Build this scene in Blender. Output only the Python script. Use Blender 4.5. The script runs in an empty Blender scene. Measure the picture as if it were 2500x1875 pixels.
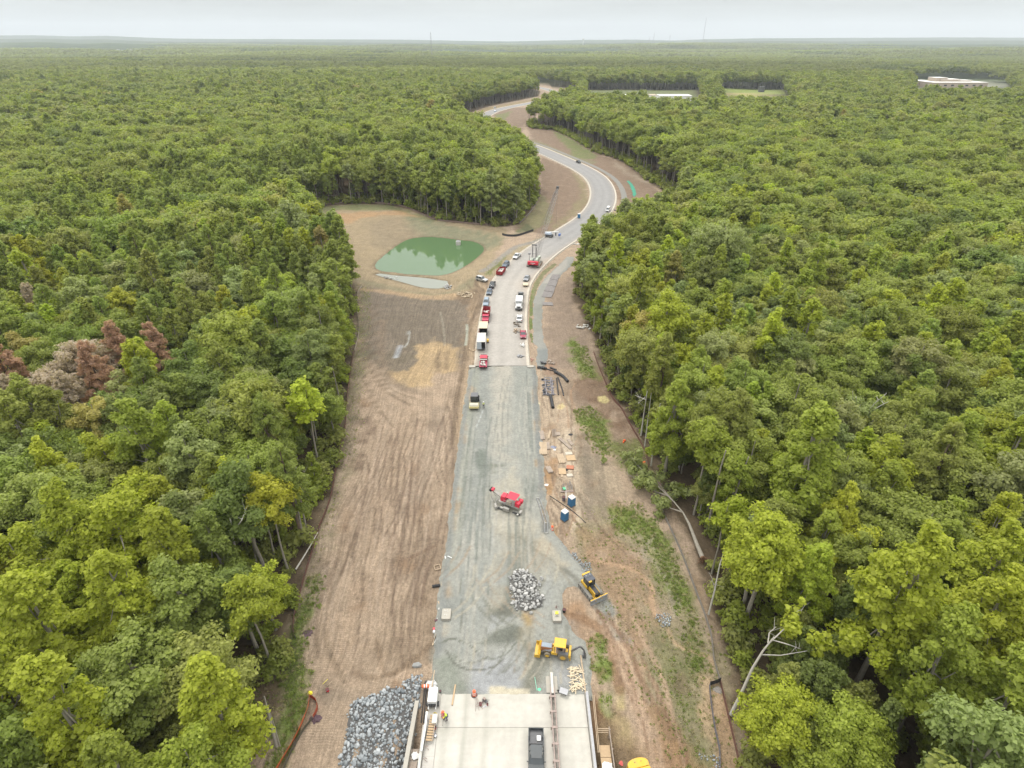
import bpy, math, random
import numpy as np
from mathutils import Vector, Matrix, Euler
C = bpy.context.scene
COL = C.collection
R = math.radians
PI = math.pi
rng = np.random.default_rng(7)
random.seed(7)

# ------------------------------------------------------------ camera, light
F, HC, V0, UC = 1400.0, 78.0, 95.0, 1250.0          # focal (in photo pixels), height, horizon row, centre column
TH = math.atan((937.5 - V0) / F)
CT, ST = math.cos(TH), math.sin(TH)
cd = bpy.data.cameras.new('camera')
cam = bpy.data.objects.new('camera', cd)
COL.objects.link(cam)
cam.location = (0, 0, HC)
cam.rotation_euler = (PI / 2 - TH, 0, 0)
cd.sensor_width = 36
cd.lens = 36 * F / 2500
cd.clip_start = 1
cd.clip_end = 60000
C.camera = cam

W = bpy.data.worlds.new('World')
C.world = W
W.use_nodes = True
nt = W.node_tree
nt.nodes.clear()
SUN_EL, SUN_AZ = R(60), R(-25)
def nn(t, ty, **k):
    n = t.nodes.new(ty)
    for a, b in k.items():
        if a.startswith('i_'):
            n.inputs[a[2:].replace('_', ' ')].default_value = b
        else:
            setattr(n, a, b)
    return n
wo = nn(nt, 'ShaderNodeOutputWorld')
bg = nn(nt, 'ShaderNodeBackground')
bg.inputs['Strength'].default_value = 0.12
sky = nn(nt, 'ShaderNodeTexSky', sky_type='NISHITA', sun_disc=False, sun_elevation=SUN_EL, sun_rotation=SUN_AZ,
         air_density=1.0, dust_density=6.0, ozone_density=1.0)
tc = nn(nt, 'ShaderNodeTexCoord')
sep = nn(nt, 'ShaderNodeSeparateXYZ')
nt.links.new(tc.outputs['Generated'], sep.inputs[0])
gr = nn(nt, 'ShaderNodeValToRGB')
els = gr.color_ramp.elements
els[0].position = 0.0; els[0].color = (.615, .655, .635, 1)
els[1].position = 1.0; els[1].color = (2.75, 2.75, 2.68, 1)
e = els.new(.04); e.color = (.58, .612, .594, 1)
e = els.new(.09); e.color = (.49, .515, .506, 1)
e = els.new(.3); e.color = (1.30, 1.32, 1.30, 1)
nt.links.new(sep.outputs['Z'], gr.inputs[0])
mp = nn(nt, 'ShaderNodeMapping')
mp.inputs['Scale'].default_value = (1.6, 1.6, 14)
nt.links.new(tc.outputs['Generated'], mp.inputs[0])
no = nn(nt, 'ShaderNodeTexNoise')
no.inputs['Scale'].default_value = 2.2
no.inputs['Detail'].default_value = 5
nt.links.new(mp.outputs[0], no.inputs[0])
nr = nn(nt, 'ShaderNodeMapRange')
nr.inputs['From Min'].default_value = .3; nr.inputs['From Max'].default_value = .7
nr.inputs['To Min'].default_value = .86; nr.inputs['To Max'].default_value = 1.09
nt.links.new(no.outputs[0], nr.inputs[0])
m1 = nn(nt, 'ShaderNodeMix', data_type='RGBA', blend_type='MULTIPLY')
m1.inputs[0].default_value = 1
nt.links.new(gr.outputs[0], m1.inputs[6]); nt.links.new(nr.outputs[0], m1.inputs[7])
sc = nn(nt, 'ShaderNodeVectorMath', operation='SCALE')
sc.inputs['Scale'].default_value = 1 / .12
nt.links.new(m1.outputs[2], sc.inputs[0])
m2 = nn(nt, 'ShaderNodeMix', data_type='RGBA')
m2.inputs[0].default_value = .93
nt.links.new(sky.outputs[0], m2.inputs[6]); nt.links.new(sc.outputs[0], m2.inputs[7])
nt.links.new(m2.outputs[2], bg.inputs[0]); nt.links.new(bg.outputs[0], wo.inputs[0])

sd = bpy.data.lights.new('sun', 'SUN')
sd.energy = 1.6; sd.angle = R(12); sd.color = (1, .96, .9)
sun = bpy.data.objects.new('sun', sd)
COL.objects.link(sun)
# light comes from ahead and a little left
sun.rotation_euler = (PI / 2 - SUN_EL, 0, PI - SUN_AZ)
sun.location = (0, -50, 200)
C.view_settings.view_transform = 'Standard'
C.view_settings.look = 'None'
C.view_settings.exposure = 0.3
C.view_settings.gamma = 1
C.view_settings.use_curve_mapping = False
C.render.engine = 'CYCLES'
C.cycles.max_bounces = 8
C.cycles.diffuse_bounces = 6
C.cycles.glossy_bounces = 2
C.cycles.transmission_bounces = 3
C.cycles.volume_bounces = 0
C.cycles.use_denoising = True

# ------------------------------------------------------------ pixel <-> ground
def W2(u, v, z=0.0):
    u = np.asarray(u, float); v = np.asarray(v, float)
    dx = u - UC; dy = F * CT + (937.5 - v) * ST; dz = -F * ST + (937.5 - v) * CT
    t = (HC - z) / -dz
    return dx * t, dy * t
def PP(pts, z=0.0):
    a = np.array(pts, float)
    x, y = W2(a[:, 0], a[:, 1], z)
    return np.stack([x, y], 1)

def rdp_in(poly, x, y):
    """signed distance to polygon (positive inside)"""
    x = np.asarray(x, float); y = np.asarray(y, float)
    d = np.full(x.shape, 1e18); ins = np.zeros(x.shape, bool)
    n = len(poly)
    for i in range(n):
        ax, ay = poly[i]; bx, by = poly[(i + 1) % n]
        ex, ey = bx - ax, by - ay
        L = ex * ex + ey * ey + 1e-12
        t = np.clip(((x - ax) * ex + (y - ay) * ey) / L, 0, 1)
        d = np.minimum(d, (x - ax - t * ex) ** 2 + (y - ay - t * ey) ** 2)
        if ay != by:
            c = ((ay > y) != (by > y)) & (x < (bx - ax) * (y - ay) / (by - ay) + ax)
            ins ^= c
    return np.where(ins, 1, -1) * np.sqrt(d)
def linedist(pl, x, y):
    d = np.full(np.shape(x), 1e18)
    for i in range(len(pl) - 1):
        ax, ay = pl[i]; bx, by = pl[i + 1]
        ex, ey = bx - ax, by - ay
        L = ex * ex + ey * ey + 1e-12
        t = np.clip(((x - ax) * ex + (y - ay) * ey) / L, 0, 1)
        d = np.minimum(d, (x - ax - t * ex) ** 2 + (y - ay - t * ey) ** 2)
    return np.sqrt(d)
_lat = np.random.default_rng(3).random((256, 256))
def vnoise(x, y):
    x = np.asarray(x, float); y = np.asarray(y, float)
    xi = np.floor(x).astype(int); yi = np.floor(y).astype(int)
    fx = x - xi; fy = y - yi
    fx = fx * fx * (3 - 2 * fx); fy = fy * fy * (3 - 2 * fy)
    a = _lat[xi & 255, yi & 255]; b = _lat[(xi + 1) & 255, yi & 255]
    c = _lat[xi & 255, (yi + 1) & 255]; d = _lat[(xi + 1) & 255, (yi + 1) & 255]
    return (a * (1 - fx) + b * fx) * (1 - fy) + (c * (1 - fx) + d * fx) * fy
def fbm(x, y, o=4):
    s = 0; a = 1; t = 0
    for k in range(o):
        s = s + a * vnoise(x * 2 ** k + 17.3 * k, y * 2 ** k - 9.1 * k); t += a; a *= .55
    return s / t - .5
def sstep(a, b, x):
    t = np.clip((x - a) / (b - a), 0, 1)
    return t * t * (3 - 2 * t)
def catmull(p, n=8, closed=False):
    p = np.asarray(p, float); out = []
    m = len(p)
    for i in range(m - 1):
        p0 = p[max(i - 1, 0)]; p1 = p[i]; p2 = p[i + 1]; p3 = p[min(i + 2, m - 1)]
        for k in range(n):
            t = k / n
            out.append(.5 * ((2 * p1) + (-p0 + p2) * t + (2 * p0 - 5 * p1 + 4 * p2 - p3) * t * t + (-p0 + 3 * p1 - 3 * p2 + p3) * t ** 3))
    out.append(p[-1])
    return np.array(out)

# ------------------------------------------------------------ outlines traced on the ground
CLEAR = PP([(590, 1990), (600, 1880), (645, 1790), (690, 1700), (700, 1600), (706, 1540), (718, 1503), (746, 1401), (780, 1288),
            (814, 1187), (833, 1085), (847, 983), (864, 859), (876, 735), (868, 700), (845, 650), (815, 600), (775, 560), (735, 530), (745, 508), (836, 498),
            (892, 497), (949, 499), (994, 508), (1062, 536), (1129, 545), (1197, 551), (1240, 552), (1269, 546), (1299, 514),
            (1317, 478), (1317, 450), (1300, 405), (1270, 374), (1205, 347), (1150, 325), (1118, 300), (1120, 285), (1145, 276),
            (1189, 260), (1257, 246), (1315, 234), (1318, 222), (1290, 215), (1180, 208), (1170, 204), (1326, 206), (1385, 217),
            (1412, 228), (1402, 246), (1372, 264), (1335, 280), (1300, 292), (1284, 300), (1284, 307), (1300, 314), (1349, 317),
            (1395, 338), (1450, 372), (1498, 386), (1532, 404), (1576, 439), (1612, 462), (1648, 500), (1650, 545), (1585, 590),
            (1500, 625), (1435, 655), (1402, 690), (1398, 722), (1420, 765), (1450, 830), (1468, 890), (1482, 931), (1502, 975),
            (1524, 1000), (1540, 1031), (1562, 1067), (1580, 1103), (1600, 1150), (1630, 1210), (1680, 1299), (1706, 1381),
            (1725, 1450), (1752, 1531), (1768, 1613), (1786, 1664), (1790, 1708), (1804, 1789), (1838, 1990)])
CLEAR = np.vstack([CLEAR, [(33, 10), (26, -60), (-26, -60), (-30, 10)]])
FIELD = PP([(1758, 218), (1905, 218), (1930, 290), (1770, 290)])
YARD = PP([(1430, 219), (1698, 219), (1722, 298), (1600, 298), (1592, 280), (1440, 280)])
SCHOOL = PP([(2235, 194), (2440, 194), (2480, 262), (2225, 262)])
TANF = PP([(1575, 137), (1690, 137), (1700, 146), (1570, 146)])
HOUSES = PP([(262, 126), (345, 126), (350, 134), (255, 134)])
OPEN = [CLEAR, FIELD, YARD, SCHOOL, TANF, HOUSES]
POND = PP([(917, 650), (928, 633), (971, 599), (1000, 584), (1039, 579), (1080, 581), (1118, 586), (1154, 590), (1175, 599),
           (1181, 610), (1170, 624), (1141, 646), (1107, 664), (1073, 672), (1039, 671), (994, 669), (960, 664), (935, 662), (919, 655)], -1.9)
FORE = PP([(918, 671), (928, 668), (960, 672), (994, 675), (1039, 679), (1073, 684), (1093, 688), (1084, 701), (1062, 704),
           (1028, 701), (983, 689), (949, 680)], -1.9)
def closed(p):
    q = catmull(np.vstack([p[-2:], p, p[:2]]), 4)
    return q[8:-8]
POND = closed(POND); FORE = closed(FORE)
G = -0.35
def hz(x, y):
    x = np.asarray(x, float); y = np.asarray(y, float)
    c = rdp_in(CLEAR, x, y)
    far = sstep(8, 90, -c)
    h = G + far * (fbm(x / 90, y / 90, 3) * 5)
    rr = np.hypot(x, y)
    h = h + sstep(1300, 4000, rr) * (fbm(x / 1500 + 5, y / 1500, 3) * 70 - 4)
    p = np.maximum(rdp_in(POND, x, y), rdp_in(FORE, x, y) * 1.0)
    pd = -p
    bowl = np.where(pd > 0, -1.9 + (pd / 11.0) * 1.55, -1.9 + p * -.35)
    h = np.where(pd < 11, np.minimum(h, np.maximum(bowl, -3.4)), h)
    # berm between the two basins
    # creek bank under the bridge
    m = sstep(-17, -13, x) * (1 - sstep(11.5, 15, x))
    h = h - m * np.clip((45.6 - y) * .33, 0, 4.5)
    m2 = sstep(14, 17, x) * (1 - sstep(24, 30, x))
    h = h - m2 * np.clip((44 - y) * .08, 0, 1.5)
    return h
def gp(u, v, dz=0.0):
    """ground point seen at photo pixel (u, v)"""
    z = G
    for _ in range(5):
        x, y = W2(u, v, z)
        z = float(hz(x, y))
    return Vector((float(x), float(y), z + dz))

# ------------------------------------------------------------ materials
MATS = {}
def mat(name, col, rough=.6, metal=0., noise=.12, nscale=3.0, bump=0.0, spec=.4, alpha=1, trans=0, dirt=0.0):
    if name in MATS: return MATS[name]
    m = bpy.data.materials.new(name); m.use_nodes = True
    t = m.node_tree; b = t.nodes['Principled BSDF']
    b.inputs['Roughness'].default_value = rough
    b.inputs['Metallic'].default_value = metal
    b.inputs['Specular IOR Level'].default_value = spec
    tcn = nn(t, 'ShaderNodeTexCoord')
    n = nn(t, 'ShaderNodeTexNoise'); n.inputs['Scale'].default_value = nscale; n.inputs['Detail'].default_value = 6; n.inputs['Roughness'].default_value = .65
    t.links.new(tcn.outputs['Object'], n.inputs[0])
    r = nn(t, 'ShaderNodeMapRange'); r.inputs['From Min'].default_value = .25; r.inputs['From Max'].default_value = .75
    r.inputs['To Min'].default_value = 1 - noise; r.inputs['To Max'].default_value = 1 + noise
    t.links.new(n.outputs[0], r.inputs[0])
    mx = nn(t, 'ShaderNodeVectorMath', operation='SCALE'); mx.inputs[0].default_value = [q * .82 for q in col[:3]]
    t.links.new(r.outputs[0], mx.inputs['Scale'])
    out = mx.outputs[0]
    if dirt:
        n2 = nn(t, 'ShaderNodeTexNoise'); n2.inputs['Scale'].default_value = 1.3; n2.inputs['Detail'].default_value = 8
        t.links.new(tcn.outputs['Object'], n2.inputs[0])
        r2 = nn(t, 'ShaderNodeMapRange'); r2.inputs['From Min'].default_value = .45; r2.inputs['From Max'].default_value = .7
        r2.inputs['To Max'].default_value = dirt
        t.links.new(n2.outputs[0], r2.inputs[0])
        d = nn(t, 'ShaderNodeMix', data_type='RGBA'); d.inputs[7].default_value = (.25, .19, .13, 1)
        t.links.new(r2.outputs[0], d.inputs[0]); t.links.new(out, d.inputs[6]); out = d.outputs[2]
    t.links.new(out, b.inputs['Base Color'])
    if bump:
        bn = nn(t, 'ShaderNodeBump'); bn.inputs['Strength'].default_value = bump; bn.inputs['Distance'].default_value = .05
        t.links.new(n.outputs[0], bn.inputs['Height']); t.links.new(bn.outputs[0], b.inputs['Normal'])
    if trans: b.inputs['Transmission Weight'].default_value = trans
    MATS[name] = m
    return m

def ground_mat(name, scales=((.35, .13), (2.0, .20), (7., .26), (19., .22)), rough=.95, bump=.5, streak=0., bd=.12):
    m = bpy.data.materials.new(name); m.use_nodes = True
    t = m.node_tree; b = t.nodes['Principled BSDF']
    b.inputs['Roughness'].default_value = rough
    b.inputs['Specular IOR Level'].default_value = .2
    at = nn(t, 'ShaderNodeAttribute', attribute_name='tone')
    g = nn(t, 'ShaderNodeNewGeometry')
    out = at.outputs['Color']; hsum = None
    for i, (s, a) in enumerate(scales):
        n = nn(t, 'ShaderNodeTexNoise'); n.inputs['Scale'].default_value = s; n.inputs['Detail'].default_value = 4
        n.inputs['Roughness'].default_value = .6
        t.links.new(g.outputs['Position'], n.inputs[0])
        r = nn(t, 'ShaderNodeMapRange'); r.inputs['From Min'].default_value = .3; r.inputs['From Max'].default_value = .7
        r.inputs['To Min'].default_value = 1 - a; r.inputs['To Max'].default_value = 1 + a
        t.links.new(n.outputs[0], r.inputs[0])
        mx = nn(t, 'ShaderNodeVectorMath', operation='SCALE')
        t.links.new(out, mx.inputs[0]); t.links.new(r.outputs[0], mx.inputs['Scale']); out = mx.outputs[0]
        last = n
        if hsum is None: hsum = n.outputs[0]
        else:
            ad = nn(t, 'ShaderNodeMath', operation='MULTIPLY_ADD'); ad.inputs[1].default_value = .5
            t.links.new(n.outputs[0], ad.inputs[0]); t.links.new(hsum, ad.inputs[2]); hsum = ad.outputs[0]
    if streak:
        # wheel and track marks that run along the job, only where the 'ruts' attribute says so
        ar = nn(t, 'ShaderNodeAttribute', attribute_name='ruts')
        mp = nn(t, 'ShaderNodeMapping'); mp.inputs['Scale'].default_value = (1, .035, 0); mp.inputs['Rotation'].default_value = (0, 0, R(-2.0))
        nw = nn(t, 'ShaderNodeTexNoise'); nw.inputs['Scale'].default_value = .03; nw.inputs['Detail'].default_value = 1
        t.links.new(g.outputs['Position'], nw.inputs[0])
        ws = nn(t, 'ShaderNodeVectorMath', operation='SCALE'); ws.inputs['Scale'].default_value = 9
        t.links.new(nw.outputs['Color'], ws.inputs[0])
        wa = nn(t, 'ShaderNodeVectorMath', operation='ADD')
        t.links.new(g.outputs['Position'], wa.inputs[0]); t.links.new(ws.outputs[0], wa.inputs[1])
        t.links.new(wa.outputs[0], mp.inputs[0])
        n = nn(t, 'ShaderNodeTexNoise'); n.inputs['Scale'].default_value = 2.2; n.inputs['Detail'].default_value = 5; n.inputs['Roughness'].default_value = .75
        t.links.new(mp.outputs[0], n.inputs[0])
        # cleat marks
        wv = nn(t, 'ShaderNodeTexWave', wave_type='BANDS', bands_direction='Y'); wv.inputs['Scale'].default_value = .9
        wv.inputs['Distortion'].default_value = 2.5; wv.inputs['Detail'].default_value = 2; wv.inputs['Detail Scale'].default_value = .6
        t.links.new(g.outputs['Position'], wv.inputs[0])
        r = nn(t, 'ShaderNodeMapRange'); r.inputs['From Min'].default_value = .32; r.inputs['From Max'].default_value = .68
        r.inputs['To Min'].default_value = 1 - streak; r.inputs['To Max'].default_value = 1 + streak
        t.links.new(n.outputs[0], r.inputs[0])
        rw = nn(t, 'ShaderNodeMapRange'); rw.inputs['To Min'].default_value = .90; rw.inputs['To Max'].default_value = 1.08
        nk = nn(t, 'ShaderNodeTexNoise'); nk.inputs['Scale'].default_value = .16; nk.inputs['Detail'].default_value = 3
        t.links.new(g.outputs['Position'], nk.inputs[0])
        rk = nn(t, 'ShaderNodeMapRange'); rk.inputs['From Min'].default_value = .46; rk.inputs['From Max'].default_value = .62
        t.links.new(nk.outputs[0], rk.inputs[0])
        t.links.new(wv.outputs['Fac'], rw.inputs[0])
        mm = nn(t, 'ShaderNodeMath', operation='MULTIPLY')
        wk = nn(t, 'ShaderNodeMix', data_type='FLOAT'); wk.inputs[2].default_value = 1
        t.links.new(rk.outputs[0], wk.inputs[0]); t.links.new(rw.outputs[0], wk.inputs[3])
        t.links.new(r.outputs[0], mm.inputs[0]); t.links.new(wk.outputs[0], mm.inputs[1])
        one = nn(t, 'ShaderNodeMix', data_type='FLOAT'); one.inputs[2].default_value = 1
        t.links.new(ar.outputs['Fac'], one.inputs[0]); t.links.new(mm.outputs[0], one.inputs[3])
        mx = nn(t, 'ShaderNodeVectorMath', operation='SCALE')
        t.links.new(out, mx.inputs[0]); t.links.new(one.outputs[0], mx.inputs['Scale']); out = mx.outputs[0]
        ad = nn(t, 'ShaderNodeMath', operation='MULTIPLY_ADD')
        t.links.new(one.outputs[0], ad.inputs[0]); ad.inputs[1].default_value = 1.2
        t.links.new(hsum, ad.inputs[2]); hsum = ad.outputs[0]
    t.links.new(out, b.inputs['Base Color'])
    bn = nn(t, 'ShaderNodeBump'); bn.inputs['Strength'].default_value = bump; bn.inputs['Distance'].default_value = bd
    t.links.new(hsum, bn.inputs['Height']); t.links.new(bn.outputs[0], b.inputs['Normal'])
    MATS[name] = m
    return m

def leaf_mat(name, fallback=None, trans=.28):
    m = bpy.data.materials.new(name); m.use_nodes = True
    t = m.node_tree; t.nodes.clear()
    o = nn(t, 'ShaderNodeOutputMaterial')
    d = nn(t, 'ShaderNodeBsdfPrincipled'); d.inputs['Roughness'].default_value = .55; d.inputs['Specular IOR Level'].default_value = .25
    tr = nn(t, 'ShaderNodeBsdfTranslucent'); mx = nn(t, 'ShaderNodeMixShader'); mx.inputs[0].default_value = trans
    at = nn(t, 'ShaderNodeAttribute', attribute_name='tint', attribute_type='INSTANCER')
    lr = nn(t, 'ShaderNodeAttribute', attribute_name='leafv')
    r = nn(t, 'ShaderNodeMapRange'); r.inputs['To Min'].default_value = .8; r.inputs['To Max'].default_value = 1.22
    t.links.new(lr.outputs['Fac'], r.inputs[0])
    s = nn(t, 'ShaderNodeVectorMath', operation='SCALE')
    t.links.new(at.outputs['Color'] if not fallback else at.outputs['Vector'], s.inputs[0])
    if fallback:
        t.links.remove(s.inputs[0].links[0]); s.inputs[0].default_value = fallback
    t.links.new(r.outputs[0], s.inputs['Scale'])
    t.links.new(s.outputs[0], d.inputs['Base Color'])
    s2 = nn(t, 'ShaderNodeVectorMath', operation='MULTIPLY'); s2.inputs[1].default_value = (1.25, 1.35, .7)
    t.links.new(s.outputs[0], s2.inputs[0]); t.links.new(s2.outputs[0], tr.inputs[0])
    t.links.new(d.outputs[0], mx.inputs[1]); t.links.new(tr.outputs[0], mx.inputs[2]); t.links.new(mx.outputs[0], o.inputs[0])
    MATS[name] = m
    return m

# ------------------------------------------------------------ object helpers
def tag(o, label=None, cat=None, group=None, kind=None):
    if label: o['label'] = label
    if cat: o['category'] = cat
    if group: o['group'] = group
    if kind: o['kind'] = kind
    return o
def empty(name, loc, label, cat, rz=0., group=None, rot=None, s=1.):
    o = bpy.data.objects.new(name, None); COL.objects.link(o)
    o.empty_display_size = .3
    o.location = loc; o.rotation_euler = rot if rot else (0, 0, rz); o.scale = (s, s, s)
    return tag(o, label, cat, group)
def link(name, me, m=None, parent=None):
    o = bpy.data.objects.new(name, me); COL.objects.link(o)
    if m is not None and not me.materials: me.materials.append(m)
    if parent: o.parent = parent
    return o
def np_mesh(name, v, f, attrs=None, smooth=False):
    """v (n,3), f (m,3|4) arrays"""
    me = bpy.data.meshes.new(name)
    v = np.asarray(v, np.float32); f = np.asarray(f, np.int32)
    k = f.shape[1]
    me.vertices.add(len(v)); me.vertices.foreach_set('co', v.ravel())
    me.loops.add(f.size); me.loops.foreach_set('vertex_index', f.ravel())
    me.polygons.add(len(f)); me.polygons.foreach_set('loop_start', np.arange(0, f.size, k, dtype=np.int32))
    me.update(calc_edges=True)
    if smooth: me.polygons.foreach_set('use_smooth', np.ones(len(f), bool))
    for nme, (ty, arr) in (attrs or {}).items():
        a = me.attributes.new(nme, ty, 'POINT')
        key = {'FLOAT': 'value', 'INT': 'value', 'FLOAT_COLOR': 'color', 'FLOAT_VECTOR': 'vector'}[ty]
        a.data.foreach_set(key, np.asarray(arr, np.int32 if ty == 'INT' else np.float32).ravel())
    return me
class MB:
    """collects simple solids into one mesh"""
    def __init__(s): s.v = []; s.f = []
    def add(s, vs, fs):
        k = len(s.v); s.v += [tuple(p) for p in vs]; s.f += [tuple(i + k for i in q) for q in fs]
        return s
    def box(s, c, d, rz=0., tx=1., ty=1., rot=None, top=(0, 0)):
        x, y, z = d[0] / 2, d[1] / 2, d[2] / 2
        p = [(-x, -y, -z), (x, -y, -z), (x, y, -z), (-x, y, -z),
             (-x * tx + top[0], -y * ty + top[1], z), (x * tx + top[0], -y * ty + top[1], z), (x * tx + top[0], y * ty + top[1], z), (-x * tx + top[0], y * ty + top[1], z)]
        M = Euler(rot).to_matrix() if rot else Matrix.Rotation(rz, 3, 'Z')
        return s.add([M @ Vector(q) + Vector(c) for q in p], [(0, 3, 2, 1), (4, 5, 6, 7), (0, 1, 5, 4), (1, 2, 6, 5), (2, 3, 7, 6), (3, 0, 4, 7)])
    def cyl(s, a, b, r0, r1=None, n=10, cap=True):
        if r1 is None: r1 = r0
        a = Vector(a); b = Vector(b); d = (b - a)
        if d.length < 1e-6: return s
        q = d.to_track_quat('Z', 'Y').to_matrix()
        vs = []
        for c, r in ((a, r0), (b, r1)):
            for i in range(n):
                t = 2 * PI * i / n
                vs.append(c + q @ Vector((math.cos(t) * r, math.sin(t) * r, 0)))
        fs = [(i, (i + 1) % n, n + (i + 1) % n, n + i) for i in range(n)]
        if cap: fs += [tuple(range(n - 1, -1, -1)), tuple(range(n, 2 * n))]
        return s.add(vs, fs)
    def tube(s, pts, r, n=6, taper=None):
        for i in range(len(pts) - 1):
            ra = r if taper is None else r + (taper - r) * i / (len(pts) - 1)
            rb = r if taper is None else r + (taper - r) * (i + 1) / (len(pts) - 1)
            s.cyl(pts[i], pts[i + 1], ra, rb, n)
        return s
    def prism(s, prof, x0, x1, axis='x', inset=0.):
        """prof: list of (y,z) extruded along x"""
        n = len(prof)
        vs = [(x0, p[0], p[1]) for p in prof] + [(x1, p[0], p[1]) for p in prof]
        if axis == 'y': vs = [(b, a, c) for a, b, c in vs]
        fs = [(i, (i + 1) % n, n + (i + 1) % n, n + i) for i in range(n)] + [tuple(range(n - 1, -1, -1)), tuple(range(n, 2 * n))]
        return s.add(vs, fs)
    def loft(s, prof, xs, sc, cy=0., cz=0.):
        """side profile (y,z) placed at each x of xs scaled about (cy,cz) by sc"""
        n = len(prof); vs = []
        for x, k in zip(xs, sc):
            ky, kz = (k if isinstance(k, tuple) else (k, k))
            vs += [(x, cy + (p[0] - cy) * ky, cz + (p[1] - cz) * kz) for p in prof]
        fs = []
        for j in range(len(xs) - 1):
            fs += [(j * n + i, j * n + (i + 1) % n, (j + 1) * n + (i + 1) % n, (j + 1) * n + i) for i in range(n)]
        fs += [tuple(range(n - 1, -1, -1)), tuple(range((len(xs) - 1) * n, len(xs) * n))]
        return s.add(vs, fs)
    def ball(s, c, r, n=8, m=5, sq=(1, 1, 1)):
        vs = [(c[0], c[1], c[2] + r * sq[2])]
        for j in range(1, m):
            a = PI * j / m
            for i in range(n):
                b = 2 * PI * i / n
                vs.append((c[0] + r * sq[0] * math.sin(a) * math.cos(b), c[1] + r * sq[1] * math.sin(a) * math.sin(b), c[2] + r * sq[2] * math.cos(a)))
        vs.append((c[0], c[1], c[2] - r * sq[2]))
        fs = [(0, 1 + i, 1 + (i + 1) % n) for i in range(n)]
        for j in range(m - 2):
            fs += [(1 + j * n + i, 1 + (j + 1) * n + i, 1 + (j + 1) * n + (i + 1) % n, 1 + j * n + (i + 1) % n) for i in range(n)]
        k = len(vs) - 1
        fs += [(k, k - n + (i + 1) % n, k - n + i) for i in range(n)]
        return s.add(vs, fs)
    def mesh(s, name):
        me = bpy.data.meshes.new(name); me.from_pydata(s.v, [], s.f); me.update()
        return me
    def build(s, name, m, parent=None, bevel=0., smooth=False, label=None):
        me = s.mesh(name)
        import bmesh
        bm = bmesh.new(); bm.from_mesh(me); bmesh.ops.recalc_face_normals(bm, faces=bm.faces); bm.to_mesh(me); bm.free()
        if smooth:
            for p in me.polygons: p.use_smooth = True
        o = link(name, me, m, parent)
        if bevel:
            b = o.modifiers.new('bevel', 'BEVEL'); b.width = bevel; b.segments = 2; b.limit_method = 'ANGLE'
        if label: o['label'] = label
        return o
def copy_thing(o, loc=None, rz=None, label=None, parent=None):
    c = o.copy(); COL.objects.link(c); c.parent = parent
    if parent is None:
        if loc is not None: c.location = loc
        if rz is not None: c.rotation_euler[2] = rz
        if label: c['label'] = label
    for ch in list(o.children): copy_thing(ch, parent=c)
    return c
# ------------------------------------------------------------ painting albedo on ground sheets
floor_c = (.085, .062, .038); dirt = (.350, .265, .188); dirt2 = (.225, .168, .118); greyd = (.185, .150, .115); tan = (.40, .29, .165)
sand = (.44, .34, .22); redd = (.27, .145, .075); olive = (.165, .155, .085); olive2 = (.22, .19, .11); grass = (.16, .205, .05)
ggrass = (.135, .15, .05); gravel = (.245, .25, .235); mud = (.155, .112, .075); greenish = (.19, .21, .185); pale = (.42, .36, .27)
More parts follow.
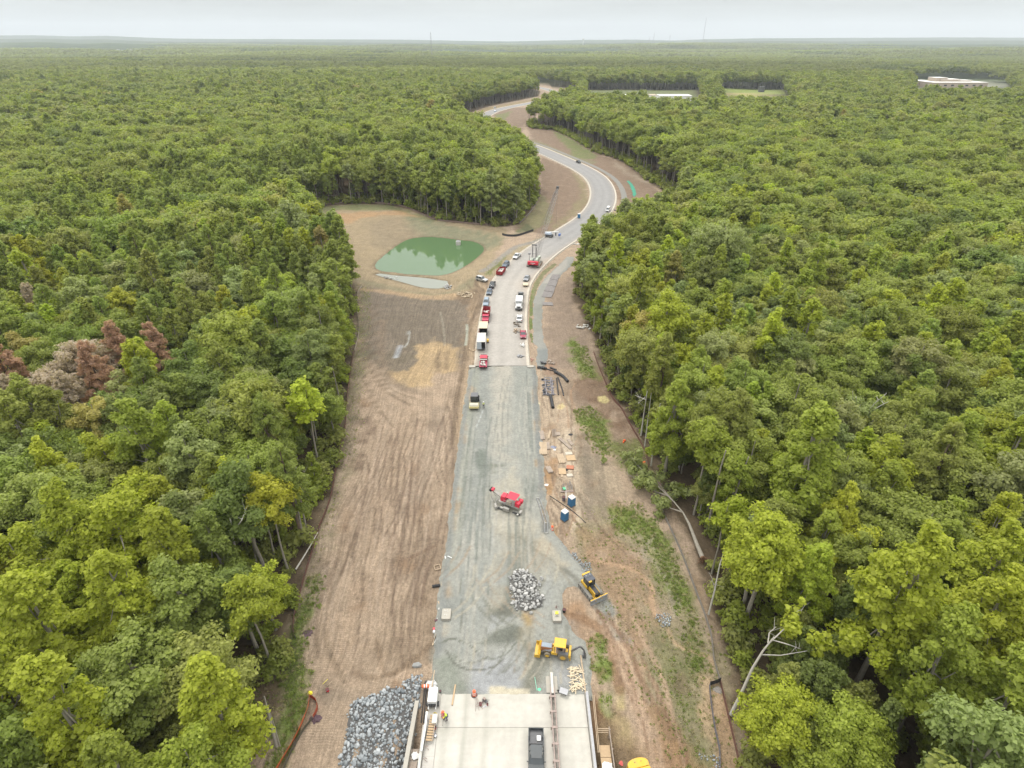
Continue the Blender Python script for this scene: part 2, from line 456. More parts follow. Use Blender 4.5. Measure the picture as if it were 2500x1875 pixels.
# (pixel outline, colour, edge softness in metres, edge noise in metres, strength)
Z = [
 # left field
 ([(876, 690), (1190, 700), (1160, 800), (1140, 900), (1060, 900), (1020, 930), (990, 945), (960, 940), (930, 900), (890, 860), (880, 780)], greyd, 2.5, 2, 1),
 ([(915, 720), (1145, 730), (1135, 880), (1090, 850), (1000, 860), (930, 800)], (.165, .135, .10), 6, 5, .8),
 ([(925, 860), (1000, 840), (1040, 870), (1000, 900), (950, 905)], (.15, .125, .085), 5, 3, .6),
 ([(1015, 842), (1060, 828), (1120, 850), (1115, 900), (1060, 910), (1045, 935), (1000, 940), (955, 925), (948, 905), (1000, 905), (1020, 870)], tan, 1.2, 1.6, .9),
 ([(1060, 875), (1075, 850), (1075, 905), (1065, 905)], mud, .8, .5, .7),
 ([(1085, 860), (1095, 850), (1092, 900), (1083, 898)], mud, .8, .5, .6),
 ([(870, 690), (905, 700), (880, 960), (866, 1090), (840, 1180), (810, 1290), (770, 1390), (745, 1390), (775, 1290), (812, 1187), (833, 1085), (850, 960), (866, 850), (876, 760)], olive, 2, 2, .55),
 ([(1145, 700), (1170, 720), (1150, 900), (1125, 1100), (1105, 1290), (1085, 1270), (1100, 1100), (1120, 920)], dirt2, 1.5, 1.5, .8),
 ([(1150, 700), (1178, 700), (1160, 800), (1140, 960), (1115, 1150), (1110, 1050), (1128, 900), (1140, 800)], (.33, .245, .16), 1, 1, .7),
 ([(1060, 1210), (1100, 1260), (1090, 1400), (1070, 1500), (1000, 1500), (960, 1420), (990, 1330), (1040, 1260)], dirt2, 3, 3, .75),
 ([(930, 1460), (1080, 1440), (1090, 1600), (980, 1640), (900, 1600)], (.21, .155, .105), 4, 4, .6),
 ([(845, 1400), (950, 1380), (900, 1500), (880, 1620), (810, 1640), (820, 1500)], (.33, .24, .165), 3, 3, .5),
 ([(760, 1660), (960, 1690), (860, 1720), (760, 1730)], greyd, 2, 2, .6),
 ([(1070, 1640), (1120, 1600), (1120, 1700), (960, 1720), (1000, 1680)], (.22, .20, .17), 1.2, 1, .8),
 ([(955, 1655), (990, 1640), (1040, 1650), (1040, 1690), (960, 1700)], redd, 1, .6, .45),
 # grass strips by the left fence
 ([(757, 1400), (780, 1400), (762, 1490), (742, 1560), (735, 1640), (745, 1700), (730, 1760), (700, 1880), (640, 1880), (690, 1740), (690, 1600), (715, 1510), (740, 1440)], grass, .9, .8, .95),
 ([(744, 1520), (775, 1530), (780, 1570), (735, 1580)], dirt, .9, .7, .8),
 ([(650, 1560), (740, 1590), (745, 1680), (690, 1720), (640, 1800), (560, 1860), (560, 1600)], ggrass, 2, 2, .8),
 # pond surround
 ([(690, 500), (836, 493), (949, 494), (1062, 530), (1200, 545), (1245, 560), (1210, 620), (1190, 680), (1150, 720), (1000, 720), (880, 695), (830, 640), (780, 560)], (.30, .235, .145), 2, 2, 1),
 ([(740, 502), (950, 497), (1062, 536), (1060, 548), (1000, 526), (960, 512), (820, 512), (760, 530)], (.16, .175, .075), 2, 2, .8),
 ([(800, 520), (980, 512), (1020, 528), (960, 522), (880, 530), (850, 545)], (.37, .235, .125), 2, 2, .8),
 ([(1000, 530), (1090, 545), (1190, 570), (1240, 580), (1190, 600), (1130, 585), (1050, 575), (1000, 555)], (.185, .185, .115), 3, 3, .8),
 ([(900, 540), (960, 530), (1020, 560), (1030, 575), (960, 600), (900, 600)], (.225, .18, .12), 4, 3, .6),
 ([(870, 700), (960, 703), (1060, 714), (1140, 716), (1190, 700), (1190, 712), (1130, 728), (1040, 728), (930, 715), (870, 706)], (.40, .28, .165), 1, 1, .7),
 ([(870, 680), (915, 682), (985, 700), (1060, 712), (1100, 706), (1180, 660), (1160, 700), (1060, 718), (980, 712), (900, 700)], (.205, .185, .115), 1.4, 1, .7),
 ([(1165, 700), (1190, 706), (1170, 730), (1130, 745), (1110, 725)], mud, 1, 1, .7),
 # shoulder left of the road, right of the pond
 ([(1300, 585), (1340, 570), (1290, 600), (1240, 640), (1205, 672), (1170, 672), (1215, 630), (1250, 605)], (.30, .25, .155), 1, 1, .8),
 ([(1205, 640), (1235, 620), (1225, 645), (1195, 670), (1180, 668)], ggrass, 1, 1, .8),
 ([(1165, 675), (1195, 680), (1190, 700), (1160, 760), (1150, 790), (1145, 740), (1155, 700)], (.235, .17, .11), .8, .8, .8),
 # island left of the curve
 ([(1322, 380), (1390, 410), (1430, 450), (1440, 490), (1400, 530), (1340, 570), (1245, 560), (1290, 520), (1318, 470)], (.205, .145, .10), 2, 2, 1),
 ([(1318, 470), (1345, 500), (1340, 540), (1300, 560), (1265, 565), (1265, 545), (1300, 515)], (.185, .17, .085), 2, 2, .85),
 ([(1395, 410), (1425, 440), (1438, 480), (1410, 520), (1340, 566), (1380, 525), (1420, 480), (1415, 450)], (.22, .19, .10), 2, 1.5, .7),
 ([(1262, 566), (1285, 545), (1300, 552), (1300, 565), (1240, 575)], (.13, .135, .07), 1.5, 1, .8),
 # right of the curve
 ([(1284, 300), (1350, 315), (1450, 370), (1530, 400), (1650, 500), (1640, 550), (1540, 600), (1500, 560), (1520, 500), (1480, 430), (1400, 385), (1300, 345)], (.205, .145, .10), 3, 2, 1),
 ([(1350, 316), (1395, 338), (1456, 378), (1450, 388), (1400, 384), (1390, 365), (1360, 335)], (.15, .17, .06), 2, 1.5, .85),
 ([(1300, 340), (1320, 345), (1400, 380), (1460, 395), (1440, 400), (1380, 384), (1300, 352)], (.19, .19, .10), 1.5, 1, .6),
 ([(1500, 395), (1540, 420), (1600, 450), (1560, 440), (1500, 405)], pale, 3, 3, .4),
 # far clearings
 ([(1110, 290), (1189, 262), (1320, 238), (1322, 246), (1260, 254), (1200, 268), (1150, 282), (1120, 300)], (.26, .20, .105), 3, 2, .9),
 ([(1222, 262), (1330, 262), (1284, 300), (1270, 320), (1200, 320), (1200, 290)], (.205, .145, .10), 3, 3, .9),
 ([(1212, 280), (1250, 270), (1235, 290), (1210, 300)], (.16, .175, .07), 2, 2, .8),
 # right side strip
 ([(1440, 640), (1360, 690), (1330, 760), (1330, 840), (1340, 900), (1460, 900), (1440, 820), (1400, 740)], (.27, .205, .152), 2, 2, 1),
 ([(1400, 900), (1470, 900), (1530, 1010), (1580, 1120), (1540, 1130), (1480, 1040), (1440, 990), (1370, 950)], (.19, .125, .082), 3, 3, .85),
 ([(1400, 830), (1428, 850), (1440, 880), (1455, 920), (1430, 915), (1405, 890), (1395, 855)], grass, 2, 2.5, .9),
 ([(1398, 1000), (1440, 990), (1485, 1050), (1490, 1110), (1470, 1110), (1440, 1060), (1410, 1030)], grass, 2, 2.5, .9),
 ([(1490, 1070), (1560, 1070), (1600, 1180), (1560, 1180), (1500, 1130)], (.14, .15, .05), 2, 2, .8),
 ([(1320, 900), (1390, 920), (1400, 1050), (1400, 1200), (1360, 1290), (1330, 1290), (1322, 1100)], (.40, .315, .225), 2, 1.5, .9),
 ([(1360, 1060), (1400, 1040), (1420, 1200), (1420, 1300), (1385, 1300), (1390, 1180)], (.52, .43, .32), 1.2, 1, .9),
 ([(1400, 1060), (1430, 1080), (1500, 1160), (1480, 1260), (1440, 1300), (1420, 1200)], (.25, .205, .145), 3, 3, .9),
 ([(1460, 1120), (1500, 1130), (1560, 1220), (1540, 1240), (1490, 1200)], (.36, .285, .20), 1.5, 2, .8),
 ([(1325, 1120), (1365, 1110), (1370, 1150), (1350, 1210), (1330, 1200)], (.33, .20, .10), 1, 1.5, .8),
 ([(1325, 880), (1350, 885), (1360, 910), (1330, 910)], (.33, .20, .13), .8, 1, .7),
 # lower right
 ([(1380, 1290), (1500, 1220), (1640, 1300), (1700, 1450), (1780, 1600), (1790, 1900), (1640, 1900), (1560, 1700), (1480, 1500)], (.25, .21, .13), 2, 2, .95),
 ([(1487, 1240), (1540, 1220), (1575, 1250), (1620, 1300), (1645, 1350), (1690, 1470), (1720, 1600), (1735, 1640), (1690, 1640), (1680, 1500), (1600, 1400), (1600, 1330), (1560, 1310), (1500, 1290)], (.165, .20, .05), 1.5, 2, .9),
 ([(1560, 1520), (1720, 1580), (1740, 1700), (1735, 1875), (1680, 1875), (1630, 1760), (1580, 1620)], (.165, .165, .075), 3, 3, .7),
 ([(1420, 1300), (1480, 1280), (1560, 1380), (1590, 1480), (1600, 1580), (1560, 1640), (1520, 1560), (1480, 1480), (1440, 1400)], (.30, .20, .125), 1.5, 2.5, .8),
 ([(1400, 1280), (1470, 1290), (1450, 1330), (1410, 1320)], (.26, .19, .11), 1.5, 1.5, .8),
 ([(1440, 1480), (1490, 1470), (1540, 1560), (1570, 1650), (1600, 1760), (1680, 1900), (1560, 1900), (1540, 1750), (1510, 1640), (1480, 1560)], (.42, .30, .205), 1.2, 1, .9),
 ([(1570, 1700), (1640, 1710), (1700, 1875), (1640, 1900), (1600, 1800)], (.27, .165, .09), 1.5, 1.5, .7),
 ([(1440, 1690), (1500, 1680), (1560, 1790), (1560, 1900), (1450, 1900), (1430, 1720)], (.20, .14, .08), 1.5, 2, .9),
 ([(1436, 1690), (1462, 1690), (1470, 1740), (1445, 1780)], (.20, .10, .05), .8, .8, .8),
 ([(1500, 1672), (1526, 1672), (1530, 1730), (1505, 1730)], (.42, .34, .17), .4, .3, .9),
 ([(1500, 1745), (1540, 1740), (1560, 1800), (1510, 1800)], (.38, .30, .16), 1, 1.5, .6),
 ([(1455, 1545), (1475, 1545), (1495, 1640), (1492, 1665), (1470, 1650), (1440, 1620), (1450, 1580)], grass, .6, 1.2, .95),
 ([(1470, 1690), (1495, 1690), (1490, 1740), (1465, 1720)], grass, .6, .8, .9),
 ([(1340, 1470), (1430, 1450), (1450, 1560), (1440, 1640), (1400, 1640), (1385, 1560)], (.31, .20, .12), 1.2, 1.5, .9),
 ([(1375, 1500), (1410, 1500), (1430, 1560), (1400, 1580)], (.25, .235, .21), 1.5, 1.5, .7),
 ([(1730, 1660), (1757, 1660), (1790, 1800), (1800, 1900), (1755, 1900), (1745, 1760)], (.33, .225, .135), .6, .6, .9),
 ([(1705, 1640), (1745, 1640), (1750, 1700), (1740, 1800), (1715, 1780)], (.40, .29, .18), .8, 1, .8),
 ([(1690, 1390), (1705, 1400), (1760, 1560), (1745, 1560), (1700, 1440)], (.32, .23, .15), 1, 1, .8),
 ([(1400, 1400), (1425, 1395), (1465, 1430), (1505, 1500), (1530, 1560), (1500, 1560), (1470, 1520), (1430, 1470), (1395, 1430)], (.245, .245, .215), 1.0, 1.6, .95),
 ([(1062, 1600), (1050, 1690), (1075, 1690), (1090, 1500), (1075, 1480)], (.235, .225, .19), .8, 1, .7),
 # puddles and washed silt
 ([(1461, 966), (1477, 962), (1490, 975), (1480, 984), (1464, 978)], (.50, .42, .20), .3, .4, .95),
 ([(1361, 988), (1372, 983), (1378, 990), (1370, 995), (1362, 994)], (.52, .42, .22), .3, .3, .9),
 ([(1308, 982), (1318, 980), (1318, 986), (1309, 986)], (.50, .42, .28), .3, .3, .9),
 ([(1343, 1268), (1350, 1265), (1362, 1290), (1366, 1305), (1358, 1308), (1350, 1295)], (.52, .37, .19), .3, .4, .9),
 # school grounds, fields
 ([(1750, 214), (1920, 214), (1960, 300), (1740, 300)], (.19, .235, .05), 4, 4, 1),
 ([(1800, 226), (1850, 226), (1840, 240), (1790, 240)], (.36, .30, .12), 6, 4, .8),
 ([(1420, 214), (1710, 214), (1740, 310), (1420, 310)], (.13, .15, .06), 6, 4, 1),
 ([(2220, 192), (2450, 192), (2470, 245), (2220, 245)], (.22, .22, .16), 6, 4, 1),
 ([(1570, 136), (1695, 136), (1705, 147), (1565, 147)], (.48, .36, .22), 10, 10, 1),
]
ZR = [  # washed rills, tracks: polyline, width, colour, strength
 ([(1450, 1365), (1520, 1380), (1560, 1395), (1590, 1430), (1592, 1470), (1600, 1495), (1618, 1500)], .55, (.40, .27, .17), .85),
 ([(1630, 1530), (1640, 1555), (1660, 1575), (1700, 1590), (1735, 1605), (1738, 1640)], .35, (.38, .27, .17), .85),
 ([(1600, 1300), (1570, 1350), (1600, 1370), (1630, 1420), (1650, 1500)], .5, (.27, .24, .17), .6),
 ([(1540, 1290), (1600, 1340), (1640, 1400), (1660, 1480)], .4, (.27, .24, .17), .5),
 ([(1462, 1490), (1530, 1560), (1560, 1640), (1600, 1720), (1640, 1800)], .5, (.22, .14, .085), .7),
 ([(1400, 1500), (1450, 1520), (1490, 1570), (1505, 1640), (1512, 1680)], .9, (.21, .125, .07), .75),
 ([(1175, 660), (1195, 650), (1225, 625), (1262, 600), (1300, 590), (1335, 578)], 1.7, (.255, .235, .205), .9),
 ([(1168, 668), (1160, 690), (1180, 710), (1170, 750), (1150, 790), (1140, 860), (1120, 960), (1105, 1080)], .5, mud, .6),
 ([(1140, 690), (1152, 705), (1172, 718), (1160, 760), (1140, 800), (1130, 880), (1110, 980), (1092, 1080)], .5, mud, .6),
 ([(1180, 668), (1170, 690), (1188, 706), (1183, 740), (1160, 800), (1150, 880), (1135, 960), (1118, 1090)], .5, (.38, .29, .19), .6),
 ([(1140, 790), (1140, 820), (1136, 840)], .5, (.36, .37, .30), .8),
 ([(935, 780), (930, 840), (940, 900), (980, 945), (1040, 960)], 1.2, dirt2, .6),
 ([(905, 740), (900, 840), (905, 900), (940, 950), (1000, 985)], .5, mud, .6),
 ([(920, 740), (915, 840), (925, 905), (960, 950), (1030, 975)], .35, mud, .5),
 ([(890, 740), (886, 840), (890, 920), (915, 980), (960, 1040)], .4, mud, .5),
 ([(980, 840), (972, 855), (965, 870)], .4, (.36, .37, .38), .9),
 ([(1000, 806), (997, 830), (988, 845)], .3, (.36, .36, .33), .7),
 ([(1075, 760), (1083, 800), (1085, 840)], .4, (.30, .27, .21), .5),
 ([(1100, 950), (1060, 1100), (1030, 1200), (1020, 1300), (990, 1400)], .35, mud, .45),
 ([(1010, 1000), (960, 1160), (920, 1290), (900, 1420)], .3, mud, .45),
 ([(980, 1010), (940, 1160), (905, 1290), (880, 1440)], .3, mud, .4),
 ([(1030, 1100), (980, 1220), (950, 1330), (930, 1450)], .3, (.20, .14, .10), .45),
 ([(900, 1060), (880, 1200), (860, 1320), (840, 1450), (850, 1560)], .35, (.35, .27, .19), .5),
 ([(870, 1300), (830, 1400), (790, 1500), (800, 1580), (840, 1660)], .5, (.19, .14, .095), .5),
 ([(850, 1300), (810, 1400), (768, 1500), (780, 1600)], .5, (.20, .145, .10), .5),
 ([(920, 1560), (940, 1640), (1000, 1620), (1060, 1560)], .5, (.18, .125, .08), .5),
 ([(860, 1640), (900, 1650), (960, 1640), (1010, 1600)], .5, (.18, .125, .08), .5),
 ([(1060, 1330), (1030, 1345), (1000, 1360)], .45, (.18, .12, .08), .7),
 ([(1000, 1000), (960, 1160), (900, 1380)], 2.2, (.33, .245, .17), .35),
 ([(1070, 1000), (1050, 1100), (1000, 1240)], 2.5, (.24, .19, .145), .35),
 ([(1340, 910), (1400, 960), (1440, 1010)], 2.2, (.20, .15, .11), .5),
 ([(1350, 925), (1370, 960), (1400, 1000)], .5, mud, .5),
 ([(1330, 1130), (1360, 1160), (1410, 1205), (1470, 1290), (1530, 1350)], .25, mud, .7),
 ([(1343, 1213), (1370, 1240), (1400, 1265), (1425, 1295)], .3, (.14, .10, .07), .8),
 ([(1345, 1240), (1363, 1275), (1370, 1300)], .3, (.14, .10, .07), .7),
 ([(1395, 1000), (1396, 1100), (1402, 1220)], .25, (.22, .16, .11), .7),
 ([(1430, 1060), (1436, 1160), (1440, 1260)], 1.0, (.20, .165, .125), .5),
 ([(1455, 1080), (1470, 1170), (1475, 1260)], .8, (.21, .17, .125), .45),
 ([(1395, 1370), (1420, 1395), (1430, 1410)], .8, (.52, .37, .20), .8),
 ([(1330, 640), (1360, 650), (1420, 620)], .6, (.33, .26, .17), .6),
]
_g = random.Random(44)
for k in range(46):
    v0 = _g.uniform(980, 1400); v1 = v0 + _g.uniform(120, 330); t0 = _g.uniform(.06, .95); t1 = t0 + _g.uniform(-.12, .12); cv = _g.uniform(-.10, .10)
    def _u(v, t): return np.interp(v, [850, 1288, 1500, 1720], [885, 790, 745, 730]) * (1 - t) + np.interp(v, [850, 1288, 1500, 1720], [1125, 1085, 1060, 1040]) * t
    P_ = [(_u(v, min(1, max(0, t0 + (t1 - t0) * q + cv * math.sin(q * 3.1)))), v) for q, v in ((q, v0 + (min(v1, 1700) - v0) * q) for q in (0, .25, .5, .75, 1))]
    dk = _g.random() < .6
    for dx in (0, 19 * (P_[2][1] - 95) / 1300):
        ZR.append(([(a_ + dx, b_) for a_, b_ in P_], _g.uniform(.16, .3), (.17, .12, .085) if dk else (.37, .285, .21), _g.uniform(.35, .7)))
for k in range(16):
    v0 = _g.uniform(1480, 1700); u0 = _g.uniform(1450, 1560) + (v0 - 1480) * .3
    ZR.append(([(u0, v0), (u0 + 30, v0 + 60), (u0 + 70, v0 + 140), (u0 + 90, v0 + 220)], _g.uniform(.15, .4), [(.20, .12, .075), (.38, .27, .185)][k % 2], .6))
for k in range(40):
    u0 = _g.uniform(1330, 1420); v0 = _g.uniform(920, 1290)
    ZR.append(([(u0, v0), (u0 + _g.uniform(-12, 12), v0 + 30), (u0 + _g.uniform(-20, 30), v0 + 70)], _g.uniform(.12, .35), [(.19, .135, .095), (.40, .31, .22), (.33, .21, .13)][k % 3], .55))
for k in range(70):   # clods, wet spots and pale patches
    side = _g.random() < .6
    v0 = _g.uniform(880, 1690); u0 = _g.uniform(800, 1080) if side else _g.uniform(1330, 1600) + max(0, v0 - 1300) * .25
    r_ = _g.uniform(.6, 2.6) * (v0 - 95) * .011
    Z.append(([(u0 - r_, v0), (u0, v0 - r_ * .6), (u0 + r_ * 1.1, v0 + r_ * .2), (u0 + r_ * .2, v0 + r_)], [(.19, .135, .09), (.40, .31, .225), (.24, .155, .095)][k % 3], .9, 1.5, _g.uniform(.3, .6)))
def paint(x, y, base, zones=Z, lines=ZR):
    n = len(x); KA = .70
    col = np.tile(np.array(base, float) * KA, (n, 1))
    nz = fbm(x / 2.6, y / 2.6, 4); nb = fbm(x / 9 + 3, y / 9, 3)
    for px, c, soft, ns, k in zones:
        P = PP(px)
        lo = P.min(0) - soft - ns - 2; hi = P.max(0) + soft + ns + 2
        m = (x > lo[0]) & (x < hi[0]) & (y > lo[1]) & (y < hi[1])
        if not m.any(): continue
        d = rdp_in(P, x[m], y[m]) + (nz[m] * 2.4 + nb[m] * 2.2) * ns
        w = sstep(-soft, soft, d) * k
        w = np.clip(w * (1 + nz[m] * .8), 0, 1)
        col[m] = col[m] * (1 - w[:, None]) + np.array(c) * (KA * w[:, None])
    for px, wd, c, k in lines:
        P = catmull(PP(px), 5)
        lo = P.min(0) - wd * 3; hi = P.max(0) + wd * 3
        m = (x > lo[0]) & (x < hi[0]) & (y > lo[1]) & (y < hi[1])
        if not m.any(): continue
        d = linedist(P, x[m], y[m]) + np.abs(nz[m]) * wd * 1.2
        w = (1 - sstep(wd * .6, wd * 1.3, d)) * k
        col[m] = col[m] * (1 - w[:, None]) + np.array(c) * (KA * w[:, None])
    return col

def lines1(segs):
    out = []
    for a, b, s in segs:
        n = max(1, int(round((b - a) / s)))
        out += list(np.linspace(a, b, n, endpoint=False))
    return out + [segs[-1][1]]
def geo(a, b, n):
    return list(np.sign(a) * np.geomspace(abs(a), abs(b), n))
xs = geo(-14000, -330, 26)[:-1] + lines1([(-330, -130, 10), (-130, -32, 1.3), (-32, 42, .33), (42, 130, 1.8), (130, 330, 10)]) + geo(330, 14000, 26)[1:]
ys = list(np.linspace(-1200, -20, 8)) + lines1([(0, 30, 4), (30, 120, .33), (120, 200, .55), (200, 420, 1.2), (420, 1150, 4.5)]) + geo(1160, 14500, 34)
xs = np.array(xs); ys = np.array(ys)
X, Y = np.meshgrid(xs, ys)
x = X.ravel(); y = Y.ravel()
z = hz(x, y)
clr = rdp_in(CLEAR, x, y)
inC = clr > -30
tone = np.tile(np.array(floor_c), (len(x), 1))
# under and beyond the trees the floor reads green from far off
wet = np.maximum(rdp_in(POND, x, y), rdp_in(FORE, x, y)); wet = np.exp(-(np.maximum(0, -wet - .3 + 1.5 * fbm(x / 1.5, y / 1.5, 3)) / .8) ** 2)
farw = sstep(900, 1600, np.hypot(x, y))
tone = tone * (1 - farw[:, None]) + np.array((.045, .06, .022)) * farw[:, None]
bs = paint(x, y, dirt)
w = sstep(-1.2, 1.0, clr + fbm(x / 3, y / 3, 3) * 3)[:, None]
for P in (FIELD, YARD, SCHOOL, TANF):
    w = np.maximum(w, sstep(-4, 4, rdp_in(P, x, y))[:, None])
tone = tone * (1 - w) + bs * w
tone = tone * (1 - .75 * wet[:, None]) + np.array((.105, .08, .05)) * .75 * wet[:, None]
ruts = w[:, 0] * (1 - .7 * sstep(.04, .10, tone[:, 1] - tone[:, 0] * .92)) 
ruts = ruts * (1 - .75 * sstep(190, 240, y)) * (1 - .5 * sstep(8, 12, x))
z = z + (fbm(x / 1.1, y / 2.5, 3) * .22 + fbm(x * 1.6, y / 7, 2) * .22 * (x < 7) + fbm(x / .7, y / .7, 2) * .14) * w[:, 0] * (np.hypot(x, y) < 260) * sstep(0, 4, -np.maximum(rdp_in(POND, x, y), rdp_in(FORE, x, y)))
nx, ny = len(xs), len(ys)
I = np.arange(nx * ny).reshape(ny, nx)
f = np.stack([I[:-1, :-1].ravel(), I[:-1, 1:].ravel(), I[1:, 1:].ravel(), I[1:, :-1].ravel()], 1)
gm = ground_mat('soil', streak=.26, bump=.8)
me = np_mesh('ground', np.stack([x, y, z], 1), f, {'tone': ('FLOAT_COLOR', np.c_[tone, np.ones(len(x))]), 'ruts': ('FLOAT', ruts)}, smooth=True)
tag(link('ground', me, gm), kind='structure')

def sheet(name, poly, res, z0, base, zones, lines, m, lip=.6, kind='structure', bump=0., follow=False, drop=.7, zf=None, rag=.25):
    lo = poly.min(0) - lip - res; hi = poly.max(0) + lip + res
    xs = np.arange(lo[0], hi[0], res); ys = np.arange(lo[1], hi[1], res)
    X, Y = np.meshgrid(xs, ys); x = X.ravel(); y = Y.ravel()
    s = rdp_in(poly, x, y) + fbm(x / 1.7, y / 1.7, 3) * rag
    zb = hz(x, y) if follow else 0
    zz = zb + z0 + np.minimum(0, s * drop / max(lip, .01)) + bump * fbm(x / 1.5, y / 2.5, 3)
    if zf is not None: zz = zz + zf(x, y)
    I = np.arange(len(x)).reshape(len(ys), len(xs))
    ok = (s > -lip).reshape(I.shape)
    q = ok[:-1, :-1] & ok[:-1, 1:] & ok[1:, 1:] & ok[1:, :-1]
    f = np.stack([I[:-1, :-1][q], I[:-1, 1:][q], I[1:, 1:][q], I[1:, :-1][q]], 1)
    used = np.unique(f); mp = np.full(len(x), -1); mp[used] = np.arange(len(used))
    c = paint(x[used], y[used], base, zones, lines)
    me = np_mesh(name, np.stack([x, y, zz], 1)[used], mp[f], {'tone': ('FLOAT_COLOR', np.c_[c, np.ones(len(used))])}, smooth=True)
    return tag(link(name, me, m), kind=kind)

# gravel road base in front of the bridge
GR = PP([(1152, 896), (1135, 1010), (1112, 1185), (1095, 1340), (1075, 1480), (1063, 1640), (1062, 1695), (1436, 1695), (1432, 1600), (1420, 1570), (1385, 1540), (1362, 1480),
         (1366, 1440), (1375, 1420), (1400, 1418), (1425, 1422), (1432, 1408), (1400, 1370), (1372, 1330), (1345, 1305), (1326, 1240), (1318, 1100), (1308, 950), (1303, 893)])
gz_g = [
 ([(1150, 900), (1175, 900), (1150, 1100), (1130, 1300), (1110, 1400), (1085, 1400), (1110, 1180), (1135, 1010)], (.255, .258, .215), 1.0, 1.0, .8),
 ([(1175, 900), (1205, 900), (1200, 1100), (1195, 1300), (1190, 1470), (1160, 1580), (1120, 1600), (1120, 1400), (1150, 1130)], (.242, .250, .228), 1.2, 1.4, .75),
 ([(1205, 890), (1255, 890), (1240, 1000), (1235, 1130), (1205, 1110), (1205, 1000)], (.375, .35, .295), 2, 1.5, .9),
 ([(1198, 1190), (1260, 1120), (1280, 1200), (1320, 1290), (1300, 1340), (1210, 1400), (1198, 1300)], (.375, .35, .285), 2, 2, .9),
 ([(1255, 890), (1300, 900), (1318, 1210), (1280, 1210), (1262, 1100)], (.262, .268, .238), 1, 1, .8),
 ([(1290, 960), (1296, 960), (1315, 1205), (1305, 1205)], (.19, .205, .185), .4, .3, .6),
 ([(1168, 1095), (1182, 1098), (1192, 1130), (1195, 1165), (1170, 1170), (1160, 1130)], (.165, .18, .155), .7, .4, .9),
 ([(1195, 1130), (1235, 1133), (1232, 1140), (1200, 1146), (1230, 1150), (1198, 1162)], (.18, .185, .145), .5, .4, .7),
 ([(1205, 1300), (1300, 1300), (1340, 1330), (1390, 1400), (1330, 1420), (1240, 1400), (1205, 1390)], (.28, .255, .20), 2, 2, .8),
 ([(1320, 1290), (1390, 1380), (1370, 1395), (1310, 1340)], (.37, .33, .255), .8, .6, .8),
 ([(1322, 1230), (1345, 1285), (1335, 1305), (1320, 1300)], (.16, .165, .155), .5, .4, .8),
 ([(1360, 1372), (1400, 1398), (1440, 1440), (1425, 1440), (1385, 1405), (1360, 1385)], (.15, .145, .12), .4, .4, .8),
 ([(1225, 1350), (1300, 1390), (1290, 1400), (1215, 1375)], (.19, .19, .16), 1, 1, .6),
 ([(1215, 1360), (1250, 1352), (1245, 1420), (1215, 1430)], (.235, .245, .23), 1, .8, .6),
 ([(1232, 1440), (1245, 1430), (1250, 1470), (1258, 1510), (1200, 1505), (1198, 1490), (1235, 1470)], (.135, .135, .11), .8, .6, .85),
 ([(1200, 1430), (1230, 1430), (1228, 1470), (1190, 1500), (1190, 1470)], (.30, .28, .225), .7, .5, .7),
 ([(1200, 1508), (1255, 1510), (1230, 1530), (1190, 1545)], (.30, .31, .31), .8, .6, .8),
 ([(1215, 1535), (1260, 1520), (1280, 1545), (1270, 1565), (1200, 1585), (1160, 1580)], (.145, .15, .125), .7, .5, .8),
 ([(1160, 1600), (1260, 1580), (1280, 1600), (1275, 1690), (1150, 1690)], (.305, .31, .31), 1.2, 1, .9),
 ([(1273, 1560), (1320, 1580), (1350, 1620), (1310, 1690), (1275, 1690), (1280, 1620)], (.185, .18, .145), .8, .5, .9),
 ([(1350, 1620), (1420, 1610), (1430, 1690), (1330, 1690)], (.30, .30, .29), 1, .8, .9),
 ([(1265, 1495), (1300, 1480), (1305, 1600), (1275, 1570)], (.27, .235, .165), 1, 1, .7),
 ([(1280, 1500), (1300, 1500), (1296, 1530), (1282, 1530)], (.34, .23, .09), .7, .7, .6),
 ([(1330, 1380), (1345, 1380), (1345, 1480), (1325, 1480)], (.31, .32, .31), 1, .6, .6),
 ([(1060, 1610), (1110, 1600), (1140, 1690), (1062, 1695)], (.20, .215, .175), 1, .6, .7),
 ([(1200, 1681), (1290, 1684), (1290, 1696), (1200, 1696)], (.50, .45, .34), .3, .4, .9),
]
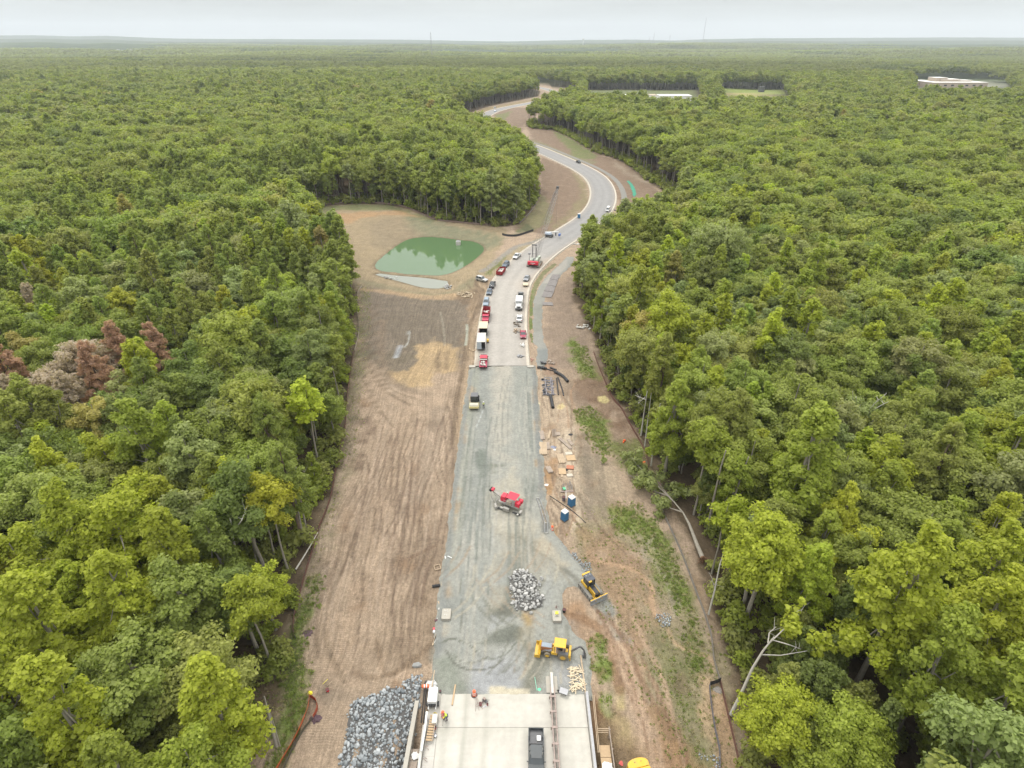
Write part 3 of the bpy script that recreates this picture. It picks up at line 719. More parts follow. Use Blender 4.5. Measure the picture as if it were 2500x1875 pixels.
gl = [
 ([(1072, 1570), (1110, 1560), (1150, 1580), (1180, 1610), (1230, 1600), (1260, 1570)], .16, (.13, .135, .11), .8),
 ([(1090, 1590), (1110, 1620), (1150, 1635), (1200, 1630), (1230, 1610)], .18, (.12, .12, .10), .8),
 ([(1110, 1600), (1125, 1615), (1160, 1618), (1200, 1600)], .12, (.14, .14, .11), .6),
 ([(1080, 1580), (1095, 1560), (1170, 1575)], .12, (.15, .15, .12), .5),
 ([(1180, 1000), (1160, 1050)], .14, (.42, .43, .42), .8),
 ([(1160, 900), (1150, 1050), (1138, 1200), (1120, 1400), (1110, 1500)], .14, (.15, .165, .15), .6),
 ([(1187, 1000), (1188, 1100), (1182, 1200)], .14, (.17, .18, .165), .6),
 ([(1250, 900), (1258, 1000), (1262, 1100), (1272, 1200)], .14, (.35, .34, .30), .5),
 ([(1285, 900), (1292, 1050), (1302, 1200)], .14, (.16, .17, .15), .6),
 ([(1200, 1200), (1202, 1290), (1200, 1400)], .13, (.34, .34, .31), .7),
 ([(1195, 1180), (1197, 1290), (1196, 1400), (1186, 1480)], .14, (.15, .16, .14), .6),
 ([(1125, 1400), (1124, 1450), (1128, 1500), (1120, 1560)], .12, (.15, .15, .12), .6),
 ([(1140, 1420), (1150, 1500), (1142, 1560)], .12, (.30, .31, .27), .5),
 ([(1270, 1310), (1310, 1345), (1350, 1370), (1390, 1420), (1440, 1490)], .3, (.22, .20, .155), .6),
 ([(1250, 1330), (1300, 1365), (1340, 1400)], .3, (.35, .32, .26), .5),
 ([(1165, 1105), (1165, 1115)], .5, (.14, .15, .13), .6),
]
for k in range(26):
    a_ = _g.uniform(0, 1); v0 = _g.uniform(900, 1350); v1 = v0 + _g.uniform(120, 320); cv = _g.uniform(-14, 14)
    def _gu(v, t): return np.interp(v, [893, 1185, 1640], [1158, 1118, 1075]) * (1 - t) + np.interp(v, [893, 1185, 1640], [1298, 1312, 1330]) * t
    for dx in (0, 20 * (v0 - 95) / 1300):
        gl.append(([(_gu(v0, a_) + dx, v0), (_gu((v0 + v1) / 2, a_) + dx + cv, (v0 + v1) / 2), (_gu(min(v1, 1640), a_) + dx, min(v1, 1640))], _g.uniform(.12, .28), [(.18, .19, .165), (.36, .345, .30)][k % 2], _g.uniform(.35, .7)))
for k in range(22):
    v0 = _g.uniform(1290, 1600); u0 = _g.uniform(1120, 1380); an = _g.uniform(-1, 1)
    for dx in (0, 26): gl.append(([(u0 + dx, v0), (u0 + 30 * an + dx, v0 + 40), (u0 + 80 * an + dx, v0 + 75)], _g.uniform(.12, .3), [(.16, .16, .13), (.37, .34, .27), (.30, .235, .17)][k % 3], _g.uniform(.4, .75)))
for k in range(30):
    v0 = _g.uniform(920, 1640); lf = k % 2
    u0 = np.interp(v0, [893, 1185, 1640], [1156, 1116, 1068]) if lf else np.interp(v0, [893, 1185, 1290], [1302, 1318, 1335])
    if not lf and v0 > 1290: u0 = _g.uniform(1345, 1420)
    gz_g.append(([(u0 - 7, v0), (u0 + 4, v0 - 14), (u0 + 9, v0 + 6), (u0, v0 + 26)], [(.31, .24, .165), (.20, .205, .19), (.36, .30, .22)][k % 3], .7, 1.2, .7))
gl.append(([(1152, 905), (1136, 1010), (1113, 1185), (1097, 1340), (1079, 1480), (1068, 1600)], .55, (.205, .212, .20), .65))
gl.append(([(1304, 905), (1309, 1000), (1318, 1150), (1321, 1215)], .6, (.20, .205, .195), .75))
grm = ground_mat('crushed_stone_base', scales=((.4, .10), (1.6, .12), (6., .18), (18., .22)), bump=.5, bd=.08)
def bumpg(x, y):
    p = PP([(1160, 1590), (1270, 1530)])
    d = linedist(p, x, y)
    return .45 * np.exp(-(d / 1.5) ** 2) + .05 * fbm(x / .8, y / 1.6, 3)
sheet('gravel_roadbed', GR, .33, 0.0, (.295, .295, .262), gz_g, gl, grm, lip=1.0, drop=.55, rag=.8, zf=bumpg)

# loose wheel tracks over the left field and the right strip
def paint_tracks(): pass
# ------------------------------------------------------------ paved road
LE = [(1165, 893), (1171, 840), (1176, 791), (1180, 742), (1194, 697), (1211, 673), (1240, 641), (1267, 617), (1298, 595), (1330, 578), (1363, 562), (1408, 532), (1430, 508),
      (1441, 478), (1438, 455), (1425, 434), (1404, 418), (1372, 400), (1338, 385), (1300, 369)]
RE = [(1286, 893), (1284, 842), (1281, 775), (1283, 731), (1292, 702), (1305, 675), (1327, 648), (1361, 619), (1412, 583), (1468, 546), (1490, 522), (1502, 500),
      (1506, 478), (1500, 455), (1484, 432), (1452, 411), (1418, 397), (1383, 383), (1344, 366), (1310, 352)]
def resamp(p, n):
    d = np.r_[0, np.cumsum(np.hypot(*np.diff(p, axis=0).T))]
    t = np.linspace(0, d[-1], n)
    return np.stack([np.interp(t, d, p[:, 0]), np.interp(t, d, p[:, 1])], 1)
a = resamp(catmull(PP(LE), 6), 60); b = resamp(catmull(PP(RE), 6), 60)
mid = (a + b) / 2
def pxp(u, v): q = PP([(u, v)])[0]; return q
tail = [pxp(1262, 346), pxp(1205, 331), pxp(1167, 314), pxp(1158, 298), pxp(1180, 284), pxp(1206, 271), pxp(1245, 261), pxp(1290, 252.5), pxp(1330, 244), pxp(1362, 236),
        pxp(1366, 229), pxp(1345, 221), pxp(1318, 214), pxp(1270, 209), pxp(1210, 205.5), pxp(1150, 203)]
cl = catmull(np.vstack([mid[::5], mid[-1:], np.array(tail)]), 10)
cl = resamp(cl, 420)
for _ in range(5):
    cl[1:-1] = (cl[:-2] + 2 * cl[1:-1] + cl[2:]) / 4
tg = np.gradient(cl, axis=0); tg /= np.hypot(tg[:, 0], tg[:, 1])[:, None]
nr_ = np.stack([tg[:, 1], -tg[:, 0]], 1)          # to the right
HWD = 6.9
def ribbon(off, step=None):
    """off: list of (lateral offset, z)"""
    v = []; K = len(off)
    for o, zz in off:
        v.append(np.c_[cl + nr_ * o, np.full(len(cl), zz)])
    v = np.stack(v, 1).reshape(-1, 3)
    I = np.arange(len(cl) * K).reshape(len(cl), K)
    f = np.stack([I[:-1, :-1].ravel(), I[:-1, 1:].ravel(), I[1:, 1:].ravel(), I[1:, :-1].ravel()], 1)
    return v, f
offs = [(o, 0.0 + .02 * (1 - abs(o) / HWD)) for o in np.linspace(-HWD, HWD, 23)]
v, f = ribbon(offs)
s_along = np.repeat(np.r_[0, np.cumsum(np.hypot(*np.diff(cl, axis=0).T))], 23)
lat = np.tile(np.linspace(-HWD, HWD, 23), len(cl))
dusty = 1 - sstep(50, 150, s_along)
c0 = np.array((.282, .262, .235)); c1 = np.array((.198, .192, .185))
tone = c0 * dusty[:, None] + c1 * (1 - dusty[:, None])
wh = np.exp(-((np.abs(lat) - 2.0) / 1.5) ** 2)
tone = tone * (1 + (.10 * wh - .05 + .10 * fbm(lat * .5, s_along / 18, 3))[:, None])
edge = sstep(4.5, 6.5, np.abs(lat)); tone = tone * (1 - edge[:, None] * .3) + np.array((.29, .245, .20)) * edge[:, None] * .3 * 1
for (u_, v_, r_) in ((1325, 690, 7), (1345, 640, 5), (1300, 700, 4)):
    q = PP([(u_, v_)])[0]; w_ = np.exp(-((v[:, 0] - q[0]) ** 2 + (v[:, 1] - q[1]) ** 2) / r_ ** 2)[:, None] * .6
    tone = tone * (1 - w_) + np.array((.35, .28, .215)) * w_
am = ground_mat('asphalt', scales=((.3, .06), (1.2, .07), (8., .07)), bump=.1, bd=.02, rough=.85)
tag(link('asphalt_road', np_mesh('asphalt_road', v, f, {'tone': ('FLOAT_COLOR', np.c_[tone, np.ones(len(v))])}, True), am), kind='structure')
conc = mat('pale_concrete', (.52, .47, .39), .85, noise=.10, nscale=.6, dirt=.25)
for sgn in (-1, 1):
    off = [(sgn * (HWD - .02), -.02), (sgn * (HWD - .01), .008), (sgn * (HWD + .50), .0), (sgn * (HWD + .56), .15), (sgn * (HWD + .76), .16), (sgn * (HWD + .80), -.1), (sgn * (HWD + 1.2), -.5)]
    if sgn < 0: off = off[::-1]
    v, f = ribbon(off)
    tag(link('kerb', np_mesh('kerb', v, f), conc), kind='structure')
def inroad(x, y, w=11.0):
    return linedist(cl[::3], x, y) < w

# gravel walkway along the right side, with a smooth stone finish
pw = ground_mat('path_gravel', scales=((.5, .06), (3., .1), (10., .12)), bump=.3, bd=.04)
PW = PP([(1310, 880), (1312, 845), (1303, 835), (1302, 780), (1303, 735), (1315, 700), (1335, 672), (1365, 645), (1385, 625), (1402, 625), (1395, 645), (1375, 665), (1352, 690), (1335, 715), (1324, 745), (1322, 790), (1328, 830), (1336, 850), (1338, 868), (1330, 885), (1320, 902)])
sheet('gravel_path', PW, .5, .10, (.285, .28, .25), [([(1325, 690), (1360, 650), (1385, 630), (1385, 650), (1345, 690)], (.36, .34, .30), .5, .3, .9), ([(1300, 740), (1325, 740), (1325, 800), (1305, 810)], (.235, .235, .20), 1, 1, .7), ([(1308, 850), (1338, 850), (1336, 885), (1310, 885)], (.21, .22, .21), .8, 1, .9)], [], pw, lip=.5, follow=True, drop=.3, rag=.9)
PW2 = np.vstack([cl[s] + nr_[s] * o for o, rng_ in ((10.5, range(62, 150, 3)),) for s in rng_] +
                [cl[s] + nr_[s] * 13.6 for s in range(149, 61, -3)]).reshape(-1, 2)
sheet('gravel_walkway', PW2, .9, .12, (.245, .235, .21), [], [], pw, lip=.8, follow=True, drop=.4)

# grass verges between kerb and path
gv = ground_mat('verge', scales=((.6, .2), (4., .25), (16., .25)), bump=.6)
VG = PP([(1294, 835), (1301, 835), (1300, 780), (1302, 735), (1312, 700), (1332, 668), (1360, 643), (1354, 640), (1325, 660), (1302, 692), (1294, 730), (1291, 780)])
sheet('grass_verge', VG, .5, .06, (.20, .19, .10), [([(1290, 690), (1300, 690), (1304, 840), (1290, 840)], (.135, .165, .05), .4, 1.2, .9)], [], gv, lip=.4, follow=True, drop=.3)

# ------------------------------------------------------------ water
wm = bpy.data.materials.new('pond_water'); wm.use_nodes = True
t = wm.node_tree; b_ = t.nodes['Principled BSDF']
b_.inputs['Base Color'].default_value = (.075, .125, .058, 1); b_.inputs['Roughness'].default_value = .04; b_.inputs['IOR'].default_value = 1.33
n = nn(t, 'ShaderNodeTexNoise'); n.inputs['Scale'].default_value = .8; n.inputs['Detail'].default_value = 3
g_ = nn(t, 'ShaderNodeNewGeometry'); t.links.new(g_.outputs['Position'], n.inputs[0])
bn = nn(t, 'ShaderNodeBump'); bn.inputs['Strength'].default_value = .08; bn.inputs['Distance'].default_value = .05
t.links.new(n.outputs[0], bn.inputs['Height']); t.links.new(bn.outputs[0], b_.inputs['Normal'])
fm = wm.copy(); fm.name = 'basin_water'; fm.node_tree.nodes['Principled BSDF'].inputs['Base Color'].default_value = (.18, .19, .155, 1)
def water(name, poly, m, z=-1.9, grow=1.0):
    c = poly.mean(0)
    P = c + (poly - c) * (1 + grow / 20.0)
    me = bpy.data.meshes.new(name); me.from_pydata([(p[0], p[1], z) for p in P], [], [tuple(range(len(P)))]); me.update()
    if me.polygons[0].normal.z < 0: me.flip_normals()
    return tag(link(name, me, m), kind='structure')
water('pond_water', POND, wm)
water('basin_water', FORE, fm, grow=.4)

# ------------------------------------------------------------ far ridges
rv, rf = [], []
hillm = bpy.data.materials.new('far_ridge_woods'); hillm.use_nodes = True
t = hillm.node_tree; b_ = t.nodes['Principled BSDF']; b_.inputs['Roughness'].default_value = 1; b_.inputs['Specular IOR Level'].default_value = 0
n = nn(t, 'ShaderNodeTexNoise'); n.inputs['Scale'].default_value = .012; n.inputs['Detail'].default_value = 8
g_ = nn(t, 'ShaderNodeNewGeometry'); t.links.new(g_.outputs['Position'], n.inputs[0])
r_ = nn(t, 'ShaderNodeValToRGB'); r_.color_ramp.elements[0].position = .35; r_.color_ramp.elements[0].color = (.035, .052, .03, 1); r_.color_ramp.elements[1].position = .65; r_.color_ramp.elements[1].color = (.075, .095, .035, 1)
t.links.new(n.outputs[0], r_.inputs[0]); t.links.new(r_.outputs[0], b_.inputs['Base Color'])
# skyline rows traced from the photograph: (u, v)
SK = [(-400, 86), (0, 87), (80, 86), (180, 89), (260, 87.5), (360, 92), (430, 94), (540, 95), (700, 95.5), (800, 96), (1000, 97), (1120, 99.5), (1250, 101), (1340, 99), (1420, 97.5),
      (1560, 97), (1640, 99), (1700, 96.5), (1850, 93.5), (2050, 92.5), (2300, 91.5), (2500, 92), (2900, 91)]
def ridge(Rd, vo, amp, seed, depth=900):
    n = 260; us = np.linspace(-420, 2920, n)
    vv = np.interp(us, [p[0] for p in SK], [p[1] for p in SK]) + vo
    vv = vv + amp * fbm(us / 160 + seed, us * 0 + seed, 3) + .9 * fbm(us / 9 + seed, us * 0 + seed, 3)
    dirx = (us - UC) / F
    yy = np.full(n, float(Rd)); xx = dirx * Rd * CT
    top = HC + (V0 - vv) / F * Rd * CT * CT
    v = []; K = 5
    for j in range(K):
        q = j / (K - 1)
        hh = (top + 15) * math.sin(q * PI / 2) ** .8 - 15
        v.append(np.c_[xx * (1 - (1 - q) * depth / Rd), yy - (1 - q) * depth, hh])
    v = np.stack(v, 1).reshape(-1, 3)
    I = np.arange(n * K).reshape(n, K)
    f = np.stack([I[:-1, :-1].ravel(), I[1:, :-1].ravel(), I[1:, 1:].ravel(), I[:-1, 1:].ravel()], 1)
    # far side falls away behind the crest
    v2 = np.c_[xx * 1.06, yy * 1.06, np.full(n, -15.)]; k = len(v)
    v = np.vstack([v, v2]); J = np.arange(n)
    f2 = np.stack([I[:-1, -1], I[1:, -1], k + J[1:], k + J[:-1]], 1)
    tag(link('far_ridge', np_mesh('far_ridge', v, np.vstack([f, f2]), smooth=False), hillm), kind='structure')
ridge(11500, 0, 0.5, 1.3, 2200)
ridge(8200, 7.5, 3.5, 4.1, 1800)
ridge(5600, 17, 4.5, 8.6, 1500)
# ------------------------------------------------------------ trees
leafm = leaf_mat('leaves', trans=.5)
bark = mat('grey_bark', (.30, .27, .22), .9, noise=.25, nscale=2.5, bump=.3)
barkp = mat('pine_bark', (.17, .125, .09), .9, noise=.25, nscale=2.5, bump=.3)
barkw = mat('white_bark', (.52, .49, .43), .8, noise=.2, nscale=1.5, bump=.2)
twig = mat('dead_twigs', (.24, .19, .165), .95, noise=.2)
def cards(cen, nrm, size, g, asp=(.6, 1.1)):
    n = len(cen)
    nrm = nrm / np.linalg.norm(nrm, axis=1)[:, None]
    r = g.normal(size=(n, 3)); t1 = np.cross(nrm, r); t1 /= np.linalg.norm(t1, axis=1)[:, None] + 1e-9
    t2 = np.cross(nrm, t1)
    s1 = size * g.uniform(.5, 1.55, n); s2 = s1 * g.uniform(*asp, n)
    k = g.uniform(-.25, .25, (n, 4))
    a = cen + t1 * (s1 * (.5 + k[:, 0]))[:, None] + t2 * (s2 * .12 * 1)[:, None]
    b = cen + t2 * (s2 * (.5 + k[:, 1]))[:, None] + nrm * (size * .12)
    c = cen - t1 * (s1 * (.5 + k[:, 2]))[:, None]
    d = cen - t2 * (s2 * (.5 + k[:, 3]))[:, None] - nrm * (size * .10)
    v = np.stack([a, b, c, d], 1).reshape(-1, 3)
    f = np.arange(4 * n).reshape(n, 4)
    lv = np.repeat(g.random(n), 4)
    return v, f, lv
KIND = {
 'round': dict(R=4.7, H=13, top=20, lobes=56, lr=(.15, .27), form='ell'),
 'broad': dict(R=6.2, H=12.5, top=19.5, lobes=80, lr=(.13, .23), form='ell'),
 'tall': dict(R=4.1, H=17, top=23, lobes=70, lr=(.15, .25), form='cone'),
 'pine': dict(R=3.7, H=13, top=21, lobes=90, lr=(.12, .20), form='cone'),
 'edge': dict(R=3.4, H=9, top=20, lobes=30, lr=(.22, .34), form='ell'),
 'dome': dict(R=5.4, H=10, top=19.5, lobes=17, lr=(.32, .46), form='ell'),
 'bush': dict(R=2.0, H=3.2, top=3.3, lobes=14, lr=(.28, .42), form='ell'),
}
def crown(kind, seed, n, leaf):
    K = KIND[kind]; g = np.random.default_rng(seed)
    Rr, H, top, L = K['R'], K['H'], K['top'], K['lobes']
    cen = []
    tries = 0
    sk = g.uniform(.82, 1.18, 8)            # uneven outline around the compass
    while len(cen) < L and tries < 6000:
        tries += 1
        d = g.normal(size=3); d /= np.linalg.norm(d)
        if d[2] < -.8: continue
        q = g.uniform(.62, 1.0) if g.random() < .8 else g.uniform(.15, .6)
        if K['form'] == 'cone':
            h = g.random() ** .9
            a = g.uniform(0, 2 * PI)
            rad = Rr * (1 - h) ** .55 * (.6 + .4 * min(1, h * 3 + .3)) * g.uniform(.5, .95) * sk[int(a / 2 / PI * 8) % 8]
            p = np.array((math.cos(a) * rad, math.sin(a) * rad, top - H + h * (H - .8)))
        else:
            kk = sk[int((math.atan2(d[1], d[0]) + PI) / 2 / PI * 8) % 8]
            p = np.array((d[0] * Rr * .86 * q * kk, d[1] * Rr * .86 * q * kk, top - H * .5 + d[2] * H * .46 * q))
        r = Rr * g.uniform(*K['lr'])
        if K['form'] == 'cone': r *= 1.15 - .4 * ((p[2] - top + H) / H)
        if all(np.linalg.norm(p - c[0]) > (r + c[1]) * .40 for c in cen): cen.append((p, r))
    cc = np.array([c[0] for c in cen]); rr = np.array([c[1] for c in cen])
    pr = rr ** 2; pr /= pr.sum()
    k = g.choice(len(cc), n, p=pr)
    d = g.normal(size=(n, 3)); d[:, 2] += .25
    d /= np.linalg.norm(d, axis=1)[:, None]
    ctr = np.array((0, 0, top - H * .62))
    # each bough is a spray stretched away from the trunk
    ax = cc - ctr * np.array((0, 0, 1)); ax[:, 2] *= .35; ax /= np.linalg.norm(ax, axis=1)[:, None] + 1e-6
    st = g.uniform(.25, .8, len(cc))
    d2 = d + ax[k] * (np.sum(d * ax[k], 1) * st[k])[:, None]
    fac = g.uniform(.45, 1.15, n) ** .8
    pos = cc[k] + d2 * np.array((1, 1, .72)) * (rr[k] * fac)[:, None] + g.normal(size=(n, 3)) * rr[k][:, None] * .10
    out = pos - ctr; out /= np.linalg.norm(out, axis=1)[:, None] + 1e-6
    nrm = d * (1.0 if kind == 'dome' else .6) + out * .35 + np.array((0, 0, .45)) + g.normal(size=(n, 3)) * .42
    asp = (.25, .5) if kind == 'pine' else (.6, 1.1)
    return cards(pos, nrm, leaf, g, asp) + (cc, rr)
def limbs(kind, seed, cc, rr, n=8, lean=0.0, tr=.26, sides=7):
    K = KIND[kind]; g = random.Random(seed); m = MB()
    top = K['top']; b = max(.3, top - K['H'] * .55)
    pts = [Vector((g.uniform(-.25, .25) * (i > 0) * i * .5, g.uniform(-.25, .25) * (i > 0) * i * .5, b * i / 4)) for i in range(5)]
    pts.append(Vector((pts[-1].x * 1.1, pts[-1].y * 1.1, top - 1.4)))
    rad = [tr * 1.35, tr, tr * .85, tr * .72, tr * .55, .06]
    for i in range(5): m.cyl(pts[i], pts[i + 1], rad[i], rad[i + 1], sides, cap=False)
    idx = list(range(len(cc))); g.shuffle(idx)
    for j in idx[:n]:
        e = Vector(cc[j]); s = pts[3].lerp(pts[4], g.random()) if g.random() < .6 else pts[4].lerp(pts[5], g.random() * .6)
        mid_ = s.lerp(e, .5) + Vector((0, 0, -.3))
        m.cyl(s, mid_, tr * .36, tr * .22, 4, cap=False); m.cyl(mid_, e, tr * .22, .03, 4, cap=False)
    return m
CR, TK = {}, {}
for kd, n, lf, vs in (('round', 16000, .32, 4), ('broad', 22000, .33, 3), ('tall', 18000, .32, 4), ('pine', 20000, .33, 3), ('edge', 7500, .32, 3), ('bush', 1500, .27, 3)):
    CR[kd] = []; TK[kd] = []
    for s in range(vs):
        v, f, lv, cc, rr = crown(kd, 100 + s * 7, n, lf)
        me = np_mesh(kd + '_crown', v, f, {'leafv': ('FLOAT', lv)}); me.materials.append(leafm)
        CR[kd].append(me)
        m = limbs(kd, s, cc, rr, 10 if kd != 'bush' else 3, tr={'pine': .24, 'edge': .17, 'bush': .05}.get(kd, .28))
        tm = m.mesh(kd + '_trunk'); tm.materials.append(barkp if kd == 'pine' else bark); TK[kd].append(tm)
# merged tree meshes for the instanced far forest
PROTO = bpy.data.collections.new('forest_trees_source')
PIDX = {}
def add_proto(key, vlist, flist, lv, mats_, midx):
    v = np.vstack(vlist)
    me = bpy.data.meshes.new('woodland_tree')
    fl = []; o = 0
    for vv, ff in zip(vlist, flist):
        fl += [tuple(int(i) + o for i in q) for q in ff]; o += len(vv)
    me.from_pydata([tuple(p) for p in v], [], fl); me.update()
    for m in mats_: me.materials.append(m)
    me.polygons.foreach_set('material_index', np.array(midx, np.int32))
    a = me.attributes.new('leafv', 'FLOAT', 'POINT'); a.data.foreach_set('value', np.asarray(lv, np.float32))
    nm = 'woodland_tree_%03d' % len(PROTO.objects)
    o_ = bpy.data.objects.new(nm, me); PROTO.objects.link(o_)
    PIDX.setdefault(key, []).append(len(PROTO.objects) - 1)
def proto_tree(kd, lod, seed, n, leaf):
    v, f, lv, cc, rr = crown(kd, seed, n, leaf)
    m = limbs(kd, seed, cc, rr, {0: 8, 1: 4, 2: 0}[lod], tr={'pine': .24, 'edge': .18, 'bush': .05}.get(kd, .28), sides=6 - lod)
    tv = np.array(m.v); tf = m.f
    add_proto((kd, lod), [v, tv], [f, tf], np.r_[lv, np.zeros(len(tv))], [leafm, barkp if kd == 'pine' else bark], [0] * len(f) + [1] * len(tf))
for kd, vs in (('round', 3), ('broad', 2), ('tall', 3), ('pine', 3), ('edge', 2), ('bush', 2), ('dome', 5)):
    for s in range(vs):
        b = kd == 'bush'; e = kd == 'edge'
        proto_tree(kd, 0, 300 + s, 700 if b else (3200 if e else 7600), .38 if b else .47)
        proto_tree(kd, 1, 400 + s, 200 if b else (1500 if e else 3400), .65 if b else .70)
        proto_tree(kd, 2, 500 + s, 60 if b else (500 if e else 1000), 1.2 if b else 1.25)
# canopy pieces for the far distance
def canopy_patch(size, sp, leaf, per, seed):
    g = np.random.default_rng(seed)
    n = int(size / sp); c = (np.stack(np.meshgrid(np.arange(n), np.arange(n)), -1).reshape(-1, 2) + .5) * sp - size / 2
    c = c + g.uniform(-.5, .5, c.shape) * sp
    hgt = g.uniform(14, 22, len(c)); rr = sp * g.uniform(.45, .75, len(c))
    k = np.repeat(np.arange(len(c)), per)
    d = g.normal(size=(len(k), 3)); d[:, 2] = np.abs(d[:, 2]) + .2; d /= np.linalg.norm(d, axis=1)[:, None]
    pos = np.c_[c[k, 0], c[k, 1], hgt[k] - rr[k]] + d * rr[k][:, None] * np.array((1, 1, 1.2)) 
    v, f, lv = cards(pos, d + g.normal(size=d.shape) * .2, leaf, g)
    lv = np.repeat(np.clip(g.random(len(c))[k] * .75 + .25 * g.random(len(k)), 0, 1), 4)
    return v, f, lv
for s in range(3):
    v, f, lv = canopy_patch(84, 9.5, 3.2, 60, 40 + s); add_proto('patch', [v], [f], lv, [leafm], [0] * len(f))
for s in range(3):
    v, f, lv = canopy_patch(260, 18, 9, 30, 60 + s); add_proto('patchfar', [v], [f], lv, [leafm], [0] * len(f))

TINT = {'mid': (.248, .282, .062), 'yel': (.34, .37, .042), 'oli': (.285, .300, .080), 'dark': (.182, .222, .056), 'pin': (.25, .29, .07), 'lime': (.29, .335, .052),
        'red': (.42, .265, .19), 'tanl': (.43, .35, .28), 'pale': (.275, .305, .115), 'brz': (.33, .28, .09)}
gt = np.random.default_rng(21)
def pick(x, y, edge):
    """kind, tint"""
    d = math.hypot(x, y)
    r = gt.random(); zone = float(vnoise(x / 38 + 40, y / 38 + 7)); zone2 = float(vnoise(x / 22 + 4, y / 22 + 70))
    if d > 240: r = r if r < .62 or r > .95 else r * .62
    near = 1 - min(1, max(0, (d - 60) / 160))
    if x < -20 and zone > .5 and r < .55 and 95 < d < 420: kd, tn = 'pine', 'pin'
    elif r < .28: kd, tn = 'broad', ('oli' if zone2 > .5 else 'mid')
    elif r < .62: kd, tn = 'round', ('mid' if zone2 > .45 else 'dark')
    elif r < .80: kd, tn = 'tall', ('lime' if zone2 > .4 else 'mid')
    elif r < .92: kd, tn = 'round', 'pale'
    else: kd, tn = 'pine', 'pin'
    py = .09 + .40 * near * (1 if (x < -22 and y < 75) or (x > 26 and y < 62) else .25)
    if gt.random() < py: kd = 'tall' if gt.random() < .6 and d < 240 else 'round'; tn = 'yel' if d < 300 else 'lime'
    if d > 240 and tn == 'dark' and gt.random() < .6: tn = 'mid'
    if gt.random() < (.012 if d < 240 else .004): tn = 'brz'
    q_ = 1 if d < 300 else .5
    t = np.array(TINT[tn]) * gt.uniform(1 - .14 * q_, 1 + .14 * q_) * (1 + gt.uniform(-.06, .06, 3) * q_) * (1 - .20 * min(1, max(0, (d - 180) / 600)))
    return kd, tn, t
# placement -----------------------------------------------------------
def sector(x, y, m=1.0):
    """inside the view, with a margin"""
    zc = y * CT + HC * ST
    return (zc > 20) & (np.abs(x) < zc * .915 * m + 16) & (y > 14)
def opensd(x, y):
    s = np.full(np.shape(x), -1e9)
    for P in OPEN: s = np.maximum(s, rdp_in(P, x, y))
    return s
def grid(y0, y1, sp, jit=.42):
    ys_ = np.arange(y0, y1, sp * .9); out = []
    for i, yy in enumerate(ys_):
        zc = (yy * CT + HC * ST) * .915 * 1.06 + 18
        xs_ = np.arange(-zc, zc, sp) + (i % 2) * sp / 2
        out.append(np.c_[xs_, np.full(len(xs_), yy)])
    p = np.vstack(out); p += gt.uniform(-jit, jit, p.shape) * sp
    return p
pts = grid(8, 330, 6.0)
sdv = opensd(pts[:, 0], pts[:, 1])
ok = (sdv < -1.4) & ~inroad(pts[:, 0], pts[:, 1]) & (np.hypot(pts[:, 0], pts[:, 1] - 0) > 24)
near_p, near_s = pts[ok], -sdv[ok]
p2 = grid(330, 1250, 9.0)
s2 = opensd(p2[:, 0], p2[:, 1]); ok = (s2 < -2.5) & ~inroad(p2[:, 0], p2[:, 1])
far_p, far_s = p2[ok], -s2[ok]
INST = []   # (x, y, z, proto, rot, scale, tint)
cand = []
for (x, y), s in zip(near_p, near_s):
    kd, tn, t = pick(x, y, s)
    sc = float(np.clip(gt.normal(1.0, .12), .72, 1.28))
    if s < 9 and y > 150 and gt.random() < .8: kd = 'edge' if gt.random() < .7 else 'tall'; tn = 'mid' if gt.random() < .6 else 'pale'; t = np.array(TINT[tn]) * gt.uniform(.85, 1.1)
    elif s < 5 and gt.random() < .45: kd = 'edge'; sc *= .95
    if s < 3.6 and kd in ('broad', 'round'): sc *= .72
    cand.append([x, y, kd, tn, t, sc, s])
def bigness(c):
    zc = c[1] * CT + (HC - 15) * ST
    vis = abs(c[0]) < zc * .93 + 3 and (c[1] > 24 + 4)
    return KIND[c[2]]['R'] * c[5] / zc * (1 if vis else .01)
cand.sort(key=lambda c: -bigness(c))
SPECIAL_PX = []
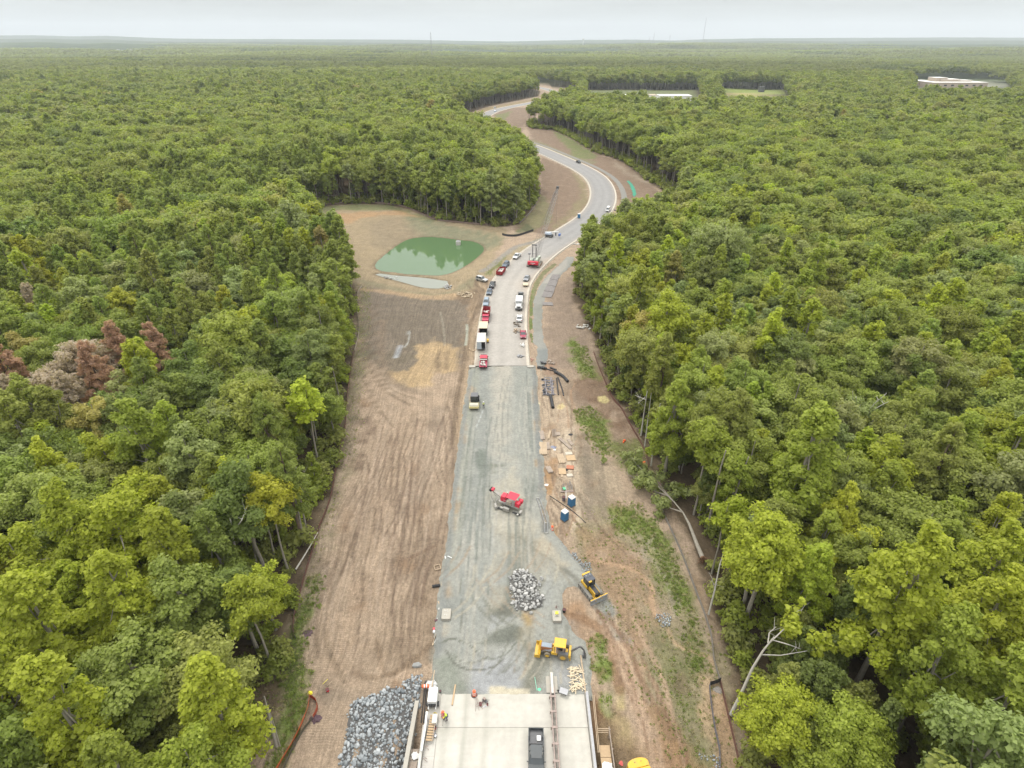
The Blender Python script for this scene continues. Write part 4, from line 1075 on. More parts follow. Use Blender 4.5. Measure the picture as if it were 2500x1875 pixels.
# hand-placed trees: crown centre pixel, height of crown centre, kind, tint, scale, label
def at3(u, v, z):
    a, b = W2(u, v, z); return Vector((float(a), float(b), z))
HERO = [
 (283, 838, 18, 'pine', 'red', 1.12, 'rust red dying pine with a narrow crown, right of the brown dead tree'),
 (372, 832, 18, 'pine', 'red', 1.12, 'dull red dying pine, rightmost of the red crowns in the left woods'),
 (190, 860, 18, 'broad', 'tanl', 1.08, 'wide pinkish brown dead tree among the red crowns of the left woods'),
 (236, 915, 17, 'pine', 'red', 1.15, 'brown red dead pine below the rust red one'),
 (165, 955, 16, 'pine', 'tanl', 1.05, 'reddish tan dead pine, lowest of the dead group'),
 (8, 895, 18, 'pine', 'red', 1.1, 'bright rust red pine cut by the left picture edge'),
 (20, 960, 17, 'pine', 'tanl', 1.1, 'dull brown pine at the left picture edge under the rust red one'),
 (50, 840, 17, 'round', 'brz', 1.05, 'orange tinged green tree left of the dead brown trees'),
 (70, 715, 18, 'pine', 'tanl', 1.0, 'grey brown dead pine behind the orange tinged tree'),
 (110, 925, 17, 'broad', 'tanl', 1.0, 'greyish tan dead tree with bare twigs between the brown and red pines'),
 (812, 770, 15, 'tall', 'lime', 1.05, 'tall pointed lime green tree beside the upper left silt fence'),
 (690, 685, 15, 'round', 'lime', .9, 'round lime green tree near the left side of the pond'),
 (535, 1745, 14, 'tall', 'yel', 1.15, 'yellow green tree with spiky boughs near the orange fence'),
 (490, 1880, 13, 'round', 'lime', .9, 'pale lime tree at the bottom edge left of the orange fence'),
 (330, 1640, 15, 'broad', 'pin', 1.15, 'large dark olive pine like tree left of the spiky yellow green tree'),
 (470, 1630, 15, 'broad', 'oli', 1.0, 'dense olive green tree touching the left silt fence'),
 (120, 1560, 16, 'tall', 'yel', 1.3, 'big yellow green tree near the lower left corner'),
 (200, 1790, 14, 'tall', 'yel', 1.15, 'yellow green tree at the bottom near the left corner'),
 (30, 1700, 15, 'tall', 'yel', 1.2, 'yellow green tree cut by the lower left picture edge'),
 (310, 1480, 16, 'tall', 'yel', 1.15, 'yellow green tree above the large olive tree'),
 (700, 1170, 15, 'pine', 'pin', 1.1, 'tall pine with long bare trunk by the left silt fence'),
 (660, 1060, 15, 'pine', 'pin', 1.1, 'green pine between the silt fence and the bare topped snag'),
 (1960, 1150, 18, 'tall', 'lime', 1.45, 'huge lime green tree with thick forked trunk, tallest right of the fallen tree'),
 (2180, 1500, 17, 'tall', 'yel', 1.35, 'bright yellow green tree with a leaning trunk near the lower right'),
 (2400, 1420, 16, 'tall', 'yel', 1.2, 'yellow green tree at the right picture edge, lower right woods'),
 (2450, 1720, 15, 'tall', 'lime', 1.2, 'light green tree in the lower right corner'),
 (2280, 1640, 15, 'tall', 'lime', 1.1, 'light green tree just left of the lower right corner tree'),
 (1900, 1770, 8, 'broad', 'yel', .95, 'low feathery yellow green tree at the bottom beside the right silt fence'),
 (2060, 1830, 8, 'broad', 'lime', 1.0, 'feathery light green tree at the bottom right of the feathery yellow one'),
 (1690, 880, 16, 'tall', 'yel', .85, 'narrow bright yellow green tree in the right woods below the big round crown'),
 (1640, 690, 16, 'tall', 'yel', .8, 'bright yellow tree left of the big round crown on the right'),
 (1755, 640, 16, 'broad', 'pale', 1.5, 'very large rounded grey green oak in the right woods'),
 (1980, 690, 16, 'tall', 'lime', 1.25, 'tall lime green tree right of the large grey green oak'),
 (1865, 750, 16, 'tall', 'yel', 1.0, 'yellow green pointed tree below and right of the large oak'),
 (2240, 870, 16, 'tall', 'yel', 1.1, 'lime yellow tree in the middle of the right woods'),
 (2420, 890, 16, 'tall', 'yel', 1.0, 'yellow green tree close to the right picture edge'),
 (1650, 1000, 16, 'tall', 'lime', 1.1, 'lime green tree with forked grey trunk above the fallen tree'),
 (1575, 510, 15, 'round', 'lime', 1.1, 'round lime green tree covering the green erosion mat end'),
 (1440, 600, 15, 'edge', 'mid', 1.2, 'dark green tree overhanging the road edge right of the curve'),
 (1475, 720, 14, 'tall', 'lime', .9, 'lime tree at the right road bank beside the timber mats'),
]
hero = []
for u, v, zz, kd, tn, s, lab in HERO:
    p = at3(u, v, zz)
    if kd == 'broad' and lab.startswith('low') or lab.startswith('feathery'): s = s * .8
    hero.append((p.x, p.y, kd, np.array(TINT[tn]) * (1.0), s, lab))
hx = np.array([(h[0], h[1]) for h in hero])
def keep(c):
    d = np.hypot(hx[:, 0] - c[0], hx[:, 1] - c[1])
    r = np.array([KIND[h[2]]['R'] * h[4] * (1.25 if h[2] == 'pine' or 'dead' in h[5] else .75) for h in hero]) + 1.5
    return not (d < r).any()
GAPS = [(33.5, 45, 4.5), (37.5, 46, 5), (41.5, 49, 4)] + [(float(W2(u, v, 8)[0]), float(W2(u, v, 8)[1]), r) for u, v, r in ((1815, 545, 7), (2050, 1620, 4), (2120, 1690, 4), (270, 1790, 3.5), (1660, 1370, 2.5), (1740, 1240, 3), (600, 1420, 3), (730, 1290, 3), (2130, 1010, 3), (830, 1500, 2))]
cand = [c for c in cand if keep(c) and all(math.hypot(c[0] - a, c[1] - b) > r for a, b, r in GAPS)]
NEARN = 262
def plant(x, y, kd, t, s, label, group, name=None, lean=0.):
    k = gt.integers(len(CR[kd]))
    nm = name or ('pine_tree' if kd == 'pine' else 'tree')
    o = empty(nm, (x, y, float(hz(x, y)) - .1), label, 'tree', gt.uniform(0, 2 * PI), group)
    sz = s * gt.uniform(.92, 1.1)
    o.scale = (s, s, sz)
    c = link('crown', CR[kd][k], parent=o); c['tint'] = [float(q) for q in t]
    link('trunk', TK[kd][k], parent=o)
    return o
for x_, y_, kd, t, s, lab in hero: plant(x_, y_, kd, t, s, lab, None)
TD = {'mid': 'mid green', 'yel': 'yellow green', 'oli': 'olive', 'dark': 'dark green', 'pin': 'olive green', 'lime': 'light green', 'pale': 'grey green', 'brz': 'bronze'}
KD = {'round': 'round tree', 'broad': 'wide tree', 'tall': 'pointed tree', 'pine': 'pine', 'edge': 'slender tree'}
LM = [(60, 1750, 'in the lower left corner'), (330, 1760, 'at the bottom, left woods'), (600, 1700, 'by the orange fence'), (640, 1500, 'by the lower left silt fence'), (400, 1520, 'inside the lower left woods'), (100, 1450, 'at the left edge, low'),
      (150, 1200, 'at the left edge, mid height'), (450, 1250, 'by the pale snag'), (700, 1200, 'by the pair of snags'), (750, 1000, 'along the left silt fence'), (500, 1000, 'in the middle left woods'), (250, 1000, 'below the dead red trees'),
      (100, 850, 'among the dead red trees'), (450, 800, 'right of the dead red trees'), (700, 800, 'left of the grey field'), (750, 600, 'left of the pond'), (450, 600, 'far left of the pond'), (100, 600, 'at the upper left edge'),
      (1450, 650, 'by the crane'), (1480, 800, 'by the right road bend'), (1580, 950, 'by the brown fence'), (1660, 1150, 'by the fallen tree'), (1800, 1350, 'beyond the fallen tree'), (1850, 1550, 'by the leaning white tree'), (1900, 1780, 'at the bottom by the right fence'),
      (2200, 1780, 'at the bottom, right woods'), (2430, 1750, 'in the lower right corner'), (2400, 1450, 'at the right edge, low'), (2150, 1350, 'inside the lower right woods'), (2000, 1100, 'by the huge lime tree'), (2300, 1100, 'at the right edge, mid height'),
      (2150, 900, 'around the forked dead tree'), (1850, 850, 'in the middle right woods'), (1750, 680, 'by the large grey oak'), (2050, 650, 'right of the large oak'), (2400, 750, 'at the upper right edge'), (1600, 560, 'by the green mat')]
def to_px(x, y, z):
    zc = y * CT + (HC - z) * ST; yc = (HC - z) * CT - y * ST
    return UC + F * x / zc, 937.5 + F * yc / zc
ORD = ['leftmost', 'second from left', 'third from left', 'fourth from left', 'fifth from left', 'sixth from left', 'seventh from left', 'eighth from left', 'ninth from left', 'tenth from left', 'eleventh from left', 'twelfth from left', 'thirteenth from left', 'fourteenth from left', 'fifteenth from left', 'rightmost']
GRP = {}
for c in cand[:NEARN]:
    u, v = to_px(c[0], c[1], 14); lm = min(LM, key=lambda q: (q[0] - u) ** 2 + (q[1] - v) ** 2)[2]
    GRP.setdefault((TD[c[3]] + ' ' + KD[c[2]], lm), []).append((u, c))
for (kn, lm), L_ in GRP.items():
    L_.sort(key=lambda q: q[0])
    for i, (u, c) in enumerate(L_):
        x_, y_, kd, tn, t, s, e = c
        if len(L_) == 1: lab = f'{kn} {lm}, the only one of its colour there' if len((kn + lm).split()) < 8 else f'{kn} standing {lm}'
        elif len(L_) == 2: lab = ('left' if i == 0 else 'right') + f' of two {kn}s {lm}'
        else: lab = f'{ORD[min(i, 15)]} of the {kn}s {lm}'
        plant(x_, y_, kd, t, s, lab, 'broadleaf trees and pines of the woods')
def inst(x, y, z, key, s, t, rot=None):
    L = PIDX[key]
    INST.append((x, y, z, L[int(gt.integers(len(L)))], gt.uniform(0, 2 * PI) if rot is None else rot, s, t))
for c in cand[NEARN:]:
    x_, y_, kd, tn, t, s, e = c
    if not sector(x_, y_ , 1.12): continue
    d = math.hypot(x_, y_)
    if kd in ('round', 'broad') and d > 215 and gt.random() < .6: kd = 'dome'
    inst(x_, y_, float(hz(x_, y_)) - .1, (kd, 0 if d < 235 else 1), s, t)
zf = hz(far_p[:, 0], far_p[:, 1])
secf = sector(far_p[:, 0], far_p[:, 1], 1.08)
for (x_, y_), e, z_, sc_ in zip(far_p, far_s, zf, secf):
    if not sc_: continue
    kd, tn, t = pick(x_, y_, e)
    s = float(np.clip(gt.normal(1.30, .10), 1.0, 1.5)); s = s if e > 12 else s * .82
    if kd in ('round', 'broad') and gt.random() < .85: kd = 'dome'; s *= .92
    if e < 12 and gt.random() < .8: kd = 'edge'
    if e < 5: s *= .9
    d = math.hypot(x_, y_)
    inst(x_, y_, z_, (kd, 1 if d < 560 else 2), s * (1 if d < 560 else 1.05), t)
# undergrowth: along every edge, and thinly under the near woods
# mid storey fills the gaps between the big crowns
mp_ = grid(14, 330, 6.0); ms = opensd(mp_[:, 0], mp_[:, 1])
ok = (ms < -2.5) & (gt.random(len(mp_)) < .8) & sector(mp_[:, 0], mp_[:, 1], 1.1) & ~inroad(mp_[:, 0], mp_[:, 1], 12)
for x_, y_ in mp_[ok]:
    tn = ['mid', 'dark', 'oli', 'dark', 'lime'][int(gt.integers(5))]
    d = math.hypot(x_, y_); kd = 'round' if gt.random() < .75 else 'tall'
    inst(x_, y_, float(hz(x_, y_)) - .1, (kd, 0 if d < 180 else 1), gt.uniform(.42, .66), np.array(TINT[tn]) * gt.uniform(.8, 1.0))
bp = grid(14, 700, 3.4)
bs_ = opensd(bp[:, 0], bp[:, 1]); d_ = np.hypot(bp[:, 0], bp[:, 1])
ok = (bs_ < -1.0) & ((bs_ > -14) | (d_ < 190)) & (gt.random(len(bp)) < np.where(bs_ > -6, .85, np.where(bs_ > -14, .6, .42))) & ~inroad(bp[:, 0], bp[:, 1], 10) & sector(bp[:, 0], bp[:, 1], 1.1)
bp = bp[ok]; zb = hz(bp[:, 0], bp[:, 1])
bw = np.interp(bs_[ok], [-6, -1], [1.35, .6])
BUSH = []
for (x_, y_), z_ in zip(bp, zb):
    d = math.hypot(x_, y_)
    tn = ['mid', 'oli', 'oli', 'lime'][int(gt.integers(4))]
    L = PIDX[('bush', 0 if d < 200 else 1)]
    BUSH.append((x_, y_, z_ - .2, L[int(gt.integers(len(L)))], gt.uniform(0, 6.28), gt.uniform(.55, 1.35), np.array(TINT[tn]) * gt.uniform(.7, 1.0)))
# distant canopy
FARI = []
def canopy(y0, y1, sp, key, hscale=1.):
    yy = y0
    while yy < y1:
        zc = (yy * CT + HC * ST) * .93 + sp * 2
        for xx in np.arange(-zc, zc, sp):
            x_, y_ = xx + gt.uniform(-3, 3), yy + gt.uniform(-3, 3)
            if float(opensd(np.array([x_]), np.array([y_]))[0]) > -sp * .3: continue
            L = PIDX[key]
            z_ = float(hz(x_, y_))
            cn = .66 + .62 * float(vnoise(x_ / 700 + 3, y_ / 210)) 
            base = np.array(TINT['mid']) * .6 + np.array(TINT['oli']) * .4
            r = gt.random()
            if r < .10: base = np.array(TINT['dark'])
            elif r < .16: base = np.array(TINT['lime']) * .9
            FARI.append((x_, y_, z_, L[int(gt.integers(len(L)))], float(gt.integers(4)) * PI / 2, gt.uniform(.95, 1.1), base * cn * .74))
        yy += sp
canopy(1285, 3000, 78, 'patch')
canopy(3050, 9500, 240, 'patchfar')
def scatter(name, lst, label):
    me = bpy.data.meshes.new(name)
    a = np.array([(p[0], p[1], p[2]) for p in lst], np.float32)
    me.vertices.add(len(a)); me.vertices.foreach_set('co', a.ravel())
    for nme, ty, arr, key in (('pidx', 'INT', [p[3] for p in lst], 'value'), ('rotz', 'FLOAT', [p[4] for p in lst], 'value'), ('scl', 'FLOAT', [p[5] for p in lst], 'value'),
                              ('tint', 'FLOAT_VECTOR', [p[6] for p in lst], 'vector')):
        at = me.attributes.new(nme, ty, 'POINT'); at.data.foreach_set(key, np.array(arr, np.int32 if ty == 'INT' else np.float32).ravel())
    o = link(name, me); tag(o, label, 'woodland', kind='stuff')
    ng = bpy.data.node_groups.new(name + '_placement', 'GeometryNodeTree')
    ng.interface.new_socket('Geometry', in_out='INPUT', socket_type='NodeSocketGeometry')
    ng.interface.new_socket('Geometry', in_out='OUTPUT', socket_type='NodeSocketGeometry')
    gi = ng.nodes.new('NodeGroupInput'); go = ng.nodes.new('NodeGroupOutput')
    ci = ng.nodes.new('GeometryNodeCollectionInfo'); ci.inputs['Collection'].default_value = PROTO
    ci.inputs['Separate Children'].default_value = True; ci.inputs['Reset Children'].default_value = True
    ip = ng.nodes.new('GeometryNodeInstanceOnPoints'); ip.inputs['Pick Instance'].default_value = True
    def na(n, ty):
        q = ng.nodes.new('GeometryNodeInputNamedAttribute'); q.data_type = ty; q.inputs['Name'].default_value = n
        return q
    cx = ng.nodes.new('ShaderNodeCombineXYZ')
    L = ng.links.new
    L(na('rotz', 'FLOAT').outputs[0], cx.inputs[2])
    L(gi.outputs[0], ip.inputs['Points']); L(ci.outputs[0], ip.inputs['Instance'])
    L(na('pidx', 'INT').outputs[0], ip.inputs['Instance Index'])
    L(cx.outputs[0], ip.inputs['Rotation']); L(na('scl', 'FLOAT').outputs[0], ip.inputs['Scale'])
    L(ip.outputs[0], go.inputs[0])
    md = o.modifiers.new('placement', 'NODES'); md.node_group = ng
    return o
scatter('woodland', INST, 'green mixed woodland on both sides of the new road reaching into the distance')
scatter('undergrowth', BUSH, 'low green brush under the trees and along the edges of the clearing')
scatter('distant_woodland', FARI, 'hazy green treetops stretching from the far woods to the horizon')
print('TREES', len(cand), 'inst', len(INST), 'bush', len(BUSH), 'far', len(FARI))

# bare trees, snags, fallen tree -------------------------------------
def bare(name, label, segs, r0, m, cat='tree', twigs=0, seed=1, leaves=None, tint='lime'):
    """segs: list of polylines [(u,v,z)...]; first is the trunk"""
    P = [[at3(*q) for q in s] for s in segs]
    o = empty(name, P[0][0], label, cat)
    base = Vector(P[0][0])
    mb = MB(); 
    tr = [p - base for p in P[0]]
    mb.tube(tr, r0, 8, r0 * .35); mb.build('trunk', m, o)
    g = random.Random(seed)
    if len(P) > 1:
        mb = MB()
        for s in P[1:]:
            q = [p - base for p in s]
            mb.tube(q, r0 * .38, 5, .03)
            for _ in range(twigs):
                a = q[-1].lerp(q[max(0, len(q) - 2)], g.random()); mb.cyl(a, a + Vector((g.uniform(-1, 1), g.uniform(-1, 1), g.uniform(-.2, 1))) * g.uniform(.6, 2.0), .035, .01, 3, cap=False)
        mb.build('branch', m, o)
    if leaves:
        gg = np.random.default_rng(seed); cs = []
        for (u, v, z, rad, n) in leaves:
            c = np.array(at3(u, v, z) - base); d = gg.normal(size=(n, 3)); d /= np.linalg.norm(d, axis=1)[:, None]
            lob = gg.normal(size=(7, 3)) * rad * .5; k = gg.integers(7, size=n)
            cs.append((c + lob[k] + d * rad * .38 * gg.uniform(.5, 1.1, (n, 1)), d + (0, 0, .4)))
        pos = np.vstack([c[0] for c in cs]); nr = np.vstack([c[1] for c in cs])
        v, f, lv = cards(pos, nr, .42, gg)
        c = link('crown', np_mesh('crown', v, f, {'leafv': ('FLOAT', lv)}), leafm, o); c['tint'] = [float(q) for q in TINT[tint]]
    return o
bare('leaning_tree', 'leaning white barked tree with a long bare side branch by the lower right silt fence',
     [[(1784, 1745, 0), (1808, 1697, 3), (1838, 1630, 7), (1862, 1590, 9.5), (1890, 1555, 12)], [(1858, 1598, 9), (1905, 1600, 9.5), (1965, 1590, 10.5), (2015, 1578, 11.5)], [(1880, 1568, 11), (1915, 1535, 12.5), (1950, 1500, 14), (1965, 1478, 15)],
      [(1875, 1570, 10.8), (1878, 1545, 11.5), (1895, 1530, 12.2)], [(1885, 1562, 11), (1930, 1575, 11.5), (1955, 1585, 11)]], .25, mat('pale_dead_bark', (.46, .43, .37), .85, noise=.2), twigs=4, leaves=[(1950, 1545, 12.5, 2.6, 1100), (2020, 1575, 11.6, 1.2, 300), (1945, 1495, 14, 1.6, 380), (1812, 1700, 3, .8, 120)], tint='yel')
bare('fallen_tree', 'uprooted grey tree lying across the right silt fence with its crown on the grass', 
     [[(1716, 1364, .5), (1700, 1325, .9), (1683, 1280, 1.3), (1668, 1252, 1.5)], [(1668, 1252, 1.5), (1645, 1225, 1.5), (1620, 1195, 1.3), (1590, 1160, 1.0)], [(1666, 1250, 1.5), (1635, 1240, 1.3), (1605, 1215, 1.2)],
      [(1650, 1230, 1.5), (1610, 1190, 1.3), (1560, 1140, .9), (1540, 1118, .7)], [(1600, 1180, 1), (1560, 1170, .8), (1535, 1160, .4)], [(1630, 1210, 1.4), (1600, 1200, 1.0), (1575, 1190, .5)]], .42, bark, twigs=14, seed=4,
     leaves=[(1600, 1185, 1.4, 3.4, 1500), (1575, 1150, 1.2, 3.0, 1300), (1545, 1125, 1.0, 2.4, 800), (1630, 1235, 1.4, 2.6, 900), (1655, 1200, 2.0, 2.4, 600), (1478, 1122, .5, .8, 120)], tint='pale')
rb = MB()
for i in range(16):
    a = i * PI / 8; rb.cyl((0, 0, 0), (math.cos(a) * 1.2, -.5 + .2 * math.sin(i * 2), math.sin(a) * 1.2), .12, .02, 4)
rb.ball((0, 0, 0), .62, sq=(1, .5, 1))
rp = [o for o in bpy.data.objects if o.name == 'fallen_tree'][0]
rb.build('root_plate', mat('root_soil', (.20, .11, .06), .95, noise=.3), rp)
SN = [
 ('dead_tree', 'tall pale snag with sparse bare boughs in the left woods near the fence', [[(607, 1462, 0), (585, 1390, 6), (572, 1330, 11), (562, 1265, 17)], [(575, 1350, 10), (545, 1325, 12), (500, 1332, 12)], [(568, 1300, 14), (590, 1270, 17), (600, 1245, 18)], [(565, 1310, 13), (545, 1270, 16), (520, 1255, 17)]], .30, barkw),
 ('dead_tree', 'grey snag with broken top just right of the tall pale snag', [[(632, 1405, 0), (622, 1350, 5), (606, 1285, 12)], [(612, 1310, 10), (625, 1275, 13)]], .22, bark),
 ('dead_tree', 'straight bare topped snag, left one of the pair beside the upper silt fence', [[(742, 1322, 0), (728, 1250, 7), (712, 1180, 14), (704, 1150, 17)], [(708, 1170, 15), (725, 1140, 18)], [(706, 1165, 15), (690, 1135, 18)], [(706, 1165, 15), (712, 1128, 19)]], .22, bark),
 ('dead_tree', 'bare topped snag, right one of the pair beside the upper silt fence', [[(750, 1305, 0), (738, 1240, 6), (722, 1165, 14)], [(725, 1180, 13), (745, 1150, 16)]], .22, bark),
 ('leaning_tree', 'thin pale trunk leaning across the left silt fence', [[(722, 1390, .3), (750, 1345, 1.2), (776, 1300, 1.6)]], .16, barkw),
 ('dead_tree', 'long straight trunk left of the pair of snags', [[(672, 1372, 0), (660, 1310, 6), (640, 1240, 13)]], .20, bark),
 ('dead_tree', 'bare forked dead tree in the middle of the right woods', [[(2105, 1050, 8), (2118, 1015, 14)], [(2112, 1012, 14), (2135, 985, 17), (2165, 960, 20)], [(2112, 1012, 14), (2150, 990, 16), (2170, 980, 17)]], .2, barkw),
 ('dead_tree', 'pair of thin dead stems behind the forked dead tree', [[(2083, 1005, 10), (2082, 955, 20)], [(2092, 1005, 10), (2091, 970, 18)]], .14, barkw),
 ('dead_tree', 'pale bare stems at the edge of the dark gap in the right woods', [[(1820, 595, 6), (1828, 560, 14), (1829, 545, 18)], [(1824, 570, 10), (1840, 545, 16)]], .16, barkw),
 ('slender_tree', 'slender grey stem leaning out beyond the lower right silt fence', [[(1730, 1500, 0), (1745, 1440, 5), (1757, 1380, 9), (1768, 1345, 11)], [(1745, 1440, 5), (1738, 1410, 7)], [(1757, 1380, 9), (1785, 1365, 10)]], .16, barkw),
 ('slender_tree', 'long pale trunk left of the forked tree at the right fence', [[(1590, 1137, 0), (1598, 1060, 8), (1612, 985, 16)]], .20, barkw),
 ('slender_tree', 'thin pale trunk between the two long trunks at the right fence', [[(1574, 1091, 0), (1581, 1030, 6), (1590, 960, 14)]], .14, barkw),
 ('slender_tree', 'pale trunk with broken boughs, leftmost at the right fence bend', [[(1565, 1063, 0), (1572, 1010, 6), (1580, 955, 13)], [(1576, 975, 10), (1550, 965, 10)], [(1574, 970, 10), (1558, 985, 8)]], .20, barkw),
 ('slender_tree', 'grey forked trunk standing right of the long pale trunks', [[(1657, 1148, 0), (1661, 1100, 5), (1664, 1062, 9)], [(1664, 1062, 9), (1652, 1035, 12), (1650, 1010, 14)], [(1664, 1062, 9), (1680, 1030, 13), (1690, 1000, 16)]], .26, barkw),
 ('slender_tree', 'leaning mossy trunk left of the huge lime tree', [[(1727, 1293, 0), (1742, 1220, 8), (1760, 1140, 16), (1772, 1100, 20)]], .24, bark),
 ('slender_tree', 'leaning mossy trunk nearest the huge lime tree', [[(1762, 1318, 0), (1785, 1240, 8), (1810, 1160, 15), (1828, 1115, 19)]], .24, bark),
 ('leaning_tree', 'two long trunks leaning at the bottom left beside the orange fence', [[(676, 1822, 0), (660, 1760, 3.5), (645, 1700, 7)], [(684, 1822, 0), (668, 1765, 3), (652, 1720, 5)]], .24, bark),
]
for i, (nm, lab, sg, r0, m) in enumerate(SN): bare(nm, lab, sg, r0, m, twigs=5, seed=i)
# ------------------------------------------------------------ shared paints
def PM(n, c, r=.35, **k): return mat(n, c, r, **k)
blackm = PM('black_rubber', (.025, .025, .027), .8, noise=.2)
glass = PM('dark_glass', (.03, .04, .045), .08, spec=.8, noise=.02)
steel = PM('grey_steel', (.30, .30, .31), .45, metal=.6, noise=.15)
dsteel = PM('dark_steel', (.10, .10, .105), .5, noise=.2)
white = PM('white_paint', (.72, .72, .70), .4, noise=.05)
dirtyw = PM('weathered_white', (.52, .50, .455), .7, noise=.12)
yellow = PM('machine_yellow', (.66, .40, .03), .45, noise=.1, dirt=.3)
red = PM('bright_red_paint', (.62, .03, .06), .4, noise=.08)
dred = PM('dark_red_paint', (.30, .03, .035), .5, noise=.15)
orange = PM('safety_orange', (.85, .13, .03), .5, noise=.06)
wood = PM('fresh_lumber', (.43, .33, .225), .8, noise=.18)
oldwood = PM('weathered_lumber', (.33, .27, .22), .9, noise=.25)
plyw = PM('plywood', (.45, .32, .19), .8, noise=.12)
chrome = PM('bright_metal', (.7, .7, .7), .25, metal=.9)
lampw = PM('headlight_lens', (.75, .75, .72), .15)
lampr = PM('tail_light_lens', (.45, .02, .02), .25)
rim_m = PM('wheel_rim', (.42, .42, .43), .4, metal=.5)
blue = PM('portable_toilet_blue', (.045, .17, .33), .55, noise=.06)
hivis = PM('hi_vis_yellow', (.62, .85, .06), .7, noise=.08)
denim = PM('blue_work_trousers', (.07, .09, .14), .9)
skin = PM('skin', (.40, .23, .16), .7)
concr = mat('cast_concrete', (.40, .375, .325), .85, noise=.12, nscale=1.2, dirt=.2)
deckm = ground_mat('deck_concrete', scales=((.25, .05), (1.6, .05), (12., .04)), bump=.08, bd=.02, rough=.8)

# ------------------------------------------------------------ bridge
DX0, DX1, DY1, DY0 = -11.75, 10.05, 46.1, -30.0
def slab(name, x0, x1, y0, y1, z0, z1, base, res=.25, zones=(), lines=(), kind='structure', parent=None, mm=None):
    xs = np.linspace(x0, x1, max(2, int((x1 - x0) / res))); ys = np.linspace(y0, y1, max(2, int((y1 - y0) / res)))
    X, Y = np.meshgrid(xs, ys); x = X.ravel(); y = Y.ravel()
    c = np.tile(np.array(base, float), (len(x), 1))
    k = 1 + .16 * fbm(x / .8, y / 9, 3) + .16 * fbm(x / 5, y / .7, 3) + .12 * fbm(x / 1.2, y / 1.2, 3)
    c = c * k[:, None]
    for (xa, wd, st) in ((-6.3, .35, .33), (-3.6, .45, .22), (-8.9, .5, .2), (7.6, .5, .10), (6.6, .3, .08), (9.2, .3, .08)):
        w = np.exp(-((x - xa - .4 * fbm(y / 6, y * 0 + xa, 2)) / wd) ** 2) * st * 1.6
        c = c * (1 - w[:, None]) + np.array((.22, .22, .185)) * w[:, None]
    w = (sstep(y1 - 2.5, y1, y) * .5 * (fbm(x / 1.3, y / 1.3, 3) + .5))[:, None]; c = c * (1 - w) + np.array((.30, .29, .24)) * w
    w = (sstep(.05, .3, fbm(x / 2.0 + 9, y / 1.0, 3)) * sstep(-9.9, -7.5, -np.abs(x + 9) + -0.) * .0)[:, None]
    I = np.arange(len(x)).reshape(X.shape)
    f = np.stack([I[:-1, :-1].ravel(), I[:-1, 1:].ravel(), I[1:, 1:].ravel(), I[1:, :-1].ravel()], 1)
    v = np.c_[x, y, np.full(len(x), z1)]; n = len(v)
    edge = np.array([(x0, y0, z0), (x1, y0, z0), (x1, y1, z0), (x0, y1, z0), (x0, y0, z1), (x1, y0, z1), (x1, y1, z1), (x0, y1, z1)])
    v = np.vstack([v, edge]); q = np.array([(0, 3, 2, 1), (0, 1, 5, 4), (1, 2, 6, 5), (2, 3, 7, 6), (3, 0, 4, 7)]) + n
    f = np.vstack([f, q]); c = np.vstack([c, np.tile(np.array(base), (8, 1))])
    return link(name, np_mesh(name, v, f, {'tone': ('FLOAT_COLOR', np.c_[c, np.ones(len(v))])}), mm or deckm, parent)
br = empty('bridge_deck', (0, 0, 0), 'pale concrete bridge deck with two parapets and a centre barrier line', 'bridge')
J = [-30, -8, 14, 29.5, 41.55, DY1]
for i in range(len(J) - 1):
    slab('deck_slab', -9.85, DX1, J[i] + (.02 if i else 0), J[i + 1] - .02, -.9, 0.0, (.385, .365, .325), parent=br)
    slab('sidewalk_slab', -11.3, -9.87, J[i] + (.02 if i else 0), J[i + 1] - .02, -.9, .10, (.375, .355, .32), parent=br)
m = MB()
for yy in np.arange(-20, 46, 3.05): m.box((-10.58, yy, .103), (1.43, .03, .006))
m.build('joint_lines', mat('joint_grey', (.30, .28, .25), .9), br)  # plain grey strips mark the slab joints
MBx = MB(); MBx.box((-9.86, 10, .05), (.02, 72, .11)); MBx.build('kerb_joint', mat('joint_grey', (.3, .28, .25)), br)
m = MB(); m.box((-11.55, 5.5, -.1), (.42, 72, 1.7), tx=.8); m.build('left_parapet', dirtyw, br)
m = MB(); m.box((10.33, 7.95, -.1), (.46, 76.1, 1.7), tx=.75); m.build('right_parapet', dirtyw, br)
m = MB(); m.box((10.33, 7.95, .78), (.34, 75.9, .06)); m.build('parapet_cap', steel, br)
m = MB(); m.box((-13.3, 38.9, -1.1), (.55, 12.5, 2.2), rz=R(-2)); m.box((-12.4, 38, -1.9), (1.6, .5, 1.9)); m.build('wing_wall', concr, br)
m = MB(); m.box((0, 20, -2.4), (20, 52, 3.0)); m.build('girders', concr, br)
